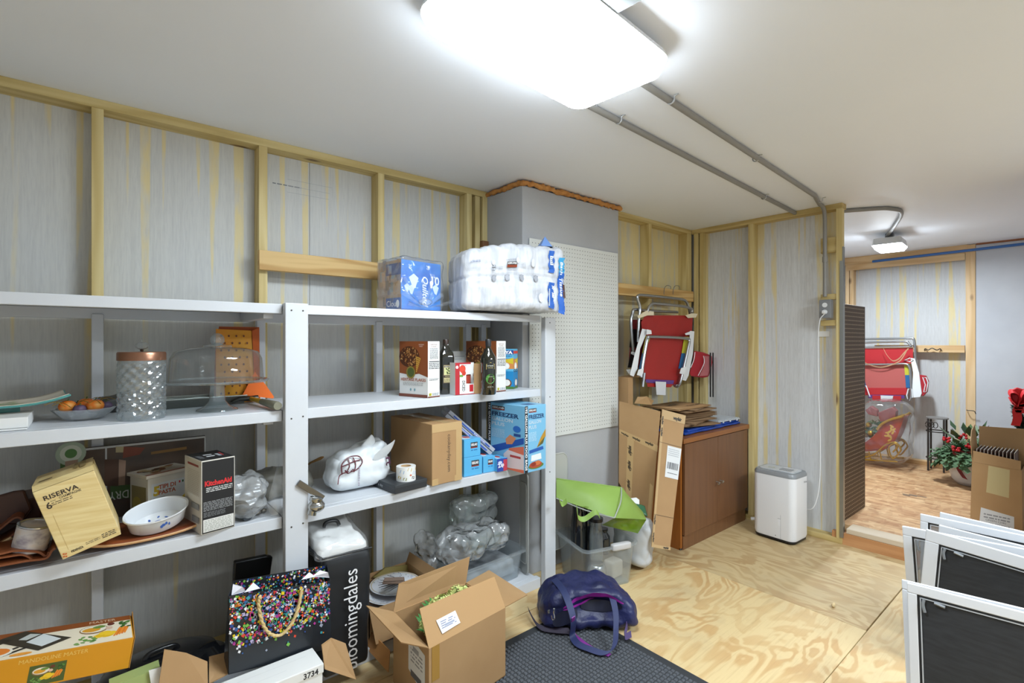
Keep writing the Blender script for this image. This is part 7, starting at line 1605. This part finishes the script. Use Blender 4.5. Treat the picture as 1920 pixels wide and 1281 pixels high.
# planter
XP = 4.95; pb_ = onZ(1805, 905, ZF); k = dep(pb_)/FPX; R_ = 38*k*.86
pt_ = T('planter', 'white round pot of evergreen sprays with red berries and a plaid bow', 'planter', (pb_.x-.05, pb_.y-.06, ZF)); cP = V((pb_.x+.1, pb_.y, ZF)); Hp = 62*k
G().lathe([(R_*.55, 0), (R_*.8, Hp*.15), (R_*1.0, Hp*.5), (R_*.98, Hp*.8), (R_*.9, Hp), (R_*.8, Hp), (R_*.82, Hp*.8), (0, Hp*.75)], 36).build('pot', mat('white ceramic pot', '#cfd0d4', .3), pt_, smooth=60)
g = G(); r = random.Random(8); top = Hp*1.05
for i in range(380):
    a_ = r.random()*6.28; el = r.uniform(-.3, 1.1); L = r.uniform(.11, .20)*(1.15 if el < .3 else .85); d = V((cos(a_)*cos(el), sin(a_)*cos(el), sin(el))); p0 = V((d.x*.08, d.y*.08, top-.02))
    prev = p0
    for sgm in range(5):
        t = (sgm+1)/5; q = p0+d*L*t+V((0, 0, -.10*t*t*(1-el*.6))); s = d.orthogonal().normalized()
        for kk in (-1, 1):
            sd = (d.cross(V((0, 0, 1)))*kk+d*.5).normalized()*.05*(1.1-t*.5); g.add([prev, (prev+q)/2+sd, q], [(0, 1, 2)])
        prev = q
g.build('evergreen_sprays', mat('evergreen', '#5f7d55', .7, col2='#3a5a3a', ns=9), pt_, kind='stuff')
g = G()
for i in range(26):
    a_ = r.random()*6.28; el = r.uniform(.2, 1.3); d = V((cos(a_)*cos(el), sin(a_)*cos(el), sin(el))); p0 = V((0, 0, top))+d*r.uniform(.12, .22); s = V((-sin(a_), cos(a_), .2)); t = (d+V((0, 0, .3))).normalized()
    g.add([p0, p0+t*.05+s*.03, p0+t*.11, p0+t*.05-s*.03], [(0, 1, 2, 3)])
g.build('broad_leaf', mat('dark magnolia leaf', '#2b4a38', .35, col2='#54703e', ns=5), pt_, kind='stuff')
for (du, dz) in ((-.06, .02), (.06, .02), (-.02, .14), (.15, .08), (-.12, .09), (.02, .06)):
    c = V((-.17-.05*(dz < .05), -du*1.2, top+dz)); g = G()
    for i in range(9): g.ball(c+V((r.uniform(-.02, .02), r.uniform(-.028, .028), r.uniform(-.02, .02))), .012, 8, 6)
    g.build('berry_cluster', mat('berry red', '#b01622', .25), pt_, smooth=70)
PLD = mat('plaid red', '#7d1424', .6, col2='#501018', ns=60)
g = G(); cb_ = V((-R_*1.0, .01, Hp*.93))
for sg in (-1, 1): g.ribbon(spline([cb_, cb_+V((-.02, sg*.05, .03)), cb_+V((-.02, sg*.085, .01)), cb_+V((-.01, sg*.05, -.02)), cb_], 5), (-.01, .0, .03), .004)
g.ribbon(spline([cb_, cb_+V((-.02, .05, -.05)), cb_+V((-.02, .06, -.12)), cb_+V((-.01, .02, -.20))], 5), (-.002, -.035, -.012), .004).ribbon(spline([cb_, cb_+V((-.02, -.06, .0)), cb_+V((-.01, -.12, -.01))], 5), (0, 0, .03), .004)
g.build('plaid_bow', PLD, pt_, smooth=50)
# tall carton with framed pieces
XK = 4.62
def fk(px, py, x=XK): return onX(px, py, x)
tc_ = [fk(1808, 990), fk(1912, 1012), fk(1914, 883), fk(1824, 867)]
ck = T('open_carton', 'tall kraft carton holding a row of framed panels by the far room doorway', 'carton', (XK+.15, tc_[0].y-.1, ZF))
q = [V((XK+(p.z-.5)*.0, p.y, p.z)) for p in tc_]; q[0] = V((XK, q[3].y+.012, ZF+.003)); q[1] = V((XK, q[2].y-.005, ZF+.003))
dx = V((.24, .0, 0)); g = G()
g.slab(q, (.004, 0, 0)); g.slab([q[0], q[0]+dx, q[3]+dx, q[3]], (0, .004, 0)).slab([q[1], q[1]+dx, q[2]+dx, q[2]], (0, -.004, 0)).slab([p+dx for p in q], (.004, 0, 0)); g.build('body', KRAFT, ck, world=True)
zt = q[3].z; fl1 = [q[3], q[2], q[2]+V((-.0, 0, .05)), q[3]+V((0, 0, .05))]
g = G().slab([q[3]+V((0, 0, .001)), q[2]+V((0, 0, .001)), V((XK+.01, q[2].y, zat(q[2], 866))), V((XK+.01, q[3].y, zat(q[3], 846)))], (.003, 0, 0)); g.build('flap', KRAFT, ck, world=True)
g = G().slab([q[3], q[3]+dx, V((XK+.24, q[3].y+.02, zat(q[3]+dx, 797))), V((XK+.12, q[3].y+.02, zat(q[3], 812))), V((XK, q[3].y+.01, zat(q[3], 828)))], (0, .004, 0)); g.build('flap', KRAFT, ck, world=True)
g = G().slab([q[3]+dx, q[2]+dx, V((XK+.26, q[2].y, zat(q[2]+dx, 806))), V((XK+.26, q[3].y-.0, zat(q[3]+dx, 800)))], (.004, 0, 0)); g.build('flap', KRAFT, ck, world=True)
for i in range(11):
    y = q[3].y-.015-i*(abs(q[3].y-q[2].y)-.03)/11
    g = G().box(XK+.02, y-.006, ZF+.02, XK+.22, y, zt+.085).build('framed_panel', mat('frame brown', '#5b4238', .5), world=True, label=['first', 'second', 'third', 'fourth', 'fifth', 'sixth', 'seventh', 'eighth', 'ninth', 'tenth', 'eleventh'][i]+' thin framed panel from the left in the tall kraft carton', cat='framed panel', group='framed panels in the tall carton')
    G().box(XK+.018, y-.003, ZF+.02, XK+.221, y-.001, zt+.092).build('white_edge', mat('frame white', '#c9c2ba', .5), g, world=True)
ik = Ink(lambda u, v, e: (q[0]*(1-u)+q[1]*u)*(1-v)+(q[3]*(1-u)+q[2]*u)*v+V((-e, 0, 0)))
ik.poly([(.30, .62), (.76, .60), (.78, .98), (.34, .99)], '#bfae80').poly([(.16, .08), (.86, .05), (.86, .36), (.20, .40)], '#d4d6d8').scribble(.26, .26, .78, .34, 2, '#8a8d92').scribble(.26, .14, .78, .22, 2, '#5a5d62', 5).text('GREEN CHRI', .30, .235, .025, '#6a6d72', width=.4); ik.build('printed_label', ck, world=True)
# wreath with red bow
XW = 5.4; pw = onX(1905, 790, XW)
wr = T('wreath', 'dark green wreath piece with big red velvet bow at the right edge', 'wreath', pw-V((0, 0, .12)))
RB = mat('red velvet', '#c8131c', .6)
for (a, bpts) in ((0, ((1905, 756), (1892, 742), (1891, 733), (1898, 731), (1907, 738), (1905, 756))), (1, ((1905, 755), (1895, 752), (1891, 745), (1900, 752))), (2, ((1907, 750), (1915, 733), (1926, 730), (1930, 745), (1908, 752)))):
    pts = spline([onX(x, y, XW-.03*(i % 2)) for i, (x, y) in enumerate(bpts)], 5); g = G(); g.ribbon(pts, V((-.09, -.02, -.02)), .004); g.build('bow_loop', RB, wr, world=True, smooth=60)
for pts_ in (((1905, 756), (1898, 770), (1899, 785), (1895, 798)), ((1908, 756), (1902, 765), (1905, 775))):
    g = G(); g.ribbon(spline([onX(x, y, XW-.02) for x, y in pts_], 6), V((-.0, -.05, .0)), .004); g.build('bow_tail', RB, wr, world=True, smooth=60)
g = G().slab([onX(x, y, XW-.05) for x, y in ((1890, 735), (1905, 727), (1925, 733), (1924, 752), (1908, 758), (1896, 753))], (.04, 0, 0)); g.build('bow_knot', RB, wr, world=True, bevel=.012, seg=3)
g = G(); r = random.Random(2)
for i in range(150):
    t = r.random(); q = onX(1906+10*t+r.uniform(-5, 5), 762+t*44, XW+.05); d = V((r.uniform(-.5, .5), r.uniform(-1, 1), r.uniform(-1, 1))).normalized(); s = d.orthogonal().normalized()*.012; g.add([q-d*.03, q+s, q+d*.04, q-s], [(0, 1, 2, 3)])
g.build('foliage', mat('dark fir', '#24352a', .6), wr, world=True, kind='stuff')
# blue bag and dark post at right edge
p = onX(1918, 975, 4.75); G().rbox(.12, .16, .16, .05, 20, lambda q, n: q+n*crumple(q, .02, 10, 3)).build('blue_bag', mat('bright blue plastic', '#1f7fd0', .35), loc=(4.99, p.y-.06, ZF), smooth=60, merge=True, label='bright blue plastic bag behind the window screens at the right edge', cat='bag')
# ================================================================== WINDOW SCREENS
SCW = mat('white aluminium frame', '#e2e4e8', .35); GK = mat('black spline', '#1d1f22', .6)
MS, nt, b = newmat('dark mesh'); n = noisen(nt, coords(nt, (90, 14, 90)), 1, 2); nt.links.new(ramp(nt, n, [(.3, '#26282b'), (.7, '#303236')]), b.inputs['Base Color']); b.inputs['Roughness'].default_value = .7
MSC, nt, b = newmat('see-through mesh'); b.inputs['Base Color'].default_value = hx('#8b9197'); b.inputs['Alpha'].default_value = .55; b.inputs['Roughness'].default_value = .5
def screen(label, TL, TR_, foot, fw, fh, opaque=True, latch=True):
    # TL/TR: top corners in space; foot: point on the floor under the left edge
    ux = (TR_-TL); W = ux.length; ux.normalize(); dn = (foot-TL); dn = (dn-ux*dn.dot(ux)); Hh = dn.length; dn.normalize(); n = ux.cross(dn).normalized()
    if n.x > 0: n = -n
    o = T('window_screen', label, 'window screen', foot, group='white framed window screens leaning at the lower right')
    M = Matrix.Translation(TL) @ Matrix((ux, dn, n)).transposed().to_4x4()
    th = .011
    g = G(); g.box(0, 0, -th, W, fh, 0, 0, M).box(0, Hh-fh, -th, W, Hh, 0, 0, M).box(0, fh, -th, fw, Hh-fh, 0, 0, M).box(W-fw, fh, -th, W, Hh-fh, 0, 0, M); g.build('frame', SCW, o, world=True, bevel=.003)
    g = G(); k = .005; g.box(fw, fh, -th+.002, W-fw, fh+k, -.001, 0, M).box(fw, fh, -th+.002, fw+k, Hh-fh, -.001, 0, M).box(fw, Hh-fh-k, -th+.002, W-fw, Hh-fh, -.001, 0, M).box(W-fw-k, fh, -th+.002, W-fw, Hh-fh, -.001, 0, M); g.build('gasket', GK, o, world=True)
    g = G(); e = k+.002; w2 = .004; g.box(fw+e, fh+e, -.004, W-fw-e, fh+e+w2, -.0015, 0, M).box(fw+e, fh+e, -.004, fw+e+w2, Hh-fh-e, -.0015, 0, M); g.build('inner_bead', mat('grey bead', '#b9bcc0', .4), o, world=True)
    g = G(); g.box(fw+k, fh+k, -.007, W-fw-k, Hh-fh-k, -.0065, 0, M); g.build('mesh', MS if opaque else MSC, o, world=True)
    if latch:
        g = G(); pts = [M @ V((fw+.02, fh+.012, .001)), M @ V((fw+.017, fh+.03, .003)), M @ V((fw+.022, fh+.055, .003))]; g.tube(spline(pts, 4), .005, 6); pts = [M @ V((fw+.05, fh+.013, .001)), M @ V((fw+.08, fh+.018, .003))]; g.tube(pts, .005, 6)
        g.build('pull_tab', mat('grey tab', '#8e9296', .35, .3), o, world=True, smooth=50)
    return o
def ftl(px, py, X): return onX(px, py, X)
def scr(label, X, tl, tr, fxo, fw, fh, opq=True, latch=True, bx=None):
    TL = onX(*tl, X); TR_ = onX(*tr, X); TR_ = TL+(TR_-TL)*1.0
    u = (TR_-TL).normalized(); TR_ = TL+u*.85
    foot = V((X-fxo, TL.y if bx is None else bx, .002)); return screen(label, TL, TR_, foot, fw, fh, opq, latch)
XA = 2.36
scr('nearest white framed dark window screen of the leaning group', XA, (1700, 1093), (1920, 1149), .06, .030, .034)
scr('white framed window screen directly behind the nearest one, only its edge showing', XA+.03, (1690, 1087), (1920, 1142), .07, .030, .034, latch=False, bx=onX(1690, 1087, XA+.03).y+.035)
scr('third white framed window screen, with wide frame and dark mesh', XA+.42, (1736, 993), (1920, 1046), -.03, .048, .05)
scr('window screen with clear mesh whose left corner sticks out farthest among the rear screens', XA+.47, (1691, 987), (1920, 1030), -.03, .034, .04, opq=False)
scr('window screen behind the wide framed one, second from the back', XA+.62, (1760, 985), (1920, 1025), -.02, .03, .04, latch=False)
scr('rearmost left window screen with its corner just above the others', XA+.68, (1725, 964), (1920, 1005), -.02, .03, .035, latch=False, opq=False)
scr('rearmost window screen whose top edge is highest of the group', XA+.74, (1762, 961), (1920, 998), -.02, .03, .035, latch=False)
